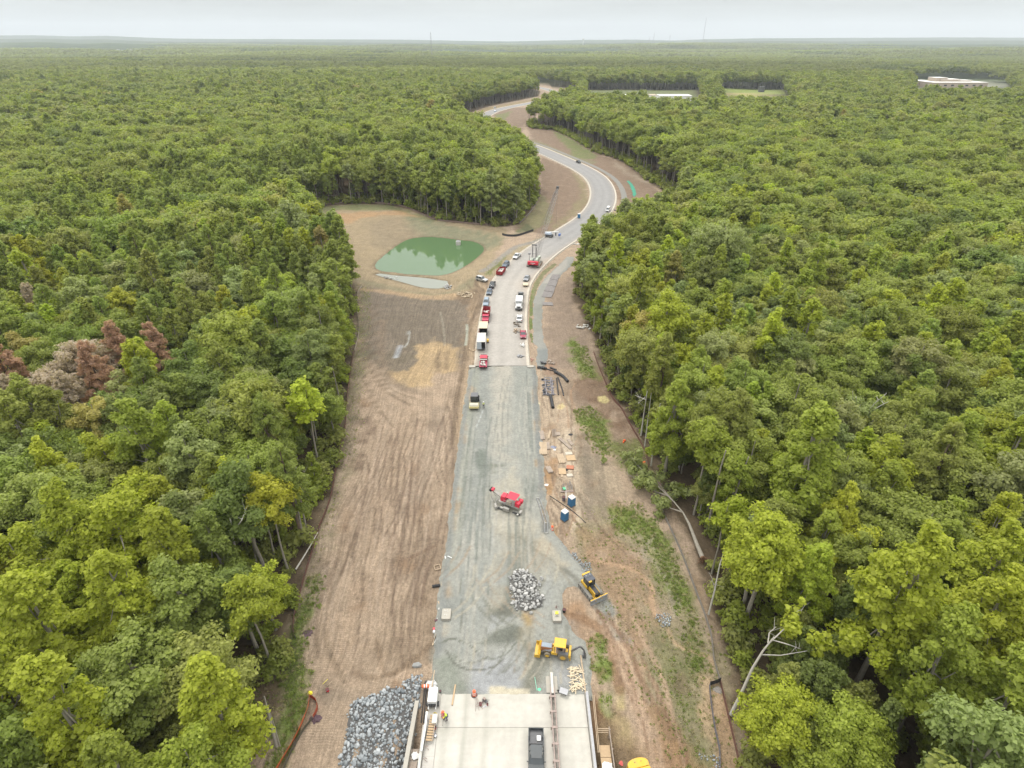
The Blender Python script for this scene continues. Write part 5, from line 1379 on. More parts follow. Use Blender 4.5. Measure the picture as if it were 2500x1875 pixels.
# centre barrier forms: rails, spreaders, uprights
bf = empty('barrier_formwork', (5.6, 40, 0), 'long brown steel formwork line for the centre barrier on the deck', 'formwork')
rust = mat('rusty_steel', (.32, .25, .22), .8, noise=.25)
for sx in (-.26, .26):
    m = MB(); m.box((sx, -10, .45), (.07, 33, .85)); m.build('form_rail', mat('form_panel_pale', (.50, .44, .40), .7, noise=.15), bf)
    m = MB(); m.box((sx, -10, .9), (.14, 33, .06)); m.build('top_rail', rust, bf)
for i in range(12):
    m = MB(); m.box((0, 5.2 - i * 2.05, .92), (.78, .28, .12)); m.box((-.45, 5.2 - i * 2.05, .6), (.12, .1, .7)); m.build('spreader', rust, bf)
m = MB(); m.box((0, 7.2, .45), (.5, 3.0, .9), tx=.7); m.build('barrier_end', dirtyw, bf)
pl = gp(1345, 1672); m = MB(); m.box((0, 0, .02), (1.6, 2.4, .05)); o = m.build('concrete_pad', concr); o.location = (5.6, 47.4, .06); tag(o, 'pale slab under the white end of the centre barrier', 'slab')
# timber access platform outside the right parapet
sf = empty('timber_walkway', (11.2, 40, -.4), 'wooden scaffold walkway with handrail outside the right parapet', 'scaffold')
for i in range(14):
    m = MB(); m.box((.75, -1.2 - i * 1.5, 0), (1.35, 1.44, .05)); m.build('deck_board', plyw, sf)
for sx, z0 in ((1.5, .9), (1.5, 1.25), (1.55, .45)):
    m = MB(); m.box((sx, -9, z0), (.06, 20.5, .12)); m.build('rail', oldwood, sf)
for i in range(9):
    m = MB(); m.box((1.58, .8 - i * 2.4, .2), (.1, .1, 2.4)); m.build('post', oldwood, sf)
for dx in (0.0, .18): 
    m = MB(); m.box((-.1 + dx, 2.2, .35), (.09, 7.5, .12), rz=R(-1.5)); m.build('waler', wood, sf)
for k in range(3):
    m = MB(); m.box((.7, .9, .4 + k * .45), (1.5, .07, .1)); m.build('end_rail', wood, sf)
def crumple(name, c, r, m, label, cat, seed=1, sq=.3, n=26):
    g = np.random.default_rng(seed); th = np.linspace(0, 2 * PI, n, endpoint=False)
    v = [(0, 0, r * sq)]; f = []
    for j, q in enumerate((.35, .7, 1.0)):
        for t_ in th:
            k = r * q * g.uniform(.75, 1.2); v.append((math.cos(t_) * k, math.sin(t_) * k * .8, r * sq * (1 - q) + g.uniform(0, .3) * r * sq * (j < 2)))
    f += [(0, 1 + i, 1 + (i + 1) % n) for i in range(n)]
    for j in range(2): f += [(1 + j * n + i, 1 + (j + 1) * n + i, 1 + (j + 1) * n + (i + 1) % n, 1 + j * n + (i + 1) % n) for i in range(n)]
    mb = MB(); mb.add(v, f); o = mb.build(name, m); o.location = c; return tag(o, label, cat)
crumple('plastic_sheet', (12.0, 36.9, -.32), .75, white, 'crumpled white sheet on the wooden walkway by the right parapet', 'sheet', 3)
# left platform
lf = empty('left_scaffold', (-12.8, 36, -.9), 'narrow wooden edge platform between riprap and left parapet', 'scaffold')
for i in range(7):
    m = MB(); m.box((.25, 2.6 - i * 1.5, 0), (1.0, 1.4, .06)); m.build('deck_board', oldwood, lf)
m = MB(); m.tube([(-.55, 5, .5), (-.5, 2, .5), (-.75, -1, .5), (-.9, -8, .5)], .05, 5); m.build('rail', wood, lf)
for i in range(6):
    m = MB(); m.box((-.6 - .05 * i, 4 - i * 2.2, .1), (.09, .09, 1.1)); m.build('post', wood, lf)
crumple('plastic_sheet', (-12.4, 38.4, -.75), .6, white, 'white sheet scrap beside the left parapet above the riprap', 'sheet', 5)
crumple('plastic_sheet', (-11.9, 35.9, -.6), .9, white, 'long white plastic sheet at the bottom beside the left parapet', 'sheet', 6)
wr = empty('wrapped_post_line', (-11.35, 40.7, .95), 'white wrapped tube lying on top of the left parapet', 'tube')
m = MB(); m.tube([(0, 2.3, .12), (.02, 0, .1), (-.08, -2.6, .1)], .17, 8, .13); m.build('sleeve', white, wr)
ti = MB(); ti.box((0, 0, 0), (.12, 4.6, .16)); o = ti.build('timber', wood); o.location = (-11.15, 46.8, .5); o.rotation_euler = (R(6), 0, R(-2)); tag(o, 'long pale timber leaning at the deck corner beside the white sheet', 'timber')
for i, dx in enumerate((0, .17)):
    m = MB(); m.cyl((0, -2.9, 0), (0, 2.9, 0), .085, n=8); o = m.build('black_pipe', blackm); o.location = (-12.15 + dx * 1.6, 44.9, .25); o.rotation_euler[2] = R(2 + i); tag(o, ('left' if i == 0 else 'right') + ' one of two black pipes lying along the deck corner', 'pipe', 'black pipes at the deck corner')
gm_ = empty('slatted_panel', (-10.55, 41.2, .55), 'slatted wooden form panel leaning on the left parapet', 'panel', R(-4))
for i in range(10):
    m = MB(); m.box((0, 1.55 - i * .34, .02 * (i % 2)), (.95, .24, .05), rot=(0, R(18), R(10))); m.build('slat', plyw, gm_)
m = MB(); m.box((-.35, 0, -.08), (.09, 3.5, .09)); m.box((.38, 0, .1), (.09, 3.5, .09)); m.build('backing_bar', oldwood, gm_)
for i in range(5):
    tie = empty('form_bracket', (-11.2, 38.9 - i * 1.45, .3), ['topmost', 'second', 'third', 'fourth', 'lowest'][i] + ' of the rusty brackets sticking out of the left parapet', 'bracket', 0, 'rusty brackets along the left parapet')
    m = MB(); m.tube([(0, 0, .3), (.5, .0, .25), (.2, .25, .1)], .035, 4); m.build('arm', rust, tie)
    m = MB(); m.tube([(0, 0, .3), (.55, -.2, -.1)], .03, 4); m.build('stay', rust, tie)

# ------------------------------------------------------------ stones
def stone_mesh(seed):
    g = np.random.default_rng(seed)
    import bmesh
    bm = bmesh.new(); bmesh.ops.create_icosphere(bm, subdivisions=1, radius=.5)
    sq = g.uniform(.6, 1.15, 3); nrm = g.normal(size=(4, 3)); nrm /= np.linalg.norm(nrm, axis=1)[:, None]
    for v in bm.verts:
        v.co *= float(g.uniform(.85, 1.15))
        for k in range(4):
            d = v.co.dot(Vector(nrm[k])); 
            if d > .34: v.co -= Vector(nrm[k]) * (d - .34)
        v.co = Vector((v.co.x * sq[0], v.co.y * sq[1], v.co.z * sq[2] * .9))
    me = bpy.data.meshes.new('stone'); bm.to_mesh(me); bm.free()
    return me
def stone_mat(name, lo, hi):
    m = bpy.data.materials.new(name); m.use_nodes = True; t = m.node_tree; b = t.nodes['Principled BSDF']; b.inputs['Roughness'].default_value = .85
    oi = nn(t, 'ShaderNodeObjectInfo'); cr = nn(t, 'ShaderNodeValToRGB'); cr.color_ramp.elements[0].color = (*lo, 1); cr.color_ramp.elements[1].color = (*hi, 1)
    t.links.new(oi.outputs['Random'], cr.inputs[0])
    n = nn(t, 'ShaderNodeTexNoise'); n.inputs['Scale'].default_value = 5; n.inputs['Detail'].default_value = 6
    tcn = nn(t, 'ShaderNodeTexCoord'); t.links.new(tcn.outputs['Object'], n.inputs[0])
    r = nn(t, 'ShaderNodeMapRange'); r.inputs['To Min'].default_value = .8; r.inputs['To Max'].default_value = 1.2; t.links.new(n.outputs[0], r.inputs[0])
    s = nn(t, 'ShaderNodeVectorMath', operation='SCALE'); t.links.new(cr.outputs[0], s.inputs[0]); t.links.new(r.outputs[0], s.inputs['Scale']); t.links.new(s.outputs[0], b.inputs['Base Color'])
    return m
st_a = stone_mat('blue_grey_rock', (.13, .145, .155), (.36, .375, .38)); st_b = stone_mat('light_grey_rock', (.20, .20, .195), (.42, .41, .39))
SMA = [stone_mesh(i) for i in range(9)]; SMB = [q.copy() for q in SMA]
for q in SMA: q.materials.append(st_a)
for q in SMB: q.materials.append(st_b)
gs = np.random.default_rng(5)
def stones(name, label, poly, sp, size, meshes, zf, cap=295, jit=.5, cat='stones', stuffm=None):
    lo = poly.min(0); hi = poly.max(0); c = poly.mean(0)
    P = []
    for yy in np.arange(lo[1], hi[1], sp * .87):
        for xx in np.arange(lo[0], hi[0], sp): P.append((xx + gs.uniform(-jit, jit) * sp, yy + gs.uniform(-jit, jit) * sp))
    P = np.array(P); P = P[rdp_in(poly, P[:, 0], P[:, 1]) + 1.6 * fbm(P[:, 0] / .9, P[:, 1] / .9, 2) * (sp < .6) > (gs.random(len(P)) < .08) * -.5]
    S = np.array([size * (gs.uniform(.5, 1.1) if gs.random() < .75 else gs.uniform(1.1, 1.75)) for _ in P])
    zz = zf(P[:, 0], P[:, 1])
    root = empty(name, (c[0], c[1], float(zf(c[:1], c[1:])[0])), label, cat); rl = root.location.copy()
    order = np.argsort(-S)
    for i in order[:cap]:
        o = link('stone', meshes[int(gs.integers(len(meshes)))], parent=root)
        o.location = (P[i][0] - rl.x, P[i][1] - rl.y, zz[i] + S[i] * .22 - rl.z); o.rotation_euler = tuple(gs.uniform(0, 6.28, 3)); s = S[i] * 1.25; o.scale = (s, s * gs.uniform(.8, 1.1), s * gs.uniform(.75, 1))
    rest = order[cap:]
    if len(rest):
        vs, fs, tn = [], [], []; k = 0
        for i in rest:
            me = meshes[int(gs.integers(len(meshes)))]; M = Euler(tuple(gs.uniform(0, 6.28, 3))).to_matrix(); a = np.array([M @ v.co for v in me.vertices]) * S[i] * 1.25
            vs.append(a + (P[i][0] - rl.x, P[i][1] - rl.y, zz[i] + S[i] * .2 - rl.z)); fs += [tuple(j + k for j in p.vertices) for p in me.polygons]; k += len(a)
            q = gs.uniform(.7, 1.25); tn.append(np.tile(np.array((.255, .27, .275, 1 / q)) * q, (len(a), 1)))
        me = np_mesh('small_stones', np.vstack(vs), np.array(fs), {'tone': ('FLOAT_COLOR', np.vstack(tn))}); o = link('small_stones', me, stuffm, root); o['kind'] = 'stuff'
    return root
smallm = ground_mat('mixed_rock', scales=((1, .1), (6, .15)), bump=.2)
RIP = PP([(829, 1895), (845, 1795), (852, 1750), (861, 1721), (890, 1708), (930, 1696), (945, 1685), (975, 1681), (990, 1669), (1017, 1652), (1033, 1652), (1034, 1680), (1026, 1701), (1014, 1777), (1003, 1799), (997, 1895)], -.8)
stones('riprap_slope', 'blue grey riprap stones covering the bank left of the bridge', RIP, .40, .44, SMA, lambda x, y: hz(x, y) + .12 * fbm(x, y, 2), stuffm=smallm)
bs = sheet('riprap_bedding', RIP, .33, .05, (.12, .115, .11), [], [], smallm, lip=.2, follow=True)
def heapz(poly, h, z0=0.):
    def f(x, y):
        d = np.clip(rdp_in(poly, x, y), 0, 3); return z0 + h * (1 - np.exp(-d / 1.1)) * (1 + .3 * fbm(x / 1.2, y / 1.2, 2))
    return f
HP = PP([(1242, 1411), (1257, 1392), (1282, 1390), (1297, 1401), (1312, 1413), (1312, 1439), (1326, 1460), (1324, 1483), (1303, 1489), (1293, 1493), (1267, 1491), (1258, 1485), (1255, 1455), (1250, 1445), (1243, 1430)])
stones('rock_pile', 'heap of light grey boulders on the gravel road base', HP, .46, .47, SMB, heapz(HP, 1.0), stuffm=smallm)
hs = sheet('rock_pile_core', HP, .3, -.05, (.16, .155, .145), [], [], smallm, lip=.2, kind='stuff', zf=lambda x, y: np.clip(heapz(HP, .9)(x, y), 0, 2))  # dark grey core sheet under the loose boulders
hs['label'] = 'dark grey small rock inside the boulder heap'; hs['category'] = 'rock'
o = link('boulder', SMB[2]); p = gp(1296, 1501); o.location = (p.x, p.y, .2); o.scale = (.9, .8, .7); tag(o, 'single boulder lying just below the grey rock heap', 'boulder')
o = link('boulder', SMB[4]); p = gp(1018, 1626); o.location = (p.x, p.y, p.z + .2); o.scale = (1.5, 1.1, .8); tag(o, 'pale boulder on the dirt above the riprap', 'boulder')
for px_, lab, sp, sz, h in (([(1352, 1325), (1368, 1318), (1395, 1345), (1440, 1372), (1441, 1400), (1420, 1400), (1390, 1375), (1365, 1350)], 'spread of crushed grey stone beside the bulldozer track', .27, .21, .15),
                     ([(1600, 1500), (1618, 1493), (1640, 1496), (1647, 1508), (1640, 1523), (1625, 1526), (1607, 1512)], 'small patch of grey stone on the grass slope', .26, .2, .15),
                     ([(1710, 1830), (1755, 1838), (1757, 1880), (1745, 1880), (1740, 1850), (1712, 1845)], 'patch of grey stone by the fence at the bottom edge', .26, .19, .1),
                     ([(1083, 690), (1092, 686), (1103, 692), (1096, 700), (1087, 700)], 'pile of pale rock at the end of the small basin', .8, .75, .3),
                     ([(935, 663), (975, 665), (972, 671), (938, 669)], 'row of pale rocks on the berm between the basins', .8, .6, .2)):
    Q = PP(px_); g_ = -.35 if px_[0][1] > 700 else -1.3
    stones('stone_patch', lab, Q, sp, sz, SMB, (lambda Q, h: (lambda x, y: hz(x, y) + h * .4))(Q, h), cap=0 if sz < .3 else 295, stuffm=smallm)
# ------------------------------------------------------------ placing by two ground pixels
def place(fr, rr_, z=None):
    a = gp(*fr); b = gp(*rr_); m = (a + b) / 2; d = a - b
    if z is not None: m.z = z
    return m, math.atan2(-d.x, d.y)
def wheel(parent, x, y, r, w, rim=rim_m, tyre=blackm, n=18):
    m = MB(); m.cyl((x - w / 2, y, r), (x + w / 2, y, r), r, n=n); t_ = m.build('wheel', tyre, parent, bevel=.03)
    s = 1 if x > 0 else -1
    m = MB(); m.cyl((x + s * (w / 2 - .02), y, r), (x + s * (w / 2 + .015), y, r), r * .55, n=12); m.cyl((x + s * (w / 2), y, r), (x + s * (w / 2 + .05), y, r), r * .2, n=8); m.build('rim', rim, t_)
    return t_
def tracks(parent, x, y0, y1, r, w, m_=dsteel, wheels=5, pad=.17):
    """crawler track with single shoes"""
    mb = MB()
    P = [(y0, r * 2), (y1, r * 2)] + [(y1 + r * math.sin(a), r + r * math.cos(a)) for a in np.linspace(.4, PI - .4, 4)] + [(y1, 0), (y0, 0)] + [(y0 - r * math.sin(a), r - r * math.cos(a)) for a in np.linspace(.4, PI - .4, 4)]
    mb.prism(P, x - w / 2 + .03, x + w / 2 - .03); o = mb.build('track', m_, parent)
    mb = MB(); n = int((y1 - y0) / pad)
    for i in range(n + 1):
        yy = y0 + (y1 - y0) * i / n
        mb.box((x, yy, 2 * r + .02), (w, pad * .7, .05)); mb.box((x, yy, .02), (w, pad * .7, .05))
    for sgn, yc in ((1, y1), (-1, y0)):
        for a in np.linspace(.35, PI - .35, 6): mb.box((x, yc + sgn * (r + .02) * math.sin(a), r + (r + .02) * math.cos(a)), (w, .05, pad * .7), rot=(sgn * (a - PI / 2) * -1, 0, 0))
    mb.build('track_shoes', mat('dusty_track', (.26, .25, .22), .8, noise=.15), o)
    mb = MB()
    for i in range(wheels):
        yy = y0 + (y1 - y0) * i / (wheels - 1); s = 1 if x > 0 else -1
        mb.cyl((x + s * (w / 2 - .04), yy, r), (x + s * (w / 2 + .02), yy, r), r * .62, n=10)
    mb.build('road_wheels', mat('dusty_track', (.26, .25, .22)), o)
    return o

# ------------------------------------------------------------ person
def person(label, loc, rz, top, legs, pose='stand', hat=None, s=1.0, tools=False):
    o = empty('person', loc, label, 'person', rz, s=s)
    me = bpy.data.meshes.new('body')
    if pose == 'sit':
        J_ = {'pel': (0, 0, .55), 'che': (0, -.02, .95), 'nek': (0, 0, 1.08), 'hed': (0, .03, 1.24), 'sL': (-.19, 0, 1.02), 'eL': (-.27, .15, .80), 'wL': (-.2, .38, .82), 'sR': (.19, 0, 1.02), 'eR': (.27, .15, .80), 'wR': (.2, .38, .82),
              'hL': (-.1, 0, .52), 'kL': (-.14, .45, .55), 'aL': (-.14, .5, .12), 'fL': (-.14, .66, .06), 'hR': (.1, 0, .52), 'kR': (.14, .45, .55), 'aR': (.14, .5, .12), 'fR': (.14, .66, .06)}
    elif pose == 'bend':
        J_ = {'pel': (0, -.08, .95), 'che': (0, .16, 1.30), 'nek': (0, .25, 1.42), 'hed': (0, .34, 1.54), 'sL': (-.19, .2, 1.37), 'eL': (-.27, .30, 1.10), 'wL': (-.18, .46, .95), 'sR': (.19, .2, 1.37), 'eR': (.27, .33, 1.12), 'wR': (.18, .5, 1.0),
              'hL': (-.1, -.08, .9), 'kL': (-.13, .02, .5), 'aL': (-.13, -.05, .09), 'fL': (-.14, .12, .05), 'hR': (.1, -.08, .9), 'kR': (.14, .16, .5), 'aR': (.14, .2, .09), 'fR': (.15, .37, .05)}
    else:
        J_ = {'pel': (0, 0, .98), 'che': (0, .02, 1.38), 'nek': (0, .02, 1.52), 'hed': (0, .05, 1.66), 'sL': (-.19, .01, 1.45), 'eL': (-.26, -.02, 1.16), 'wL': (-.25, .12, .92), 'sR': (.19, .01, 1.45), 'eR': (.27, .0, 1.16), 'wR': (.24, .16, .95),
              'hL': (-.1, 0, .93), 'kL': (-.12, .05, .5), 'aL': (-.12, -.02, .09), 'fL': (-.13, .15, .05), 'hR': (.1, 0, .93), 'kR': (.14, -.02, .5), 'aR': (.16, -.12, .09), 'fR': (.17, .05, .05)}
    K = list(J_); rad = dict(pel=(.15, .12), che=(.18, .12), nek=(.06, .06), hed=(.105, .12), sL=(.08, .07), eL=(.05, .05), wL=(.035, .03), hL=(.10, .10), kL=(.07, .07), aL=(.05, .05), fL=(.045, .04))
    for k in list(rad):
        if k.endswith('L'): rad[k[0] + 'R'] = rad[k]
    E = [('pel', 'che'), ('che', 'nek'), ('nek', 'hed'), ('che', 'sL'), ('sL', 'eL'), ('eL', 'wL'), ('che', 'sR'), ('sR', 'eR'), ('eR', 'wR'), ('pel', 'hL'), ('hL', 'kL'), ('kL', 'aL'), ('aL', 'fL'), ('pel', 'hR'), ('hR', 'kR'), ('kR', 'aR'), ('aR', 'fR')]
    def skinned(nm, keys, m_, grow=0.):
        me = bpy.data.meshes.new(nm); ks = [k for k in K if k in keys]
        me.from_pydata([J_[k] for k in ks], [(ks.index(a), ks.index(b)) for a, b in E if a in ks and b in ks], []); me.update()
        q = link(nm, me, m_, o); q.modifiers.new('skin', 'SKIN'); q.modifiers.new('smooth', 'SUBSURF').levels = 1
        q.modifiers['smooth'].render_levels = 1
        L = me.skin_vertices[0].data
        for i, k in enumerate(ks): L[i].radius = (rad[k][0] + grow, rad[k][1] + grow); L[i].use_root = (k == 'pel' or (k == ks[0] and 'pel' not in ks))
        return q
    skinned('body', set(K), skin)
    skinned('shirt', {'pel', 'che', 'sL', 'eL', 'sR', 'eR'}, top, .018)
    skinned('trousers', {'pel', 'hL', 'kL', 'aL', 'hR', 'kR', 'aR'}, legs, .02)
    h = J_['hed']
    m = MB(); m.ball((h[0], h[1], h[2] + .05), .15, 12, 6, (1, 1.15, .8)); m.cyl((h[0], h[1] + .02, h[2] + .05), (h[0], h[1] + .02, h[2] + .07), .18, n=14); m.build('hard_hat', hat or white, o)
    for s_ in 'LR':
        a = Vector(J_['w' + s_]); b = a + (a - Vector(J_['e' + s_])).normalized() * .09
        m = MB(); m.box(b, (.05, .08, .09))
        for i in range(4): m.cyl(b + Vector((0, .02 * i - .03, -.03)), b + Vector((.0, .03 * i - .03, -.11 + .008 * abs(i - 1))), .011, n=5)
        m.cyl(b + Vector((0, .04, .0)), b + Vector((.02, .075, -.05)), .012, n=5); m.build('hand', skin, o)
        f = Vector(J_['f' + s_]); a = Vector(J_['a' + s_]); m = MB(); m.box(((f.x + a.x) / 2, (f.y + a.y) / 2 + .03, .05 if pose != 'sit' else .09), (.1, .29, .1), ty=.8); m.build('boot', dsteel, o)
    return o
person('worker in hi-vis yellow shirt and dark trousers on the deck beside the orange barrel', gp(1092, 1771, .0) * 1, R(110), hivis, denim, 'bend', hat=PM('maroon_hat', (.25, .03, .04)), s=1.03).location.z = 0
person('worker in pale hi-vis top and dark trousers standing by the road roller', gp(1181, 999), R(20), PM('pale_hi_vis', (.62, .72, .30)), dsteel, 'stand', s=1.02).location.z = 0

# ------------------------------------------------------------ cars and trucks
def car(name, label, cat, col, fr, rr_, kind='sedan', z=None, L=None, Wd=1.82, group=None, clad=None):
    loc, rz = place(fr, rr_, z); o = empty(name, loc, label, cat, rz, group)
    if name == 'x': pass
    L = L or {'sedan': 4.7, 'suv': 4.8, 'pickup': 5.7, 'van': 5.2}[kind]; h = L / 2; w = Wd / 2
    pm = col
    if kind == 'sedan': prof = [(-h, .42), (-h + .05, .85), (-h + .35, .98), (-.3 * L, 1.0), (.22 * L, .92), (h - .25, .78), (h, .62), (h, .36), (h - .3, .26), (-h + .3, .26)]; gh = [(-.36 * L, .98), (-.20 * L, 1.42), (.04 * L, 1.45), (.21 * L, .94)]; ht = 1.45
    elif kind == 'suv': prof = [(-h, .5), (-h + .03, 1.05), (-h + .2, 1.12), (.18 * L, 1.10), (h - .3, .98), (h, .8), (h, .45), (h - .3, .33), (-h + .3, .33)]; gh = [(-h + .12, 1.1), (-.40 * L, 1.74), (.02 * L, 1.78), (.20 * L, 1.1)]; ht = 1.78
    elif kind == 'van': prof = [(-h, .5), (-h, 1.2), (.3 * L, 1.2), (h - .1, 1.0), (h, .8), (h, .45), (h - .3, .33), (-h + .3, .33)]; gh = [(-h + .03, 1.2), (-h + .1, 2.05), (.2 * L, 2.1), (.38 * L, 1.2)]; ht = 2.1
    else: prof = [(-h, .62), (-h, 1.12), (-.08 * L, 1.14), (.2 * L, 1.16), (h - .25, 1.05), (h, .9), (h, .5), (h - .3, .4), (-h + .3, .42)]; gh = [(-.10 * L, 1.13), (-.065 * L, 1.82), (.12 * L, 1.86), (.25 * L, 1.14)]; ht = 1.86
    m = MB()
    if kind == 'pickup':
        m.loft([(p[0], p[1]) for p in prof if p[0] > -.12 * L] + [(-.10 * L, .42)] if False else [(-.10 * L, 1.14)] + [p for p in prof if p[0] > -.12 * L and p[0] < h + 1 and p != (-.08 * L, 1.14)] + [(-.10 * L, .4)], [-w, -w + .1, w - .1, w], [(1, .97), (1, 1), (1, 1), (1, .97)], 0, .4)
        m.box((-w + .06, -.30 * L, .86), (.12, .40 * L, .55)); m.box((w - .06, -.30 * L, .86), (.12, .40 * L, .55)); m.box((0, -h + .05, .86), (Wd - .24, .1, .55)); m.box((0, -.30 * L, .56), (Wd - .1, .4 * L, .12)); m.box((0, -.105 * L, .9), (Wd - .2, .06, .5))
    else: m.loft(prof, [-w, -w + .12, w - .12, w], [(.985, .96), (1, 1), (1, 1), (.985, .96)], 0, .3)
    m.build('body', pm, o, bevel=.035)
    if kind == 'pickup':
        m = MB(); m.box((0, -.30 * L, .64), (Wd - .3, .39 * L, .03)); m.build('bed_liner', dsteel, o)
    t_ = w - .16
    vs = [(sx * w * .93, y, z_) if z_ < ht - .1 else (sx * t_ * .9, y, z_) for sx in (-1, 1) for y, z_ in gh]
    m = MB(); m.add(vs, [(0, 1, 2, 3), (7, 6, 5, 4), (0, 4, 5, 1), (1, 5, 6, 2), (2, 6, 7, 3), (3, 7, 4, 0)]); m.build('windows', glass, o)
    y1, z1 = gh[1]; y2, z2 = gh[2]
    m = MB(); m.box((0, (y1 + y2) / 2, ht + .0), (t_ * 1.84, (y2 - y1) + .1, .06)); m.build('roof', pm, o, bevel=.02)
    m = MB()
    for sx in (-1, 1):
        for i, j in ((0, 1), (3, 2)):
            a = vs[(0 if sx < 0 else 4) + i]; b = vs[(0 if sx < 0 else 4) + j]; m.cyl(a, b, .045, n=5)
        m.box((sx * (w * .93 + t_ * .9) / 2, (gh[1][0] + gh[2][0]) / 2, (gh[0][1] + ht) / 2), (.07, .07, ht - gh[0][1]), rot=(0, -sx * .14, 0))
    m.build('pillars', pm, o)
    r = .34 if kind == 'sedan' else .39
    for sx in (-1, 1):
        for yy in (-.31 * L, .32 * L): wheel(o, sx * (w - .1), yy, r, .22)
        m = MB(); m.box((sx * (w - .25), h - .06, prof[-5][1] + .0 if False else .72), (.36, .1, .16)); m.build('headlight', lampw, o)
        m = MB(); m.box((sx * (w - .2), -h + .01, .85), (.26, .06, .18)); m.build('tail_light', lampr, o)
        m = MB(); m.box((sx * (w + .1), gh[3][0] - .25, gh[0][1] + .08), (.2, .1, .15)); m.build('mirror', pm if kind != 'pickup' else dsteel, o)
    m = MB(); m.box((0, h + .01, .62), (Wd * .5, .05, .2)); m.build('grille', dsteel, o)
    return o
silver = PM('silver_paint', (.52, .52, .51), .3, metal=.4); black = PM('black_paint', (.035, .036, .04), .25); navy = PM('dark_blue_grey_paint', (.09, .12, .16), .3)
bgrey = PM('blue_grey_paint', (.24, .30, .36), .3); dgrey = PM('dark_grey_paint', (.12, .12, .125), .3); pinkr = PM('faded_red_paint', (.55, .07, .12), .4); maroon = PM('maroon_paint', (.32, .035, .07), .3); cargrey = PM('mid_grey_paint', (.27, .28, .30), .3)
# the big black pickup on the deck
pt = car('pickup_truck', 'black pickup truck parked on the pale bridge deck facing the bottom edge', 'pickup', PM('black_truck_paint', (.055, .062, .065), .35), (1306, 1965), (1314, 1801), 'pickup', z=0.0, L=5.9, Wd=1.98)
pt.location = (3.05, 38.0, 0); pt.rotation_euler[2] = PI + R(-1.5)
bd_ = [c for c in pt.children if c.name.startswith('bed_liner')][0]
m = MB(); m.box((-.35, -1.7, .85), (.5, .62, .35)); m.build('tool_box', white, pt)
m = MB(); m.box((.1, -1.15, .9), (1.5, .1, .1)); m.box((0.05, -.72, 1.35), (1.6, .06, .5)); m.build('headboard', dsteel, pt)
m = MB(); m.box((.1, -1.0, .82), (.7, .12, .1)); m.build('red_bar', orange, pt)
m = MB(); m.box((0, .35, 1.90), (1.3, 1.6, .02)); m.build('roof_panel', PM('black_truck_paint', (.055, .062, .065)), pt)
def along(u, v, d=1.0, k='sedan'): return (u, v)
def roadhead(u, v, back=False):
    p = gp(u, v); i = int(np.argmin((cl[:, 0] - p.x) ** 2 + (cl[:, 1] - p.y) ** 2)); t_ = tg[i]
    a = math.atan2(-t_[0], t_[1]); return p, a if back else a + PI
def rcar(name, label, cat, col, u, v, kind, up=False, group=None, **k):
    p, a = roadhead(u, v, up); o = car(name, label, cat, col, (u, v), (u, v - 1), kind, z=.02, group=group, **k); o.location = (p.x, p.y, .02); o.rotation_euler[2] = a; return o
gc = 'vehicles parked along the new road'
o = car('parked_suv', 'silver SUV parked on the dirt beside the left kerb near the pond', 'car', silver, (1193, 690), (1160, 682), 'suv', z=G)
rcar('parked_pickup', 'black pickup at the left kerb in front of the dark blue sedan', 'pickup', black, 1202, 702, 'pickup', group=gc, L=5.2)
rcar('parked_car', 'dark blue grey sedan at the left kerb behind the black pickup', 'car', navy, 1195, 718, 'sedan', group=gc)
rcar('parked_pickup', 'blue grey pickup parked right behind the dark red dump truck', 'pickup', bgrey, 1187, 745, 'suv', group=gc, L=5.3)
rcar('parked_car', 'dark SUV at the left kerb above the red dumpster', 'car', navy, 1235, 652, 'suv', group=gc, L=4.6)
rcar('parked_pickup', 'white pickup at the left kerb, left of the crane', 'pickup', white, 1262, 631, 'pickup', group=gc)
rcar('parked_car', 'grey sedan at the right kerb below the crane', 'car', cargrey, 1286, 685, 'sedan', group=gc)
rcar('parked_pickup', 'dark grey pickup just behind the white work truck', 'pickup', dgrey, 1271, 729, 'pickup', group=gc, up=True)
rcar('parked_car', 'white sedan at the right kerb below the white work truck', 'car', white, 1268, 783, 'sedan', group=gc, up=True)
rcar('parked_car', 'dark red sedan at the right kerb beside the scrap pile', 'car', maroon, 1277, 823, 'sedan', group=gc)
rcar('cargo_van', 'white van at the outer kerb on the road curve', 'van', white, 1484, 517, 'van', group=gc)
rcar('parked_pickup', 'dark pickup at the outer kerb high on the curve', 'pickup', black, 1412, 399, 'pickup', group=gc)
rcar('parked_truck', 'white truck far up the road on the distant curve', 'truck', white, 1208, 266, 'van', group=gc)
rcar('parked_car', 'small blue vehicle behind the white truck on the distant curve', 'car', PM('utility_blue', (.08, .2, .4)), 1209, 273, 'sedan', group=gc)
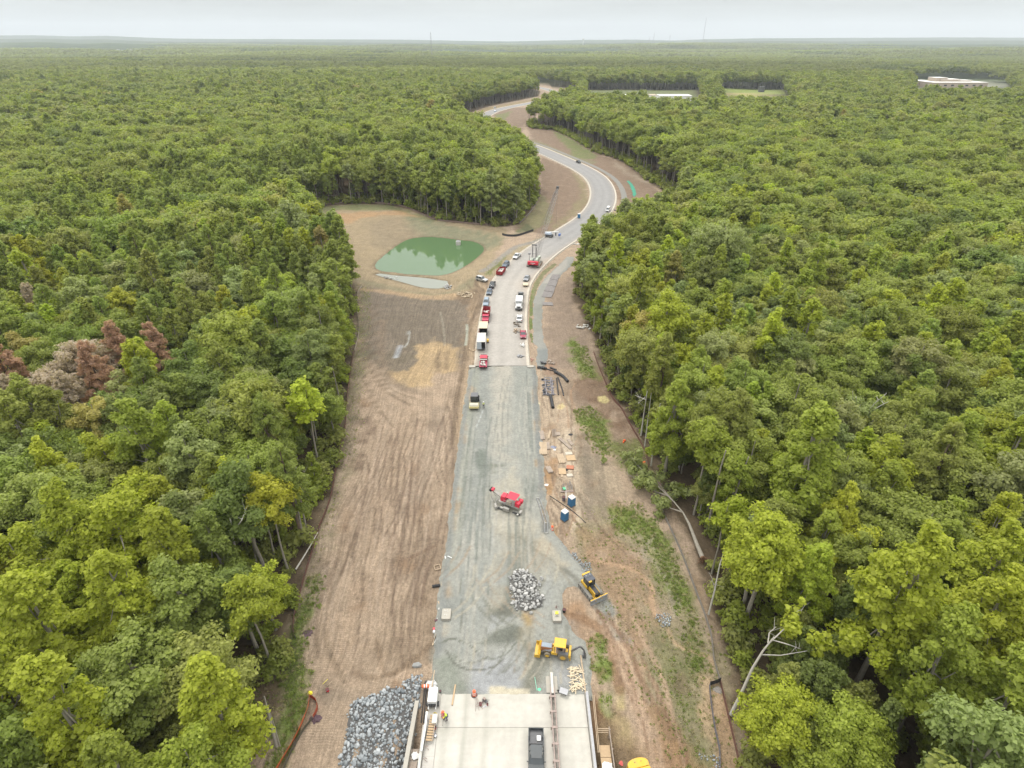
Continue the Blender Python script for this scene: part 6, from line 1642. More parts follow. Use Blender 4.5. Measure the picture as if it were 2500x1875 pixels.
# dark red dump truck
def hdump(label, u, v):
    p, a = roadhead(u, v); o = empty('dump_truck', (p.x, p.y, .02), label, 'truck', a)
    m = MB(); m.box((0, 0, .6), (.9, 8.6, .3)); m.build('chassis', dsteel, o)
    for c, d in (((0, -1.3, 1.0), (2.3, 5.4, .15)), ((-1.15, -1.3, 1.75), (.08, 5.4, 1.5)), ((1.15, -1.3, 1.75), (.08, 5.4, 1.5)), ((0, 1.42, 1.8), (2.38, .08, 1.6)), ((0, -4.0, 1.7), (2.38, .08, 1.4))):
        m = MB(); m.box(c, d); m.build('dump_side' if d[2] > 1 else 'dump_floor', dred, o)
    for i in range(5):
        m = MB(); m.box((1.21, -3.6 + i * 1.15, 1.75), (.07, .1, 1.4)); m.box((-1.21, -3.6 + i * 1.15, 1.75), (.07, .1, 1.4)); m.build('rib', dred, o)
    m = MB(); g = random.Random(2)
    for i in range(16): m.box((g.uniform(-.9, .9), g.uniform(-3.6, 1), 1.12 + g.random() * .25), (g.uniform(.2, 1.2), g.uniform(.1, .7), .12), rz=g.uniform(0, 3))
    m.build('debris', dirtyw, o)
    m = MB(); m.loft([(1.6, .6), (1.6, 2.1), (2.7, 2.15), (3.1, 1.4), (4.1, 1.25), (4.25, .6)], [-1.0, -.9, .9, 1.0], [(1, .97), (1, 1), (1, 1), (1, .97)], 2, .6); m.build('cab', pinkr, o, bevel=.05)
    m = MB(); m.box((0, 2.92, 1.76), (1.7, .06, .72), rot=(R(-28), 0, 0)); m.build('windshield', glass, o)
    for sx in (-1, 1):
        for yy in (-3.2, -2.1, 3.3): wheel(o, sx * .95, yy, .46, .3)
        m = MB(); m.box((sx * 1.02, 2.2, 1.75), (.03, .8, .5)); m.build('side_window', glass, o)
        m = MB(); m.box((sx * 1.25, 2.9, 1.75), (.22, .08, .35)); m.build('mirror', dsteel, o)
    return o
hdump('dark red dump truck with debris in its tall body at the left kerb', 1187, 779)
# white bonneted work truck
p, a = roadhead(1267, 753); o = empty('work_truck', (p.x, p.y, .02), 'large white bonneted truck facing the camera at the right kerb', 'truck', a)
m = MB(); m.box((0, -.8, .7), (.9, 8.2, .3)); m.build('chassis', dsteel, o)
m = MB(); m.box((0, -2.9, 1.65), (2.35, 4.0, 1.5)); m.build('tank_body', white, o, bevel=.15)
m = MB(); m.loft([(-.7, .8), (-.7, 2.6), (.7, 2.65), (1.0, 1.9), (1.0, .8)], [-1.15, -1.05, 1.05, 1.15], [(1, .97), (1, 1), (1, 1), (1, .97)], 0, .8); m.build('cab', white, o, bevel=.06)
m = MB(); m.loft([(1.0, .8), (1.0, 1.85), (2.7, 1.65), (2.85, .8)], [-.85, -.7, .7, .85], [(1, .9), (1, 1), (1, 1), (1, .9)], 1.5, .8); m.build('bonnet', white, o, bevel=.08)
m = MB(); m.box((0, .90, 2.25), (1.9, .06, .7), rot=(R(-22), 0, 0)); m.build('windshield', glass, o)
m = MB(); m.box((0, 2.86, 1.25), (1.1, .06, .6)); m.build('grille', dsteel, o)
m = MB(); m.box((0, 2.98, .65), (2.2, .2, .35)); m.build('bumper', dsteel, o)
for sx in (-1, 1):
    m = MB(); m.box((sx * 1.0, 2.3, 1.05), (.45, 1.3, .35), tx=.7); m.build('fender', white, o, bevel=.08)
    m = MB(); m.box((sx * 1.0, 2.9, 1.15), (.28, .08, .25)); m.build('headlight', lampw, o)
    m = MB(); m.box((sx * 1.4, .9, 2.0), (.12, .12, .5)); m.box((sx * 1.28, .9, 2.2), (.2, .05, .05)); m.build('mirror', dsteel, o)
    for yy in (2.2, -2.6, -3.8): wheel(o, sx * 1.0, yy, .5, .32)
# red flatbed facing away
p, a = roadhead(1179, 892, True); o = empty('flatbed_truck', (p.x + .2, p.y, .02), 'bright red crew cab flatbed truck at the end of the asphalt', 'truck', R(0))
m = MB(); m.loft([(.2, .55), (.2, 1.9), (1.9, 1.95), (2.4, 1.25), (3.4, 1.15), (3.5, .55)], [-1.0, -.9, .9, 1.0], [(1, .97), (1, 1), (1, 1), (1, .97)], 1, .6); m.build('cab', red, o, bevel=.05)
m = MB(); m.box((0, .16, 1.55), (1.6, .05, .5)); m.build('rear_window', glass, o); m = MB(); m.box((0, 2.15, 1.62), (1.65, .05, .65), rot=(R(-38), 0, 0)); m.build('windshield', glass, o)
m = MB(); m.box((0, -1.6, .95), (2.15, 3.3, .12)); m.build('flatbed', maroon, o); m = MB(); m.box((0, -.05, 1.5), (2.1, .3, .25)); m.build('headboard_rack', dirtyw, o)
g = random.Random(5); m = MB()
for i in range(14): m.box((g.uniform(-.8, .8), g.uniform(-2.9, -.5), 1.12 + g.random() * .15), (g.uniform(.2, .6), g.uniform(.2, .5), g.uniform(.1, .35)), rz=g.uniform(0, 3))
m.build('load', dirtyw, o)
for sx in (-1, 1):
    for yy in (2.6, -2.0): wheel(o, sx * .95, yy, .42, .28)
    m = MB(); m.box((sx * 1.2, 2.0, 1.35), (.25, .1, .25)); m.build('mirror', dsteel, o)
    m = MB(); m.box((sx * .85, -3.28, .9), (.25, .06, .15)); m.build('tail_light', lampr, o)
# trailers at the left kerb
def trailer(name, label, u, v, L, h, roofm, sidem, door=False, ribs=0):
    p, a = roadhead(u, v); o = empty(name, (p.x, p.y, .02), label, 'trailer', a); w = 1.22
    m = MB(); m.box((-w, 0, .6 + h / 2), (.06, L, h)); m.box((w, 0, .6 + h / 2), (.06, L, h)); m.build('side_wall', sidem, o)
    m = MB(); m.box((0, -L / 2, .6 + h / 2), (2 * w, .06, h)); m.build('rear_wall', sidem, o)
    m = MB(); m.box((0, 0, .6), (2 * w, L, .12)); m.build('floor', dsteel, o); m = MB(); m.box((0, 0, .62 + h), (2 * w + .12, L + .1, .08)); m.build('roof', roofm, o)
    for i in range(ribs):
        m = MB(); m.box((0, -L / 2 + (i + .5) * L / ribs, .68 + h), (2 * w + .1, .06, .04)); m.build('roof_rib', sidem, o)
    if door:
        m = MB(); m.box((.55, L / 2, .6 + h / 2), (1.3, .06, h)); m.build('closed_door', PM('pale_blue_grey_door', (.42, .48, .52)), o)
        m = MB(); m.box((-.65, L / 2 - .5, .6 + h / 2), (1.1, .04, h - .1)); m.build('interior_shade_panel', blackm, o)  # black panel behind the doorway, interior shade put into its colour
        m = MB(); m.box((-1.4, L / 2 + .5, .6 + h / 2), (.05, 1.0, h)); m.build('open_door', sidem, o)
    for sx in (-1, 1):
        for yy in (-.5, .45): wheel(o, sx * 1.2, yy, .36, .22)
    return o
trailer('box_trailer', 'white box trailer with an open rear door beside the red flatbed truck', 1176, 848, 6.0, 2.3, dirtyw, white, True, 8)
trailer('box_trailer', 'box trailer with tan plywood roof behind the white one', 1181, 816, 4.8, 2.2, PM('tan_ply_roof', (.58, .50, .36), .8), silver, False, 3)
o = empty('yellow_tank', gp(1191, 838) * 1, 'small yellow tank beside the white box trailer', 'tank'); o.location.z = .02
m = MB(); m.box((0, 0, .6), (.55, 1.1, .7)); m.build('tank', yellow, o, bevel=.08); m = MB(); m.box((0, 0, .12), (.6, 1.2, .24)); m.build('skid', dsteel, o)
o = empty('stacked_ladders', gp(1168, 822), 'red step ladder leaning on the tan roofed trailer', 'ladder'); o.location.z = .17
m = MB(); m.cyl((0, 0, 0), (.5, .2, 2.6), .05, n=5); m.cyl((0, -.5, 0), (.5, -.3, 2.6), .05, n=5); m.build('rail', red, o)
m = MB(); [m.cyl((.05 + i * .07, 0, .3 + i * .35), (.05 + i * .07, -.5, .3 + i * .35), .025, n=4) for i in range(6)]; m.build('rung', red, o)
# red dumpster
p, a = roadhead(1223, 669); o = empty('dumpster', (p.x, p.y, .02), 'open red roll-off dumpster with pale rubbish at the left kerb', 'dumpster', a)
for c, d in (((0, 0, .3), (2.3, 5.4, .12)), ((-1.15, 0, .95), (.08, 5.4, 1.3)), ((1.15, 0, .95), (.08, 5.4, 1.3)), ((0, 2.7, .95), (2.3, .08, 1.3)), ((0, -2.7, .95), (2.3, .08, 1.3))): m = MB(); m.box(c, d); m.build('panel' if d[2] > 1 else 'floor', dred, o)
for i in range(6): m = MB(); m.box((1.22, -2.4 + i * .95, .9), (.08, .12, 1.3)); m.box((-1.22, -2.4 + i * .95, .9), (.08, .12, 1.3)); m.build('rib', dred, o)
m = MB(); g = random.Random(8); [m.box((g.uniform(-.8, .8), g.uniform(-2.2, 2.2), .7 + g.random() * .5), (g.uniform(.3, 1.1), g.uniform(.3, .9), .25), rz=g.uniform(0, 3)) for i in range(22)]; m.build('rubbish', dirtyw, o)
# ------------------------------------------------------------ crawler crane
cr = empty('crawler_crane', (9.1, 222.5, .02), 'crawler crane with red counterweight and tall lattice boom on the new road', 'crane', R(-14))
ocm = PM('orange_track_frame', (.42, .17, .04), .6)
for sx in (-2.2, 2.2):
    tracks(cr, sx, -2.6, 2.6, .5, .85, ocm, 6, .35)
m = MB(); m.box((0, 0, .9), (3.7, 2.6, .5)); m.build('carbody', ocm, cr)
m = MB(); m.box((0, .2, 1.5), (2.9, 6.2, .45)); m.build('upper_frame', dsteel, cr)
cw = MB(); cw.box((0, -3.2, 1.9), (4.3, 1.1, 1.3)); cw = cw.build('counterweight', red, cr, bevel=.08)
m = MB()
for i, (x_, w_) in enumerate(((-.75, .32), (-.35, .3), (.03, .32), (.42, .3), (.8, .3))): m.box((x_, -3.76, 2.0), (w_, .02, .28))
m.box((0, -3.76, 1.62), (.7, .02, .16)); m.build('pale_lettering', white, cw)
m = MB(); m.box((-1.0, -1, 2.2), (1.0, 3.2, 1.2)); m.box((.9, -.8, 2.3), (1.1, 3.4, 1.3)); m.build('engine_house', PM('crane_pale_green', (.50, .55, .45)), cr, bevel=.06)
m = MB(); m.box((1.35, 2.2, 2.3), (1.0, 1.7, 1.6), ty=.85); m.build('cab', PM('crane_pale_green', (.5, .55, .45)), cr, bevel=.06)
m = MB(); m.box((1.35, 3.06, 2.45), (.85, .05, 1.0)); m.box((1.87, 2.2, 2.5), (.04, 1.3, .9)); m.build('cab_glass', glass, cr)
for i in range(3):
    m = MB(); m.cyl((-.6, .3 - i * .9, 2.1), (.5, .3 - i * .9, 2.1), .4, n=12); m.build('winch', dsteel, cr)
def lattice(parent, name, A, B, w, n, r=.06, m_=steel, w1=None):
    A = Vector(A); B = Vector(B); d = (B - A); q = d.to_track_quat('Z', 'X').to_matrix(); m = MB(); L = d.length; w1 = w1 or w
    def wd(t): return w * min(1, .35 + t * 6, .35 + (1 - t) * 6) * (1 + (w1 / w - 1) * t)
    C4 = [(-1, -1), (1, -1), (1, 1), (-1, 1)]
    for i in range(n):
        t0, t1 = i / n, (i + 1) / n
        for j in range(4):
            a = A + q @ Vector((C4[j][0] * wd(t0) / 2, C4[j][1] * wd(t0) / 2, L * t0)); b = A + q @ Vector((C4[j][0] * wd(t1) / 2, C4[j][1] * wd(t1) / 2, L * t1))
            k = (j + 1) % 4; c = A + q @ Vector((C4[k][0] * wd(t1) / 2, C4[k][1] * wd(t1) / 2, L * t1))
            m.cyl(a, b, r, n=4, cap=False); m.cyl(a, c, r * .55, n=3, cap=False)
    return m.build(name, m_, parent)
Mi = (Matrix.Translation(cr.location) @ Matrix.Rotation(R(-14), 4, 'Z')).inverted()
tip = Mi @ Vector((18.2, 236.5, 27.2))
lattice(cr, 'boom', (0, 2.6, 1.8), tip, 1.25, 22, .075, PM('boom_grey', (.33, .32, .31)))
m = MB(); m.box(tip, (.9, .9, 1.0)); m.build('boom_head', dsteel, cr)
gt_ = Vector((-.3, -1.8, 8.6)); m = MB()
for sx in (-.8, .8): m.cyl((sx, -2.0, 1.8), (sx * .8, gt_.y + .6, gt_.z), .11, n=5); m.cyl((sx, .6, 1.8), (sx * .8, gt_.y + .6, gt_.z), .08, n=5); m.cyl((sx * .9, -2, 4.6), (sx * .9, .2, 4.6), .05, n=4)
m.box((0, gt_.y + .6, gt_.z), (2.1, .4, .35)); m.cyl((-.8, -1.7, 5.2), (.8, -1.7, 5.2), .08, n=5); m.build('gantry', dsteel, cr)
m = MB()
for sx in (-.7, -.3, .3, .7): m.cyl((sx, gt_.y + .6, gt_.z), (tip.x + sx * .4, tip.y, tip.z), .035, n=3)
m.cyl(tip, (tip.x, tip.y + .1, 9), .03, n=3); m.build('pendant_lines', dsteel, cr)
m = MB(); m.box((tip.x, tip.y + .1, 8.4), (.5, .4, 1.2)); m.build('hook_block', dsteel, cr)
m = MB(); m.cyl((-1.9, -1.2, 1.8), (-1.9, -1.2, 4.8), .08, n=5); m.box((-1.9, -1.2, 4.9), (.9, .7, .5)); m.build('exhaust_mast', steel, cr)

# boom lift and compressor up the road
p, a = roadhead(1340, 580, True); o = empty('boom_lift', (p.x, p.y, .02), 'white and blue boom lift parked at the inner kerb above the crane', 'lift', a - R(80))
m = MB(); m.box((0, 0, .9), (2.2, 3.4, .5)); m.build('chassis', dsteel, o); m = MB(); m.box((0, -.3, 1.7), (1.9, 3.2, .9), tx=.8, ty=.85); m.build('turret', PM('pale_blue_paint', (.55, .62, .72)), o, bevel=.1)
m = MB(); m.box((0, 1.2, 2.3), (.4, 6.4, .4), rot=(R(6), 0, 0)); m.build('boom', white, o); m = MB(); m.box((0, 5.0, 1.4), (1.6, .8, 1.0)); m.build('basket', PM('blue_cage', (.08, .15, .4)), o)
for sx in (-1, 1):
    for yy in (-1.3, 1.3): wheel(o, sx * 1.15, yy, .48, .35)
# road roller
ro = empty('road_roller', gp(1159, 990), 'dark road roller with broad smooth drum on the left of the gravel road', 'roller', PI); ro.location.z = 0
m = MB(); m.cyl((-1.05, 1.9, .78), (1.05, 1.9, .78), .78, n=28); m.build('drum', PM('drum_steel', (.46, .44, .36), .5, metal=.2), ro)
m = MB(); m.box((0, 1.1, .9), (2.35, .25, .5)); m.box((0, 2.8, .85), (2.35, .2, .45)); m.box((-1.14, 1.9, .9), (.1, 1.9, .4)); m.box((1.14, 1.9, .9), (.1, 1.9, .4)); m.build('drum_frame', PM('pale_yellow_frame', (.55, .48, .22)), ro)
m = MB(); m.box((0, -1.9, 1.3), (1.7, 2.0, .9), tx=.9); m.build('engine_cover', dsteel, ro, bevel=.08)
m = MB(); m.box((0, -.2, 1.9), (1.5, 1.5, 1.5), tx=.94, ty=.94); m.build('cab_glass', glass, ro); m = MB(); m.box((0, -.2, 2.72), (1.8, 1.85, .12)); m.build('cab_roof', dgrey, ro, bevel=.04)
m = MB(); [m.cyl((sx * .76, sy * .76 - .2, 1.1), (sx * .74, sy * .74 - .2, 2.68), .05, n=5) for sx in (-1, 1) for sy in (-1, 1)]; m.build('cab_post', black, ro)
for sx in (-.85, .85): wheel(ro, sx, -1.7, .75, .5)
# bulldozer
dz, a = place((1459, 1466), (1424, 1421)); bz = empty('bulldozer', dz, 'yellow crawler bulldozer with a steel blade on the haul track', 'bulldozer', a); bz.scale = (1.08,) * 3
for sx in (-.95, .95): tracks(bz, sx, -1.25, 1.25, .38, .5)
m = MB(); m.box((0, .9, 1.0), (.95, 1.7, .85), ty=.95); m.build('bonnet_side', yellow, bz, bevel=.05); m = MB(); m.box((0, .9, 1.46), (.7, 1.65, .1)); m.build('bonnet_top', black, bz, bevel=.03)
m = MB(); m.box((0, 1.8, .95), (.85, .12, .85)); m.build('radiator_grille', black, bz)
m = MB(); m.box((0, -.85, .95), (1.5, 1.5, .7)); m.build('rear_body', yellow, bz, bevel=.06)
m = MB(); m.box((0, -.55, 1.85), (1.25, 1.3, 1.25), tx=.92, ty=.9); m.build('cab_glass', glass, bz); m = MB(); m.box((0, -.6, 2.5), (1.35, 1.45, .1)); m.box((0, -.62, 2.57), (1.2, .06, .05)); m.build('cab_roof', PM('slate_roof', (.07, .075, .09)), bz, bevel=.03)
m = MB(); [m.cyl((sx * .6, y_, 1.2), (sx * .57, y_, 2.5), .05, n=5) for sx in (-1, 1) for y_ in (-1.15, -.3, .1)]; m.build('cab_post', black, bz)
m = MB(); m.box((0, -1.45, 2.35), (1.35, .35, .4)); m.build('rear_tank', yellow, bz, bevel=.08); m = MB(); m.box((.35, .22, 2.55), (.5, .25, .18)); m.build('roof_filter', yellow, bz, bevel=.05)
for sx in (-.35, .35): m = MB(); m.ball((sx, -.95, 2.6), .07); m.build('roof_lamp', lampw, bz)
m = MB(); pr = [(2.35, .05), (2.22, .4), (2.2, .7), (2.3, 1.0), (2.24, 1.02), (2.1, .7), (2.12, .35), (2.28, 0)]; m.prism(pr, -1.55, 1.55); m.build('blade', PM('worn_blade', (.40, .41, .43), .35, metal=.5), bz)
m = MB(); m.box((0, 2.2, 1.05), (3.1, .1, .1)); m.box((0, 2.05, .55), (2.2, .1, .3)); m.box((-1.3, 2.1, .8), (.3, .12, .4)); m.box((1.3, 2.1, .8), (.3, .12, .4)); m.build('blade_frame', yellow, bz)
m = MB(); m.box((-.55, 1.7, .5), (.14, 1.1, .16)); m.box((.55, 1.7, .5), (.14, 1.1, .16)); m.cyl((-.3, 1.6, .9), (-.5, 2.1, .8), .06); m.cyl((.3, 1.6, .9), (.5, 2.1, .8), .06); m.build('push_arm', yellow, bz)
# backhoe loader
bk = empty('backhoe_loader', (0, 0, 0), 'yellow backhoe loader with flat yellow canopy near the deck end', 'backhoe', R(90) - R(10)); q = gp(1347, 1600); bk.location = (q.x + .55, q.y + .1, 0)
for sx in (-.85, .85): wheel(bk, sx, -1.15, .74, .45, yellow, mat('dusty_tyre', (.20, .175, .13), .9)); wheel(bk, sx * .95, 1.15, .5, .33, yellow, mat('dusty_tyre', (.20, .175, .13), .9))
m = MB(); m.box((0, 0, .8), (.8, 3.6, .4)); m.build('frame', yellow, bk)
m = MB(); m.box((0, 1.35, 1.25), (.95, 1.7, .8), tx=.9); m.build('bonnet', PM('bonnet_rust_red', (.30, .13, .06)), bk, bevel=.05); m = MB(); m.box((0, 1.35, 1.68), (.75, 1.5, .06)); m.build('bonnet_top', PM('bonnet_blue_grey', (.23, .27, .31)), bk, bevel=.03)
m = MB(); m.box((.62, .15, .95), (.3, .9, .5)); m.box((-.62, .15, .95), (.3, .9, .5)); m.build('side_tank', yellow, bk, bevel=.03)
m = MB(); m.box((0, -.75, 1.15), (1.5, 1.4, .12)); m.build('cab_floor', mat('dusty_brown', (.22, .16, .12)), bk); m = MB(); m.box((0, -.6, 2.62), (1.55, 1.75, .12)); m.build('canopy', yellow, bk, bevel=.1)
m = MB(); [m.cyl((sx * .7, y_, 1.1), (sx * .68, y_, 2.6), .045, n=6) for sx in (-1, 1) for y_ in (-1.35, .15)]; m.build('canopy_post', black, bk)
for sx in (-.85, .85): m = MB(); m.box((sx, -1.15, 1.55), (.5, 1.35, .07)); m.build('fender', dgrey, bk, bevel=.03)
m = MB(); m.box((0, -.75, 1.4), (.5, .5, .35)); m.build('seat', black, bk)
m = MB(); m.prism([(3.0, .05), (2.3, .1), (2.25, .75), (2.5, .95), (2.45, 1.05), (2.15, .8), (2.2, 0), (3.05, 0)], -1.15, 1.15); m.box((-1.15, 2.62, .4), (.05, .8, .6)); m.box((1.15, 2.62, .4), (.05, .8, .6)); m.build('loader_bucket', yellow, bk)
m = MB()
for sx in (-.55, .55): m.tube([(sx, .55, 1.4), (sx, 1.6, 1.15), (sx, 2.25, .45)], .08, 6); m.cyl((sx, .6, 1.0), (sx, 1.6, 1.1), .05)
m.build('loader_arm', steel, bk)
m = MB(); m.box((0, -2.1, .9), (1.8, .3, .5)); m.box((.8, -2.2, .6), (.15, .15, 1.1)); m.box((-.8, -2.2, .6), (.15, .15, 1.1)); m.build('stabiliser', yellow, bk)
m = MB(); m.tube([(0, -2.3, 1.1), (-.1, -3.0, 2.1), (.0, -3.5, 2.5)], .16, 6, .13); m.build('backhoe_boom', dgrey, bk); m = MB(); m.tube([(0, -3.5, 2.5), (.15, -4.1, 1.6), (.2, -4.2, .8)], .13, 6); m.build('dipper', dgrey, bk)
m = MB(); m.prism([(-4.5, .1), (-4.0, .1), (-3.95, .7), (-4.3, .8)], -.1, .5); m.build('digging_bucket', dsteel, bk)
op = person('operator in hi-vis yellow seated under the backhoe canopy', (0, 0, 0), R(80), hivis, denim, 'sit'); Mb = Matrix.Translation(bk.location) @ Matrix.Rotation(R(80), 4, 'Z'); op.location = Mb @ Vector((0, -.75, 1.02))
# excavator at the bottom edge
ex = empty('excavator', (0, 0, 0), 'yellow excavator cut by the bottom edge, seen from its rear counterweight', 'excavator', PI + R(13)); q = W2(1574, 1903, 1.6); ex.location = (float(q[0]), float(q[1]), float(hz(q[0], q[1])))
for sx in (-1.15, 1.15): tracks(ex, sx, -1.6, 1.6, .45, .6)
m = MB(); n = 14; P = [(math.sin(t_) * 1.38, -2.0 - math.cos(t_) * .62) for t_ in np.linspace(-PI / 2, PI / 2, n)] + [(1.38, -1.5), (-1.38, -1.5)]
vs = [(x_, y_, 1.0) for x_, y_ in P] + [(x_ * .97, y_ + .04, 2.35) for x_, y_ in P]; k = len(P); m.add(vs, [(i, (i + 1) % k, k + (i + 1) % k, k + i) for i in range(k)] + [tuple(range(k)), tuple(range(k, 2 * k))]); m.build('counterweight', yellow, ex, bevel=.06)
m = MB(); m.box((0, .2, 1.7), (2.72, 3.35, 1.1)); m.build('house', yellow, ex, bevel=.06)
for x0_, y0_, w_, l_ in ((-.62, -.65, 1.35, 1.5), (.68, -.65, 1.1, 1.5)): m = MB(); m.box((x0_, y0_, 2.28), (w_, l_, .12)); m.build('hood_panel', yellow, ex, bevel=.04)
for i in range(3): m = MB(); m.box((1.0, -1.1 + i * .33, 2.36), (.16, .22, .02)); m.box((.1, -1.05 + i * .33, 2.36), (.12, .2, .02)); m.build('vent', mat('vent_brown', (.18, .11, .02)), ex)
for sx in (-.45, .35): m = MB(); m.cyl((sx, -2.1, 2.33), (sx, -2.1, 2.40), .06, n=8); m.build('lifting_eye', dsteel, ex)
m = MB(); m.cyl((1.0, -1.35, 2.3), (1.0, -1.35, 2.7), .06, n=8); m.build('exhaust', dsteel, ex)
m = MB(); m.box((-.85, 1.3, 2.6), (.95, 1.5, 1.3), ty=.8); m.build('cab', glass, ex, bevel=.04); m = MB(); m.box((-.85, 1.2, 3.28), (1.0, 1.4, .08)); m.build('cab_roof', yellow, ex)
m = MB(); m.tube([(.2, 1.9, 1.6), (.2, 4.0, 4.2), (.2, 6.2, 3.6)], .28, 6, .2); m.tube([(.2, 6.2, 3.6), (.2, 6.6, 1.2)], .2, 6); m.build('boom', yellow, ex); m = MB(); m.prism([(6.2, 1.3), (7.0, 1.3), (6.9, .4), (6.2, .3)], -.3, .7); m.build('bucket', dsteel, ex)
# red slip-form kerb machine
km = empty('kerb_paver', gp(1246, 1240), 'bright red slip form kerb paver with grey conveyor on the gravel road base', 'paver', R(63)); km.location.z = .0; km.scale = (-1, 1, 1)
gm2 = PM('machine_grey', (.36, .35, .32), .6, dirt=.3)
# local +Y towards the conveyor (picture left), +X towards the camera
for (x_, y_) in ((-1.2, 1.9), (1.5, 1.3), (1.3, -2.0)):
    g_ = empty('x', (0, 0, 0), None, None) if False else None
    t_ = tracks(km, 0, -.6, .6, .26, .34, dsteel, 3, .14); t_.location = (x_, y_, 0)
m = MB(); m.box((0, 0, 1.15), (1.9, 4.2, .35)); m.build('main_frame', gm2, km)
m = MB(); m.box((-.1, -.5, 2.85), (2.0, 2.1, .1), rot=(0, R(-2), 0)); m.build('canopy', red, km, bevel=.04)
m = MB(); m.box((-.1, 1.35, 1.85), (1.5, 1.15, 1.15), tx=.86, ty=.86); m.build('engine_hood', red, km, bevel=.1)
m = MB(); m.box((.35, -1.75, 1.65), (1.1, 1.0, 1.0), tx=.85); m.build('rear_hood', red, km, bevel=.1)
m = MB(); m.box((-.6, -2.0, 1.7), (.7, .8, .8)); m.build('rear_tank', red, km, bevel=.12)
m = MB(); [m.cyl((sx * .95, y_, 1.3), (sx * .9, y_, 2.85), .04, n=5) for sx in (-1, 1) for y_ in (-1.4, .45)]; m.build('canopy_post', steel, km)
m = MB()
for zz in (1.3, 1.75, 2.2): m.cyl((1.1, -1.2, zz), (1.1, 1.0, zz), .03, n=4)
for yy in np.linspace(-1.2, 1.0, 5): m.cyl((1.1, yy, 1.2), (1.1, yy, 2.2), .03, n=4)
m.build('handrail', steel, km)
m = MB(); m.box((.75, -.1, 1.6), (.5, .9, .8)); m.build('control_box', mat('tan_panel', (.50, .42, .30)), km); m = MB(); m.cyl((-.3, .75, 2.3), (-.3, .75, 3.1), .09, n=8); m.build('exhaust', chrome, km)
m = MB(); m.box((-.3, 2.9, 1.9), (.6, 2.7, .22), rot=(R(28), 0, 0)); m.build('conveyor', gm2, km); m = MB(); m.box((-.3, 3.95, 2.6), (.8, .5, .45)); m.build('conveyor_head', red, km, bevel=.05); m = MB(); m.cyl((-.75, 4.3, 2.5), (.15, 4.3, 2.5), .28, n=12); m.build('conveyor_roller', blackm, km)
m = MB(); m.tube([(-1.0, 3.6, .3), (-.9, 4.2, 1.2), (-.5, 4.2, 2.4)], .07, 5); m.tube([(.4, 3.4, .2), (.3, 4.1, 1.4), (0, 4.2, 2.4)], .07, 5); m.tube([(-.8, 3.0, .4), (.4, 3.0, .4), (1.2, 2.6, .3)], .1, 5); m.build('support_legs', gm2, km)
m = MB(); m.cyl((1.2, 2.7, .5), (2.0, 2.0, .5), .3, n=10); m.box((1.6, .1, .6), (.5, 1.2, .7)); m.box((1.9, .9, .9), (.35, .5, .3)); m.build('slipform_mold', gm2, km); m = MB(); m.box((1.0, -2.7, .6), (.7, .35, .3)); m.box((1.6, -2.4, .35), (.5, .3, .2)); m.build('step', dirtyw, km)
for i in range(6): 
    m = MB(); m.tube([(1.0, 1.2 - i * .35, 1.3), (1.4, 1.1 - i * .35, .9), (1.25, 1.0 - i * .3, .5)], .035, 4); m.build('hydraulic_hose', black, km)

# ------------------------------------------------------------ small site things
def potty(label, u, v, rz, s=1.0, z=None):
    p = gp(u, v); o = empty('portable_toilet', p, label, 'portable toilet', rz); o.scale = (s, s, s)
    if z is not None: o.location.z = z
    m = MB(); m.box((0, 0, .08), (1.2, 1.25, .16)); m.build('base_skid', dsteel, o)
    m = MB(); m.box((0, 0, 1.1), (1.12, 1.12, 1.95), tx=.97, ty=.97); m.build('cabin', blue, o, bevel=.04)
    for i in range(5):
        for ax in (0, 1):
            m = MB(); q_ = -.42 + i * .21
            if ax: m.box((.565, q_, 1.1), (.03, .05, 1.7)); m.box((-.565, q_, 1.1), (.03, .05, 1.7))
            else: m.box((q_, -.565, 1.1), (.05, .03, 1.7))
            m.build('panel_rib', PM('portable_toilet_rib', (.06, .22, .42)), o)
    m = MB(); m.box((0, .57, 1.05), (.75, .04, 1.75)); d = m.build('door', PM('portable_toilet_rib', (.06, .22, .42)), o); m = MB(); m.box((.28, .60, 1.1), (.06, .04, .16)); m.build('handle', white, d)
    m = MB(); m.box((0, 0, 2.15), (1.2, 1.2, .18), tx=.8, ty=.8); m.build('roof', white, o, bevel=.04); m = MB(); m.cyl((.35, .35, 2.2), (.35, .35, 2.45), .06, n=8); m.build('vent_pipe', white, o)
potty('blue portable toilet with white roof beside the lumber yard, farther of the two', 1395, 1233, R(38)); potty('blue portable toilet with white roof below the black pipe line, nearer of the two', 1378, 1268, R(42)); potty('blue portable toilet at the inner kerb of the road curve', 1413, 534, R(20), 1.0, .02)
def barrel(label, loc, rot=None, base=True):
    o = empty('traffic_drum', loc, label, 'traffic drum', 0, rot=rot)
    z_ = 0
    for i, (h_, r0, r1, mm) in enumerate(((.26, .29, .28, orange), (.15, .28, .27, white), (.15, .27, .255, orange), (.15, .255, .24, white), (.22, .24, .21, orange))):
        m = MB(); m.cyl((0, 0, z_ + .05), (0, 0, z_ + h_ + .05), r0, r1, 16); m.build('orange_band' if mm is orange else 'white_band', mm, o); z_ += h_
    m = MB(); m.cyl((0, 0, z_ + .05), (0, 0, z_ + .12), .13, .1, 10); m.build('handle', orange, o)
    if base: m = MB(); m.cyl((0, 0, 0), (0, 0, .07), .46, .42, 18); m.build('rubber_base', PM('brown_rubber', (.12, .08, .075), .9), o)
def gz(u, v, z=0.): p = at3(u, v, z); return p
barrel('orange and white traffic drum on a rubber base near the deck end', gz(1158, 1697)); barrel('orange and white traffic drum beside the bent over worker', gz(1082, 1748), base=False)
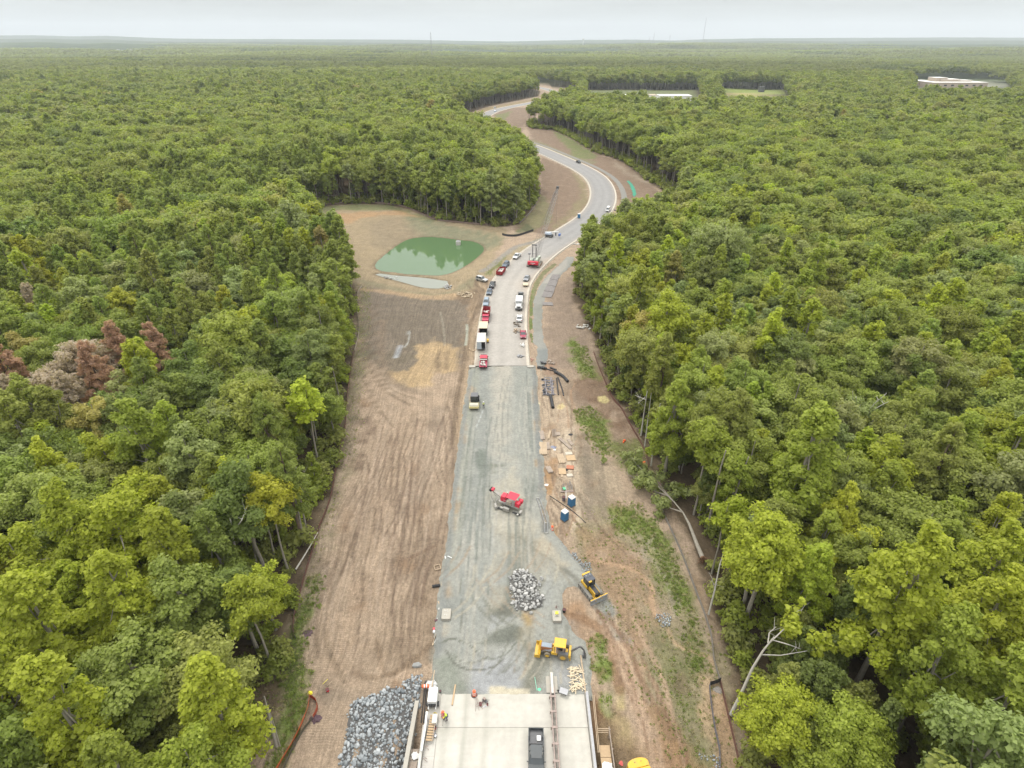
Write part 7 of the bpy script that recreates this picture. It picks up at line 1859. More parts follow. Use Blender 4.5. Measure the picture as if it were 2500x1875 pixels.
barrel('orange drum lying on its side by the white sheet at the deck corner', gz(1043, 1678) + Vector((.3, 0, .3)), rot=(0, R(-82), R(8)), base=False); p = gp(1348, 1294); barrel('orange and white traffic drum beside the puddle below the portable toilets', p + Vector((0, 0, 0)), base=False)
crumple('plastic_sheet', gz(1052, 1674) + Vector((0, 0, .05)), .95, white, 'white plastic sheet bundled behind the lying orange drum', 'sheet', 9, .6)
lt = empty('light_tower', gz(1058, 1712, .1), 'white towable generator with dark wheels at the deck corner', 'generator', PI)
m = MB(); m.box((0, -.1, .95), (1.25, 2.0, 1.1)); m.build('housing', white, lt, bevel=.05)
m = MB(); m.box((0, -1.3, .5), (.1, 1.0, .1)); m.box((-.5, 1.1, .5), (.1, .6, .1)); m.box((.5, 1.1, .5), (.1, .6, .1)); m.build('drawbar', white, lt)
m = MB(); m.box((0, .95, .7), (1.0, .25, .5)); m.build('radiator', black, lt)
for sx in (-.75, .75): wheel(lt, sx, .55, .34, .2)
m = MB(); m.cyl((0, 0, 1.5), (0, 0, 1.56), .05, n=8); m.box((0, -.75, 1.52), (.8, .25, .03)); m.build('hatch', dirtyw, lt)
o = empty('white_cooler', gz(1062, 1761, .1), 'white equipment box on the sidewalk slab below the generator', 'box', PI); m = MB(); m.box((0, 0, .35), (.62, 1.15, .6)); m.build('body', white, o, bevel=.04); m = MB(); m.box((0, 0, .69), (.66, 1.2, .07)); m.build('lid', dirtyw, o)
o = empty('yellow_jacket', gz(1062, 1744, .1), 'crumpled yellow hose coil beside the white equipment box', 'hose'); m = MB(); [m.tube([(.25 * math.cos(t_) * (1 + .2 * math.sin(3 * t_ + k)), .2 * math.sin(t_), .04 + .03 * k) for t_ in np.linspace(0, 6.28, 12)], .03, 4) for k in range(3)]; m.build('coil', PM('hose_yellow', (.7, .55, .05)), o)
def bucket(label, loc, m_, r=.17, h=.36, name='bucket', cat='bucket'):
    o = empty(name, loc, label, cat); mb = MB(); mb.cyl((0, 0, 0), (0, 0, h), r * .85, r, 14, cap=False); mb.cyl((0, 0, 0), (0, 0, .02), r * .85, n=14); mb.build('shell', m_, o)
    mb = MB(); mb.tube([(r * math.cos(t_), 0, h + .12 * math.sin(t_)) for t_ in np.linspace(0, PI, 8)], .012, 4); mb.build('handle', dsteel, o); mb = MB(); mb.cyl((0, 0, h - .06), (0, 0, h - .05), r * .95, n=14); mb.build('contents', mat('dark_contents', (.10, .03, .03)), o); return o
bucket('dark red bucket on the deck between the tripod and the compressor', gz(1173, 1721), PM('bucket_red', (.30, .03, .035)), .24); bucket('small red can right of the tools on the deck', gz(1190, 1721), PM('bucket_red', (.3, .03, .035)), .14, .3); bucket('small pale can behind the dark red bucket', gz(1179, 1716), dirtyw, .12, .25)
bucket('black bucket beside the concrete block with the yellow pump', gp(1377, 1494) + Vector((0, 0, .1)), blackm, .3, .55); bucket('dark grey rubbish drum beside the farther portable toilet', gp(1376, 1222), PM('drum_purple_grey', (.13, .11, .13)), .36, .95, 'rubbish_drum', 'drum'); bucket('dark bucket at the deck corner above the generator', gz(1075, 1690, .1), dsteel, .17)
bucket('red bucket lying on the dirt near the orange fence', gp(800, 1687), PM('bucket_bright_red', (.6, .03, .05)), .24, .4)
bucket('maroon can left of the white equipment box', gz(1042, 1757, .1), PM('bucket_red', (.3, .03, .035)), .15, .5); bucket('maroon jug below the white equipment box', gz(1062, 1779, .1), PM('bucket_red', (.3, .03, .035)), .2, .4)
o = empty('wheelbarrow', gz(1376, 1693), 'grey wheelbarrow tipped at the deck end right of the barrier line', 'wheelbarrow', R(70)); m = MB(); m.box((0, 0, .45), (.65, .9, .3), tx=1.3, ty=1.3); m.build('tray', steel, o); wheel(o, 0.0, .75, .2, .1); m = MB(); m.tube([(-.3, -1.1, .5), (-.28, 0, .35), (0, .75, .2)], .025, 4); m.tube([(.3, -1.1, .5), (.28, 0, .35), (0, .75, .2)], .025, 4); m.cyl((-.28, -.3, .3), (-.28, -.35, 0), .025, n=4); m.cyl((.28, -.3, .3), (.28, -.35, 0), .025, n=4); m.build('handles', dsteel, o)
o = empty('tripod_frame', gz(1166, 1719), 'rusty wire tripod stand lying on the deck', 'tripod', .3); m = MB(); [m.tube([(0, .9, .5), (dx, -.9, .02)], .025, 4) for dx in (-.5, 0, .5)]; m.tube([(-.35, -.4, .2), (.35, -.4, .2), (0, .1, .3), (-.35, -.4, .2)], .02, 4); m.build('legs', rust, o)
o = empty('compactor_tool', gz(1184, 1711), 'dark brown plate compactor on the deck above the red can', 'compactor', R(50)); m = MB(); m.box((0, 0, .1), (.4, .75, .1)); m.build('plate', dsteel, o); m = MB(); m.box((0, .1, .35), (.3, .4, .35)); m.build('engine', rust, o, bevel=.03); m = MB(); m.tube([(-.15, -.1, .3), (-.15, -.7, .8), (.15, -.7, .8), (.15, -.1, .3)], .02, 4); m.build('handle', dsteel, o)
o = empty('hand_tool', gz(1184, 1725), 'grey trowel board on the deck below the tools', 'tool', .4); m = MB(); m.box((0, 0, .02), (.5, .2, .03)); m.box((0, 0, .07), (.16, .04, .06)); m.build('board', steel, o)
o = empty('chair_tarp', gz(1058, 1791, .1), 'grey and white folded cloth on the sidewalk slab', 'cloth'); m = MB(); m.box((0, 0, .2), (.7, .5, .25), tx=.6, rz=.5); m.box((.1, -.3, .12), (.8, .4, .15), rz=-.3); m.build('folds', steel, o, bevel=.05)
o = empty('survey_tripod', gz(1084, 1767), 'thin survey tripod standing beside the bent over worker', 'tripod'); m = MB(); [m.cyl((0, 0, 1.35), (.35 * math.cos(t_), .35 * math.sin(t_), 0), .02, n=4) for t_ in (0, 2.1, 4.2)]; m.build('leg', dsteel, o); m = MB(); m.box((0, 0, 1.42), (.14, .14, .16)); m.build('head', yellow, o)
def block(name, label, cat, u, v, sx, sy, h, rz, extra=None, z=0):
    p = gz(u, v, z); o = empty(name, p, label, cat, rz); m = MB()
    for c, d in (((-sx / 2, 0, h / 2), (.16, sy, h)), ((sx / 2, 0, h / 2), (.16, sy, h)), ((0, -sy / 2, h / 2), (sx, .16, h)), ((0, sy / 2, h / 2), (sx, .16, h)), ((0, 0, h - .1), (sx, sy, .16))): m.box(c, d)
    m.build('concrete_shell', concr, o, bevel=.02); return o
b1 = block('inlet_box', 'pale concrete inlet box with bolts and crossing planks on the left road edge', 'concrete box', 1090, 1503, 1.25, 1.75, .5, 0)
m = MB(); [m.cyl((x_, y_, .5), (x_, y_, .6), .05, n=6) for x_, y_ in ((-.3, .6), (.1, .65), (.2, .4), (-.1, .45), (-.2, -.2), (.1, -.3))]; m.build('bolt', white, b1)
b2 = block('inlet_box', 'pale concrete inlet box carrying a yellow pump right of the rock heap', 'concrete box', 1359, 1508, 1.2, 1.8, .55, 0)
o = empty('yellow_pump', b2.location + Vector((0, .2, .56)), 'small yellow pump standing on the right concrete inlet box', 'pump'); m = MB(); m.box((0, 0, .3), (.5, .45, .35)); m.build('engine', PM('pump_yellow', (.75, .65, .04)), o, bevel=.05); m = MB(); m.cyl((0, -.35, .15), (0, -.1, .2), .14, n=10); m.box((0, 0, .05), (.7, .7, .06)); m.build('base', dirtyw, o)
o = empty('seated_cone', gz(1358, 1483), 'orange survey cone behind the right concrete inlet box', 'cone'); m = MB(); m.cyl((0, 0, 0), (0, 0, .6), .16, .03, 10); m.box((0, 0, .02), (.36, .36, .04)); m.build('cone_body', rust, o)
for u, v, lab in ((1153, 896, 'white concrete inlet at the left kerb end'), (1295, 896, 'white concrete inlet at the right kerb end')): block('kerb_inlet', lab, 'concrete box', u, v, 1.6, 1.0, .3, 0)
p = at3(1119, 597, -1.9); o = empty('riser_box', p, 'white square riser structure standing in the green pond', 'riser'); m = MB(); m.box((0, 0, .6), (2.0, 2.0, 1.9)); m.build('box', dirtyw, o); m = MB(); m.box((0, 0, 1.7), (1.7, 1.7, .3), tx=.7, ty=.7); m.build('trash_rack', steel, o)
# twin rail form line leading to the road edge
kf = empty('kerb_form', gz(1318, 1250), 'pair of steel kerb forms curving along the right edge of the gravel road', 'kerb form')
A_ = [gz(*q) - kf.location for q in ((1313, 1217), (1320, 1235), (1327, 1257), (1333, 1278), (1334, 1303))]
for dx in (-.28, .28):
    m = MB()
    for i in range(4): a_ = A_[i] + Vector((dx, 0, .15)); b_ = A_[i + 1] + Vector((dx, 0, .15)); m.box((a_ + b_) / 2, (.07, (b_ - a_).length, .3), rz=math.atan2(-(b_ - a_).x, (b_ - a_).y))
    m.build('form_rail', steel, kf)
m = MB(); [m.box(A_[i] + Vector((0, 0, .22)), (.6, .06, .06)) for i in range(5)]; m.build('spreader', dirtyw, kf)
# ------------------------------------------------------------ lumber, pipes, mats
def stack(name, label, cat, u, v, L, n, w, th, layers=1, rz=0., m_=wood, part='plank', z=None, gap=.015, group=None, jit=.02, seed=0):
    g = random.Random(seed + int(u * 3 + v)); p = gp(u, v); o = empty(name, p, label, cat, rz, group)
    if z is not None: o.location.z = z
    me = MB().box((0, 0, 0), (w, 1, th)).mesh(part); me.materials.append(m_)
    for k in range(layers):
        for i in range(n):
            q = link(part, me, parent=o); q.scale = (1, L * g.uniform(.93, 1.0), 1)
            q.location = ((i - (n - 1) / 2) * (w + gap) + g.uniform(-jit, jit), g.uniform(-.1, .1), th / 2 + .02 + k * (th + .01)); q.rotation_euler[2] = g.uniform(-jit, jit) * 1.2
    return o
LY = [ # u v len n w th layers rz material label
 (1322, 1064, 3.4, 7, .16, .12, 2, 4, oldwood, 'row of grey timbers at the top left of the lumber yard'),
 (1341, 1063, 3.2, 3, .15, .12, 2, -12, wood, 'few splayed boards beside the notched frame in the lumber yard'),
 (1325, 1096, 4.6, 9, .19, .14, 2, -1, wood, 'long stack of brown timbers at the left side of the lumber yard'),
 (1338, 1090, 2.6, 5, .15, .13, 2, 3, oldwood, 'short grey timber stack right of the long brown stack'),
 (1370, 1121, 3.3, 8, .17, .12, 2, 8, wood, 'pale yellow timber stack in the middle of the lumber yard'),
 (1341, 1148, 2.1, 6, .17, .14, 2, 18, oldwood, 'fanned grey timbers left of the open sandy spot'),
 (1380, 1084, 4.6, 4, .16, .12, 2, 30, oldwood, 'long dark timbers lying diagonally near the yard edge'),
 (1392, 1080, 2.4, 3, .22, .14, 1, 22, oldwood, 'three short pale timbers at the right yard edge'),
 (1371, 1156, 2.6, 3, .18, .12, 1, 2, wood, 'narrow plank bundle under the plywood sheet'),
]
for u, v, L, n, w, th, ly, rz, m_, lab in LY: stack('lumber_stack', lab, 'lumber', u, v, L, n, w, th, ly, R(rz), m_)
PLY = [(1393, 1119, 1.9, 1.9, 8, plyw, 'tan plywood sheets with red edges at the right of the lumber yard'), (1373, 1152, 1.5, 1.9, 3, plyw, 'tan plywood sheets below the pale timber stack'),
       (1392, 1142, 1.5, 1.2, -6, mat('red_ply', (.42, .17, .10), .8), 'reddish board stack beside the small black puddle'), (1361, 1060, 1.2, 1.3, 0, oldwood, 'grey crate box at the top of the lumber yard'), (1388, 1108, 1.5, 1.0, 10, mat('pale_board', (.50, .44, .36), .8), 'pale board sheet above the red edged plywood'),
       (1391, 1162, 1.2, .8, 10, mat('pale_board', (.5, .44, .36)), 'small pale board near the tied pole bundle')]
for u, v, w, L, rz, m_, lab in PLY: stack('plywood_stack', lab, 'plywood', u, v, L, 1, w, .05, 4, R(rz), m_, 'sheet', jit=.06)
fr = empty('notched_frame', gp(1353, 1058), 'notched brown wooden frame in the lumber yard', 'frame')
for i in range(7): m = MB(); m.box((0, -1.3 + i * .42, .25), (.9, .12, .14)); m.build('rung', oldwood, fr)
m = MB(); m.box((-.4, 0, .12), (.14, 3.0, .2)); m.box((.4, 0, .12), (.14, 3.0, .2)); m.build('side_rail', oldwood, fr)
# bundle of poles and pins
o = empty('pole_bundle', gp(1383, 1192), 'untidy bundle of poles and stakes with a green bag in the lumber yard', 'poles')
g = random.Random(3); 
for i in range(34): m = MB(); x_ = g.uniform(-1.2, 1.2); m.cyl((x_, -.9 + g.uniform(-.3, .3), .1), (x_ + g.uniform(-.5, .5), 1.2 + g.uniform(-.6, .6), .3 + g.random() * .4), .035, n=4); m.build('pole', [oldwood, steel, wood][i % 3], o)
m = MB(); m.box((-.5, -.5, .35), (.55, .8, .2), rz=.2); m.build('green_bag', PM('bag_green', (.10, .42, .22), .6), o, bevel=.05); m = MB(); m.box((0, -1.1, .12), (2.6, .25, .15), rz=.05); m.build('bearer', rust, o)
pp = MB(); pp.cyl((0, 0, .1), (.25, 3.6, .15), .06, n=6); o = pp.build('white_pole', white); o.location = gp(1382, 1218); tag(o, 'thin white pole beside the dark grey rubbish drum', 'pole')
crumple('rag', gp(1335, 1184), .45, white, 'small white rag on the brown mulch left of the lumber yard', 'rag', 4)
crumple('tarp_roll', gp(1350, 1092), .8, PM('tarp_blue_grey', (.22, .23, .30)), 'dark blue grey plastic tarp in the lumber yard', 'tarp', 11); crumple('tarp_roll', gp(1354, 1098), .35, white, 'white plastic scrap on the dark tarp', 'tarp', 12)
for u, v, lab in ((1394, 1061, 'black folded tarp beside the crate at the yard top'), (1382, 1147, 'small black puddle shaped mat in the yard')): crumple('black_mat', gp(u, v), .55, blackm, lab, 'mat', int(u), .12)
# lumber scatter at the deck end
g = random.Random(12)
me = MB().box((0, 0, 0), (.11, 1, .06)).mesh('stick'); me.materials.append(mat('pale_sticks', (.60, .50, .35), .8))
for k, (u, v) in enumerate(((1405, 1645), (1408, 1672))):
    o = empty('scrap_lumber', gz(u, v), ('upper' if k == 0 else 'lower') + ' loose heap of pale scrap sticks near the right deck corner', 'scrap wood')
    for i in range(36): q = link('stick', me, parent=o); q.location = (g.uniform(-.75, .95), g.uniform(-.9, .9), .05 + g.random() * .22); q.scale = (1, g.uniform(.5, 1.4), 1); q.rotation_euler = (g.uniform(-.15, .15), 0, g.uniform(0, 3.14))
for u, v, L, rz, lab, m_ in ((1424, 1650, 6.2, 1, 'long pale timber edge beside the scrap sticks', wood), (1108, 1697, 2.9, -4, 'short thick yellow timber on the deck end', plyw), (1083, 1470, 3.4, -22, 'white plank crossing the left road edge above the inlet box', dirtyw), (1078, 1485, 2.7, 30, 'thin plank crossing under the white plank', wood),
     (1070, 1540, 4.6, -10, 'long plank lying down the left road edge below the inlet box', dirtyw), (1065, 1553, 3.5, -12, 'second plank beside the long one on the left road edge', wood), (1084, 1405, 2.0, -12, 'short plank standing by the black pipe piece', wood),
     (1098, 1361, .9, 60, 'small white stick near the wooden frame by the road', white), (1088, 1364, .8, 20, 'smaller white stick left of the other one', white), (1076, 1502, 1.8, -28, 'short plank left of the left inlet box', dirtyw)):
    m = MB(); m.box((0, 0, .09), (.2 if L > 2.5 else .12, L, .12)); o = m.build('plank', m_); o.location = gz(u, v) if u > 1090 else gp(u, v, .1); o.rotation_euler[2] = R(rz); tag(o, lab, 'plank')
o = empty('pallet', gp(1085, 1424, .05), 'small wooden pallet beside the black pipe piece', 'pallet')
for i in range(3): m = MB(); m.box((0, -.42 + i * .42, .1), (1.0, .22, .04)); m.build('slat', wood, o)
m = MB(); m.box((-.4, 0, .04), (.08, 1.0, .08)); m.box((.4, 0, .04), (.08, 1.0, .08)); m.build('bearer', oldwood, o)
o = empty('wooden_frame', gp(1068, 1386, .05), 'square wooden frame lying on the dirt left of the road base', 'frame', R(20))
for c, d in (((0, -.5, .08), (1.1, .1, .15)), ((0, .5, .08), (1.1, .1, .15)), ((-.5, 0, .08), (.1, 1.0, .15)), ((.5, 0, .08), (.1, 1.0, .15))): m = MB(); m.box(c, d); m.build('board', wood, o)
m = MB(); m.cyl((-.65, -.1, .25), (.65, .15, .25), .24, n=12); o = m.build('pipe_piece', blackm); o.location = gp(1065, 1433); tag(o, 'short black corrugated pipe piece on the dirt by the pallet', 'pipe')
o = empty('chain_and_tools', gp(1075, 1517, .05), 'dark straps and pegs beside the left inlet box', 'tools'); g = random.Random(6); m = MB(); [m.cyl((g.uniform(-.7, .7), g.uniform(-.6, .3), .05), (g.uniform(-.7, .7), g.uniform(-.6, .3), .12), .04, n=4) for i in range(12)]; m.build('peg', rust, o); m = MB(); m.box((-.5, .1, .1), (.8, .3, .15), rz=.2); m.build('strap', mat('dark_maroon', (.08, .02, .03)), o)
o = empty('gas_can', gp(1059, 1541, .02), 'red and white fuel can on the dirt left of the long planks', 'can'); m = MB(); m.box((0, .2, .2), (.3, .4, .35)); m.build('red_half', red, o, bevel=.04); m = MB(); m.box((0.08, -.25, .2), (.32, .42, .35)); m.build('white_half', white, o, bevel=.04)
# corrugated pipes by the path
def pipe(label, pts, r, group=None):
    P = [gp(*q) for q in pts]; o = empty('corrugated_pipe', P[0], label, 'pipe', 0, group); P = [p - o.location + Vector((0, 0, r)) for p in P]
    Q = catmull(np.array([tuple(p) for p in P]), 4) if len(P) > 2 else np.array([tuple(P[0]), tuple(P[1])]); m = MB(); m.tube([Vector(q) for q in Q], r, 10); m.build('wall', blackm, o, smooth=False)
    m = MB(); L = 0
    for i in range(len(Q) - 1):
        a_ = Vector(Q[i]); b_ = Vector(Q[i + 1]); n = max(1, int((b_ - a_).length / .45))
        for j in range(n): c_ = a_.lerp(b_, (j + .5) / n); d_ = (b_ - a_).normalized() * .08; m.cyl(c_ - d_, c_ + d_, r * 1.1, n=10, cap=True)
    m.build('rib', PM('pipe_grey', (.07, .07, .075), .6), o)
pipe('black corrugated pipe lying right of the kerb inlet, nearest the kerb', [(1312, 899), (1334, 902)], .38); pipe('pair of thin black pipes in the middle of the pipe line', [(1343, 899), (1358, 905)], .25); pipe('thin bent black pipe joining the larger pipes', [(1333, 901), (1345, 905), (1362, 909)], .18)
pipe('curved black corrugated pipe, right end of the pipe line', [(1354, 910), (1370, 918), (1380, 927), (1386, 934)], .38); pipe('black pipe sticking out below the steel cage', [(1344, 968), (1350, 998)], .38)
pipe('rusty steel pipe lying beside the cage, left one', [(1359, 924), (1363, 965)], .16); pipe('rusty steel pipe lying beside the cage, right one', [(1362, 922), (1372, 950), (1376, 967)], .16)
# black line pipe below the toilets
pipe('thin dark hose from the kerb forms past the nearer portable toilet', [(1342, 1211), (1368, 1228), (1400, 1250), (1430, 1277)], .07)
# steel cage (grating) on dark stone
cg = empty('steel_cage', gp(1340, 945), 'grey steel beam grillage lying on dark stone beside the gravel road', 'grillage')
ym, xw = 8.4, 1.9
for sx in (-.85, .6, .95): m = MB(); m.box((sx, 0, .3), (.16, ym * 2 * .52, .25)); m.build('long_beam', PM('beam_purple_grey', (.26, .24, .26)), cg)
for i in range(6): m = MB(); m.box((0, -ym * .5 + i * ym / 5, .45), (3.4 if i in (0, 2, 4) else 2.1, .12, .12)); m.build('cross_beam', PM('beam_purple_grey', (.26, .24, .26)), cg)
g = random.Random(4); bm_ = MB().box((0, 0, 0), (.3, .5, .1)).mesh('slab_piece')
m = MB(); [m.box((g.uniform(-1.6, 1.1), g.uniform(-4.3, 4.3), .05), (g.uniform(.3, .7), g.uniform(.2, .6), .08), rz=g.uniform(0, 3)) for i in range(90)]; q = m.build('dark_bed', mat('dark_stone_bed', (.10, .105, .12), .9, noise=.3), cg); q['kind'] = 'stuff'
# timber mats beside the path: each a row of boards
mcol = mat('mat_timber', (.23, .21, .20), .9, noise=.25, nscale=2)
def matrow(label, q, n):
    P = [gp(*k) for k in q]; c = sum(P, Vector()) / 4; o = empty('timber_mat', c, label, 'timber mat', 0)
    for i in range(n):
        t0, t1 = (i + .06) / n, (i + .94) / n; a_ = P[0].lerp(P[3], t0); b_ = P[1].lerp(P[2], t0); e_ = P[1].lerp(P[2], t1); f_ = P[0].lerp(P[3], t1)
        vs = [tuple(k - c + Vector((0, 0, h))) for h in (.05, .25) for k in (a_, b_, e_, f_)]; m = MB(); m.add(vs, [(0, 3, 2, 1), (4, 5, 6, 7), (0, 1, 5, 4), (1, 2, 6, 5), (2, 3, 7, 6), (3, 0, 4, 7)]); m.build('board', mcol, o)
matrow('topmost of the four joined grey timber mats by the gravel path', [(1349, 671), (1367, 671), (1362, 685), (1342, 682)], 8); matrow('second grey timber mat from the top by the gravel path', [(1342, 683), (1362, 686), (1357, 700), (1335, 697)], 8)
matrow('third grey timber mat from the top by the gravel path', [(1334, 698), (1356, 701), (1352, 714), (1328, 711)], 8); matrow('lowest of the four joined grey timber mats by the gravel path', [(1328, 712), (1352, 715), (1346, 727), (1322, 726)], 8); matrow('single grey timber mat lying below the joined mats', [(1324, 739), (1348, 739), (1351, 747), (1325, 746)], 4)
# odds and ends near the vehicles
def junk(name, label, cat, u, v, w, L, n, m_, seed, z=None, h=.4):
    g = random.Random(seed); o = empty(name, gp(u, v), label, cat); 
    if z is not None: o.location.z = z
    for i in range(n): m = MB(); m.box((g.uniform(-w, w), g.uniform(-L, L), g.uniform(.05, h)), (g.uniform(.3, w), g.uniform(.2, .5), g.uniform(.1, .4)), rz=g.uniform(0, 3)); m.build('piece', m_, o)
    return o
junk('concrete_forms', 'brown skid steer attachments lying at the right kerb below the white sedan', 'equipment', 1263, 797, 1.0, 1.2, 9, mat('brown_iron', (.14, .11, .08)), 1, .02, .9); junk('scrap_pile', 'tan plywood scrap pile beside the dark red sedan', 'scrap wood', 1264, 813, 1.2, 1.0, 14, mat('tan_scrap', (.36, .28, .20)), 2, .02, .6)
junk('white_cart', 'small white cart standing near the end of the right kerb', 'cart', 1275, 848, .6, .6, 7, white, 3, .02, .8); junk('steel_forms', 'bundle of grey steel forms at the end of the asphalt on the right', 'forms', 1271, 874, 1.2, .5, 8, steel, 4, .02, .3)
o = empty('utility_trailer', gp(1283, 700), 'small tan flat cart between the grey sedan and the dark pickup', 'trailer'); o.location.z = .02; m = MB(); m.box((0, 0, .6), (1.9, 2.6, .3)); m.build('bed', mat('tan_ply_roof2', (.55, .45, .32)), o); m = MB(); m.box((0, 1.6, .4), (.1, 1.0, .1)); m.build('drawbar', dsteel, o); [wheel(o, sx, 0, .3, .18) for sx in (-.9, .9)]
junk('stake_bundle', 'dark reinforcing stakes standing on the gravel path end', 'stakes', 1328, 889, .8, .3, 10, dsteel, 7, None, 1.0); junk('brick_scraps', 'reddish scraps beside the right kerb inlet', 'scrap', 1303, 880, .8, 1.0, 6, mat('clay_red', (.35, .2, .15)), 8, None, .15)
junk('pipe_stubs', 'short grey pipe stubs below the portable toilet curve', 'debris', 1502, 513, 2.2, 1.5, 9, dsteel, 9, None, .5); junk('debris_pile', 'pale broken boards at the trees edge beside the crane', 'debris', 1409, 596, 2.5, 1.0, 8, dirtyw, 10, None, .3)
junk('debris_pile', 'brown scrap lumber right of the gravel path end', 'debris', 1345, 885, 1.2, .9, 10, oldwood, 11, None, .3); junk('debris_pile', 'rock rubble beside the field road left of the silver SUV', 'rubble', 1135, 722, 3.4, 2.2, 22, mat('rubble_tan', (.38, .30, .2)), 12, None, .35)
junk('debris_pile', 'small boards left of the open trailer door', 'debris', 1153, 855, .9, 1.0, 7, wood, 14, None, .2); junk('rubble_heap', 'pale broken stone at the trees edge near the right bend', 'rubble', 1424, 800, 2.0, 1.3, 14, dirtyw, 15, None, .5)
junk('orange_marker', 'orange cloth marker near the right silt fence bend', 'marker', 1571, 1132, .4, .4, 4, orange, 16, None, .3); junk('orange_marker', 'orange cloth marker on the brown brush above the fallen tree', 'marker', 1524, 1079, .3, .3, 3, orange, 17, None, .3)
gr_ = MB(); gr_.cyl((0, 0, .06), (-.25, 2.0, .06), .06, n=6); o = gr_.build('green_pipe', PM('pipe_green', (.22, .45, .33))); o.location = gz(1311, 1687); tag(o, 'short green pipe at the deck end left of the barrier', 'pipe')
crumple('green_disc', gz(1317, 1683), .3, PM('lid_green', (.1, .5, .3)), 'round green lid at the deck end', 'lid', 30, .1)
for u, v, r_, lab in ((1483, 1867, .28, 'faint red paint mark left of the excavator'),): crumple('red_rag', gp(u + 36, v - 4), .4, mat('red_cloth', (.5, .08, .07)), 'red cloth on the dirt beside the excavator', 'cloth', 31, .1)
# ------------------------------------------------------------ fences
def fence(name, label, px_, h, m_, pm, step=2.6, cat='fence', sag=0., lean=0., close=False, top=None):
    P = [gp(*q) for q in px_]; Q = catmull(np.array([tuple(p) for p in P]), 4); o = empty(name, Q[0], label, cat); b0 = Vector(Q[0])
    d = np.r_[0, np.cumsum(np.hypot(*np.diff(Q[:, :2], axis=0).T))]; n = max(2, int(d[-1] / step)); t_ = np.linspace(0, d[-1], n * 3 + 1)
    X_ = np.interp(t_, d, Q[:, 0]); Y_ = np.interp(t_, d, Q[:, 1]); Z_ = np.interp(t_, d, Q[:, 2]); g = random.Random(int(px_[0][0]))
    v, f = [], []
    for i in range(len(t_)):
        ss = sag * (0 if i % 3 == 0 else 1) + g.uniform(0, .05); lx = lean * g.uniform(.6, 1.2)
        for th in (0, .02):
            v += [(X_[i] - b0.x + th, Y_[i] - b0.y, Z_[i] - b0.z - .05), (X_[i] - b0.x + lx + th, Y_[i] - b0.y, Z_[i] - b0.z + h - ss)]
    for i in range(len(t_) - 1):
        a_ = 4 * i; f += [(a_, a_ + 4, a_ + 5, a_ + 1), (a_ + 2, a_ + 3, a_ + 7, a_ + 6), (a_ + 1, a_ + 5, a_ + 7, a_ + 3)]
    m = MB(); m.add(v, f); m.build('fabric', m_, o)
    me = MB().box((0, 0, (h + .15) / 2), (.05, .05, h + .2)).mesh('post'); me.materials.append(pm)
    for i in range(0, len(t_), 3): q = link('post', me, parent=o); q.location = (X_[i] - b0.x + .04, Y_[i] - b0.y, Z_[i] - b0.z)
    return o
brn = mat('silt_fabric_brown', (.16, .075, .055), .9, noise=.2); gry = mat('silt_fabric_grey', (.25, .225, .20), .9, noise=.15); blk = mat('silt_fabric_black', (.05, .05, .055), .85); org = mat('orange_mesh', (.72, .16, .05), .8, noise=.2); tanf = mat('silt_fabric_tan', (.42, .36, .28), .9)
fence('silt_fence', 'brown silt fence following the trees down the left side of the field', [(864, 859), (850, 950), (843, 1040), (833, 1085), (822, 1140), (814, 1187), (806, 1222), (790, 1265), (780, 1288), (762, 1350), (746, 1401), (733, 1450), (719, 1503)], .75, brn, dsteel)
fence('silt_fence', 'pale silt fence along the upper left trees beside the grey field', [(884, 700), (874, 715), (872, 760), (876, 790), (876, 815), (866, 858)], .7, tanf, oldwood)
fence('silt_fence', 'long grey silt fence winding down beside the fallen tree on the right', [(1599, 1204), (1619, 1254), (1639, 1299), (1656, 1336), (1674, 1381), (1699, 1448), (1718, 1498), (1729, 1531), (1737, 1564), (1742, 1613), (1757, 1664)], .75, gry, dsteel)
fence('silt_fence', 'dark brown silt fence along the right trees above the fallen tree', [(1449, 861), (1461, 895), (1476, 931), (1496, 975), (1516, 998), (1534, 1031), (1555, 1067), (1574, 1103), (1583, 1141)], .7, brn, dsteel)
fence('silt_fence', 'dark silt fence at the far right of the bottom strip', [(1757, 1664), (1767, 1708), (1786, 1789), (1808, 1885)], .75, brn, dsteel)
fence('silt_fence', 'dark silt fence line left of the bare bottom strip', [(1731, 1675), (1734, 1710), (1744, 1780), (1755, 1830), (1756, 1885)], .75, mat('silt_fabric_slate', (.17, .16, .18), .9), dsteel)
fence('silt_fence', 'short black silt fence closing the top of the bottom strip', [(1731, 1674), (1745, 1670), (1756, 1665)], 1.0, blk, dsteel)
fence('silt_fence', 'black silt fence curving round the green spot beside the pond', [(1226, 574), (1240, 577), (1262, 577), (1285, 570), (1302, 564)], 1.0, blk, dsteel)
fence('silt_fence', 'brown silt fence along the trees behind the pond', [(749, 507), (790, 500), (836, 497), (892, 496), (949, 499), (994, 508), (1062, 536), (1129, 545), (1190, 550)], .8, mat('silt_fabric_dull', (.21, .15, .12), .9), dsteel, step=4)
fence('silt_fence', 'thin fence line up the trees left of the road curve', [(1268, 546), (1299, 514), (1317, 478), (1320, 452)], .8, gry, dsteel, step=4)
fence('safety_fence', 'sagging orange mesh safety fence at the lower left', [(754, 1706), (748, 1735), (740, 1760), (726, 1790), (705, 1828), (690, 1852), (672, 1885)], 1.1, org, wood, step=3.2, sag=.12, lean=.35)
fence('safety_fence', 'orange mesh fence end folded back round the black fabric roll', [(755, 1702), (762, 1705), (772, 1712), (776, 1728), (772, 1742), (765, 1756)], .9, mat('orange_mesh_dark', (.38, .08, .04), .8), wood, step=2, sag=.1)
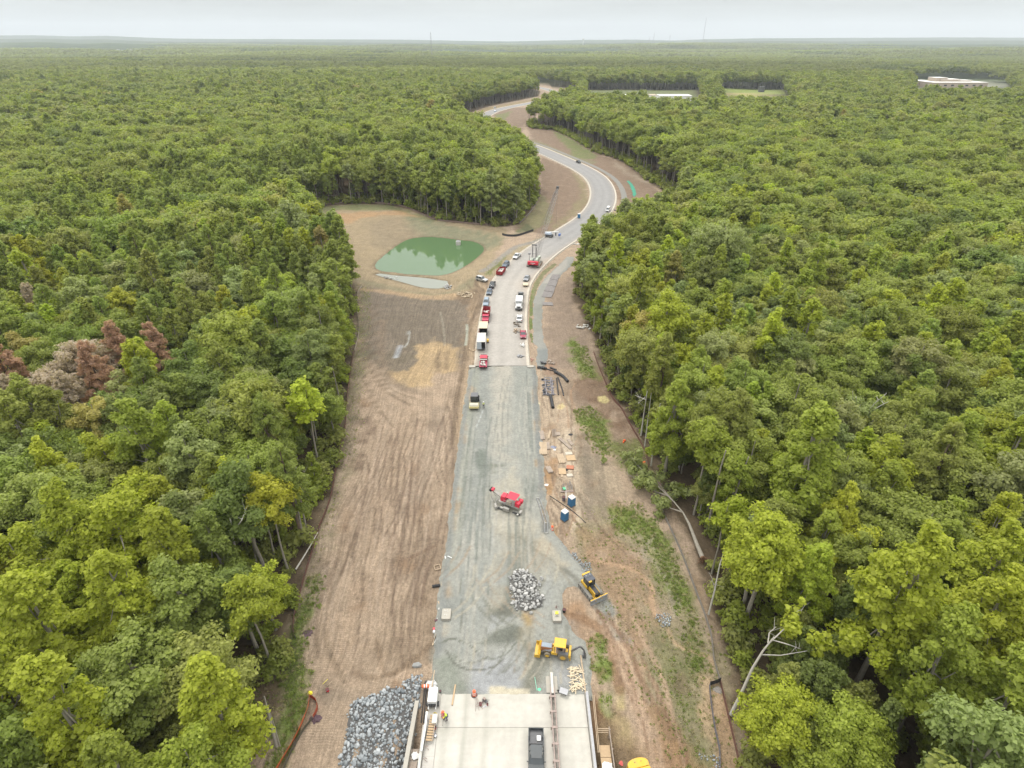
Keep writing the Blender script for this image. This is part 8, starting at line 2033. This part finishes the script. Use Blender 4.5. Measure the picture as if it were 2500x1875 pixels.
fence('silt_fence', 'dark silt fence running beside the orange mesh at the lower left', [(762, 1758), (745, 1778), (725, 1812), (700, 1860), (688, 1890)], .6, mat('silt_fabric_olive', (.10, .09, .06), .9), dsteel)
fence('silt_fence', 'grey lath fence standing on the old silt line of the lower left edge', [(719, 1503), (716, 1540), (722, 1560)], .7, brn, dsteel)
crumple('fabric_roll', gp(770, 1755), .8, mat('black_purple_fabric', (.09, .05, .06)), 'black fabric roll at the end of the orange fence', 'fabric', 40, .5); crumple('yellow_ribbon', gp(757, 1692), .38, PM('ribbon_yellow', (.85, .75, .05)), 'bright yellow ribbon bundle at the orange fence corner', 'ribbon', 41, .8)
crumple('black_fabric', gp(750, 1545), .9, mat('black_purple_fabric', (.09, .05, .06)), 'torn black fabric in the dirt at the left field edge', 'fabric', 42, .15); crumple('fabric_cover', gp(1752, 1685), .7, gry, 'grey fabric flap beside the black fence corner', 'fabric', 43, .3)
for u, v, rz, lab in ((793, 1671, 40, 'yellow stake lying near the red bucket'), (804, 1675, -30, 'pale stake standing behind the red bucket')):
    m = MB(); m.cyl((-.3, 0, .05), (.3, .6, .3), .03, n=5); o = m.build('stake', PM('ribbon_yellow', (.85, .75, .05)) if rz > 0 else wood); o.location = gp(u, v); tag(o, lab, 'stake')
# green erosion mat and bright green sheet
EM = PP([(1529, 441), (1535, 440), (1544, 448), (1551, 461), (1554, 474), (1549, 479), (1545, 477), (1543, 465), (1537, 451)])
em = ground_mat('erosion_mat_green', scales=((.5, .1), (2., .2)), bump=.3); q = sheet('erosion_mat', EM, .6, .18, (.07, .30, .20), [], [], em, lip=.3, follow=True, drop=.3, kind='object'); del q['kind']; tag(q, 'bright green erosion mat strip beside the outer curve', 'mat')
# ------------------------------------------------------------ far buildings and masts
def bldg(name, label, cat, blocks, roofm, wallm, winm=None, wins=()):
    x0, y0, z0 = blocks[0][0][0], blocks[0][0][1], 0; o = empty(name, (x0, y0, float(hz(x0, y0))), label, cat)
    for (x, y, rz), (sx, sy, h) in blocks:
        m = MB(); m.box((x - x0, y - y0, h / 2), (sx, sy, h), rz=rz); m.build('wall', wallm, o); m = MB(); m.box((x - x0, y - y0, h + .15), (sx + .6, sy + .6, .3), rz=rz); m.build('roof', roofm, o)
    for (x, y, w_, h_, z_) in wins: m = MB(); m.box((x - x0, y - y0, z_), (w_, .3, h_)); m.build('window', glass, o)
    return o
rw = mat('white_membrane_roof', (.80, .78, .74), .7, noise=.05, nscale=.05); tb = mat('tan_brick_far', (.44, .36, .28), .9, noise=.06, nscale=.1)
def fx(u, v, z=0): a_, b_ = W2(u, v, z); return float(a_), float(b_)
xa, ya = fx(2262, 205, 8); xb, yb = fx(2420, 205, 8); xc = (xa + xb) / 2; yc = ya + 30; wdt = xb - xa
W_ = [(xa + wdt * k / 9, yc - 24.2, 5, 2.2, 4.5) for k in range(1, 9)]
bldg('school_building', 'large flat roofed tan and white school among the far right trees', 'building', [((xc + wdt * .06, yc, 0), (wdt * .86, 48, 9)), ((xc + 2, yc + 10, 0), (wdt * .30, 24, 13)), ((xc - wdt * .12, yc + 12, 0), (wdt * .18, 24, 15.5)), ((xc + wdt * .24, yc + 6, 0), (wdt * .22, 18, 11.5)), ((xa + 14, yc + 30, 0), (46, 30, 9.5))], rw, tb, None, W_)
for ua, ub, v, h, lab in ((1612, 1690, 232, 9, 'long white flat roofed warehouse beyond the right woods'), (1590, 1606, 231, 7, 'small tan roofed shed left of the long white warehouse'), (1520, 1536, 233, 7, 'small white roof showing between trees left of the shed'), (1445, 1495, 236, 8, 'white roofed hall partly hidden by trees right of the road')):
    xa, ya = fx(ua, v, h); xb, _ = fx(ub, v, h); bldg('warehouse', lab, 'building', [(((xa + xb) / 2, ya + 12, 0), (xb - xa, 24, h))], rw if 'tan' not in lab else tb, rw, None, [(xa + (xb - xa) * k / 5, ya - .2, 3, 2.5, 3) for k in range(1, 5)])
bp_ = fx(1858, 224, 0); o = empty('utility_box', (bp_[0], bp_[1], G), 'small dark shed standing in the far green field', 'shed'); m = MB(); m.box((0, 0, 4), (8, 8, 8)); m.build('wall', dgrey, o); m = MB(); m.box((0, 0, 8.2), (9, 9, .4)); m.build('roof', dgrey, o)
def mast(label, u, vt, vb, Rd, w, m_, guy=True, group=None):
    x, y = (u - UC) / F * Rd * CT, Rd; top = HC + (V0 - vt) / F * Rd * CT * CT; z0 = -10; o = empty('radio_mast', (x, y, z0), label, 'mast'); lattice(o, 'lattice', (0, 0, 0), (0, 0, top - z0), w, int((top - z0) / (w * 2.2)), w * .10, m_)
    m = MB(); m.cyl((0, 0, top - z0), (0, 0, top - z0 + 4), w * .12, n=5); m.build('antenna', m_, o)
    if guy:
        m = MB(); [m.cyl((0, 0, (top - z0) * .8), (math.cos(a_) * top * .5, math.sin(a_) * top * .5, 0), .12, n=3) for a_ in (0, 2.1, 4.2)]; m.build('guy_wire', m_, o)
mg = mat('mast_grey', (.26, .26, .27), .7)
mast('tall lattice radio mast above the woods left of centre', 1052, 80, 128, 3100, 3.2, mg, False); mast('tallest thin radio mast on the right horizon', 1717, 45, 97, 8600, 5.5, mg, False); mast('shorter radio mast left of the tallest one on the horizon', 1596, 80, 97, 8600, 5.5, mg, False); mast('faint small radio mast far left of the horizon group', 1586, 90, 98, 8600, 4, mg, False); mast('faint small radio mast right of the tallest one', 1635, 85, 97, 8600, 4, mg, False)
for u, v, lab in ((280, 128, 'left white farmhouse in the hazy far woods'), (290, 126.5, 'white farmhouse with taller gable in the hazy far woods'), (298, 128, 'low white shed beside the gabled farmhouse'), (322, 127.5, 'right white farmhouse group in the far left woods'), (330, 126, 'small white house at the right end of the far left houses')):
    x, y = fx(u, v, 6); o = empty('farmhouse', (x, y, 6), lab, 'house'); w_ = 16
    m = MB(); m.box((0, 0, 3), (w_, 12, 12)); m.build('wall', white, o); m = MB(); m.prism([(-7, 9), (0, 14), (7, 9)], -w_ / 2 - .5, w_ / 2 + .5); m.build('roof', mat('roof_slate', (.3, .3, .32)), o)
x, y = fx(1424, 97.2, 20); o = empty('water_tower', (x * 7200 / y, 7200, 10), 'white water tower standing on the hazy horizon', 'tower'); m = MB(); m.ball((0, 0, 66), 13, 12, 7, (1, 1, .7)); m.build('tank', white, o); m = MB(); m.cyl((0, 0, -10), (0, 0, 60), 3, n=8); m.build('stem', white, o)
# ------------------------------------------------------------ grass tufts, clods and loose stones on the ground
g5 = np.random.default_rng(77)
def small_proto(key, mk, n):
    for k in range(n):
        v, f, lv = mk(k); add_proto(key, [v], [f], lv, [leafm if key == 'tuft' else clodm], [0] * len(f))
clodm = leaf_mat('loose_soil_and_stone', trans=0.0)
def mk_tuft(k):
    g = np.random.default_rng(900 + k); n = 26; a = g.uniform(0, 2 * PI, n); r = g.uniform(0, .28, n); c = np.c_[np.cos(a) * r, np.sin(a) * r, np.zeros(n)]
    d = g.normal(size=(n, 3)); d[:, 2] = g.uniform(.6, 1.3, n); d /= np.linalg.norm(d, axis=1)[:, None]; h = g.uniform(.12, .34, n)[:, None]; s = np.cross(d, (0, 0, 1)) * .05
    v = np.stack([c - s, c + s, c + d * h + s * .2, c + d * h - s * .2], 1).reshape(-1, 3); return v, np.arange(4 * n).reshape(n, 4), np.repeat(g.random(n), 4)
def mk_clod(k):
    me = SMA[k % 9]; v = np.array([tuple(q.co) for q in me.vertices]) * np.array((1, 1, .7)); f = np.array([tuple(p.vertices) for p in me.polygons]); f = np.c_[f, f[:, 2]]
    return v, [tuple(q[:3]) for q in f], np.full(len(v), .5)
small_proto('tuft', mk_tuft, 3); small_proto('clod', mk_clod, 3)
def rain(poly, dens, lim=9000):
    lo = poly.min(0); hi = poly.max(0); n = int(min(lim, dens * (hi[0] - lo[0]) * (hi[1] - lo[1])))
    p = np.c_[g5.uniform(lo[0], hi[0], n), g5.uniform(lo[1], hi[1], n)]; s = rdp_in(poly, p[:, 0], p[:, 1]) + 2.2 * fbm(p[:, 0] / 2, p[:, 1] / 2, 3)
    return p[s + g5.uniform(-1.5, 1.5, len(s)) > 0]
TU = []
for px_, c, sf, ns, k in Z:
    den = 6.0 if c in (grass, (.165, .20, .05)) else (2.2 if c in (ggrass, olive) or (c[1] >= c[0] and c[1] > c[2] * 1.7) else (1.5 if c == (.25, .21, .13) else 0))
    if not den or px_[0][1] < 600: continue
    P_ = rain(PP(px_), den); zt = hz(P_[:, 0], P_[:, 1])
    for (x_, y_), z_ in zip(P_, zt):
        q = g5.uniform(.75, 1.25); TU.append((x_, y_, z_ + .02, PIDX['tuft'][int(g5.integers(3))], g5.uniform(0, 6.28), g5.uniform(.4, 1.0) * (1.3 if den > 4 else .8), np.array((.20, .245, .060) if g5.random() < (.8 if den > 4 else .45) else (.33, .29, .16)) * q))
scatter('grass', TU, 'short green grass growing in patches along the edges of the cleared ground')
CLD = rain(PP([(720, 1720), (760, 1400), (880, 700), (1160, 700), (1130, 950), (1060, 1690), (1000, 1700)]), 2.6, 14000); CL2 = rain(PP([(1325, 900), (1440, 880), (1570, 1120), (1680, 1400), (1780, 1880), (1440, 1880), (1436, 1640), (1380, 1480), (1340, 1300)]), 3.2, 12000)
CL3 = rain(GR, 2.4, 6000)
pts_ = np.vstack([CLD, CL2]); pz = hz(pts_[:, 0], pts_[:, 1]); pc = paint(pts_[:, 0], pts_[:, 1], dirt)
CO = [(p[0], p[1], z_ + .01, PIDX['clod'][int(g5.integers(3))], g5.uniform(0, 6.28), g5.uniform(.06, .20) * (1.8 if g5.random() < .04 else 1), c_ * g5.uniform(.65, 1.5)) for p, z_, c_ in zip(pts_, pz, pc) if rdp_in(GR, p[0], p[1]) < .6 and rdp_in(RIP, p[0], p[1]) < 0]
pc = paint(CL3[:, 0], CL3[:, 1], (.295, .295, .262), gz_g, gl); CO += [(p[0], p[1], .02, PIDX['clod'][int(g5.integers(3))], g5.uniform(0, 6.28), g5.uniform(.04, .13), c_ * g5.uniform(.6, 1.5)) for p, c_ in zip(CL3, pc)]
o = scatter('soil_clods', CO, 'loose soil clods and small stones strewn over the cleared ground'); o['category'] = 'soil'
bpy.data.objects['grass']['category'] = 'grass'
# ------------------------------------------------------------ haze
hm = bpy.data.materials.new('haze_air'); hm.use_nodes = True
t = hm.node_tree; t.nodes.clear()
o_ = nn(t, 'ShaderNodeOutputMaterial'); pv = nn(t, 'ShaderNodeVolumePrincipled')
pv.inputs['Color'].default_value = (.82, .88, .94, 1); pv.inputs['Density'].default_value = .00008; pv.inputs['Anisotropy'].default_value = .0
t.links.new(pv.outputs[0], o_.inputs['Volume'])
hb = MB(); hb.box((0, 6000, 165), (36000, 20000, 470))
tag(hb.build('haze', hm), kind='stuff')
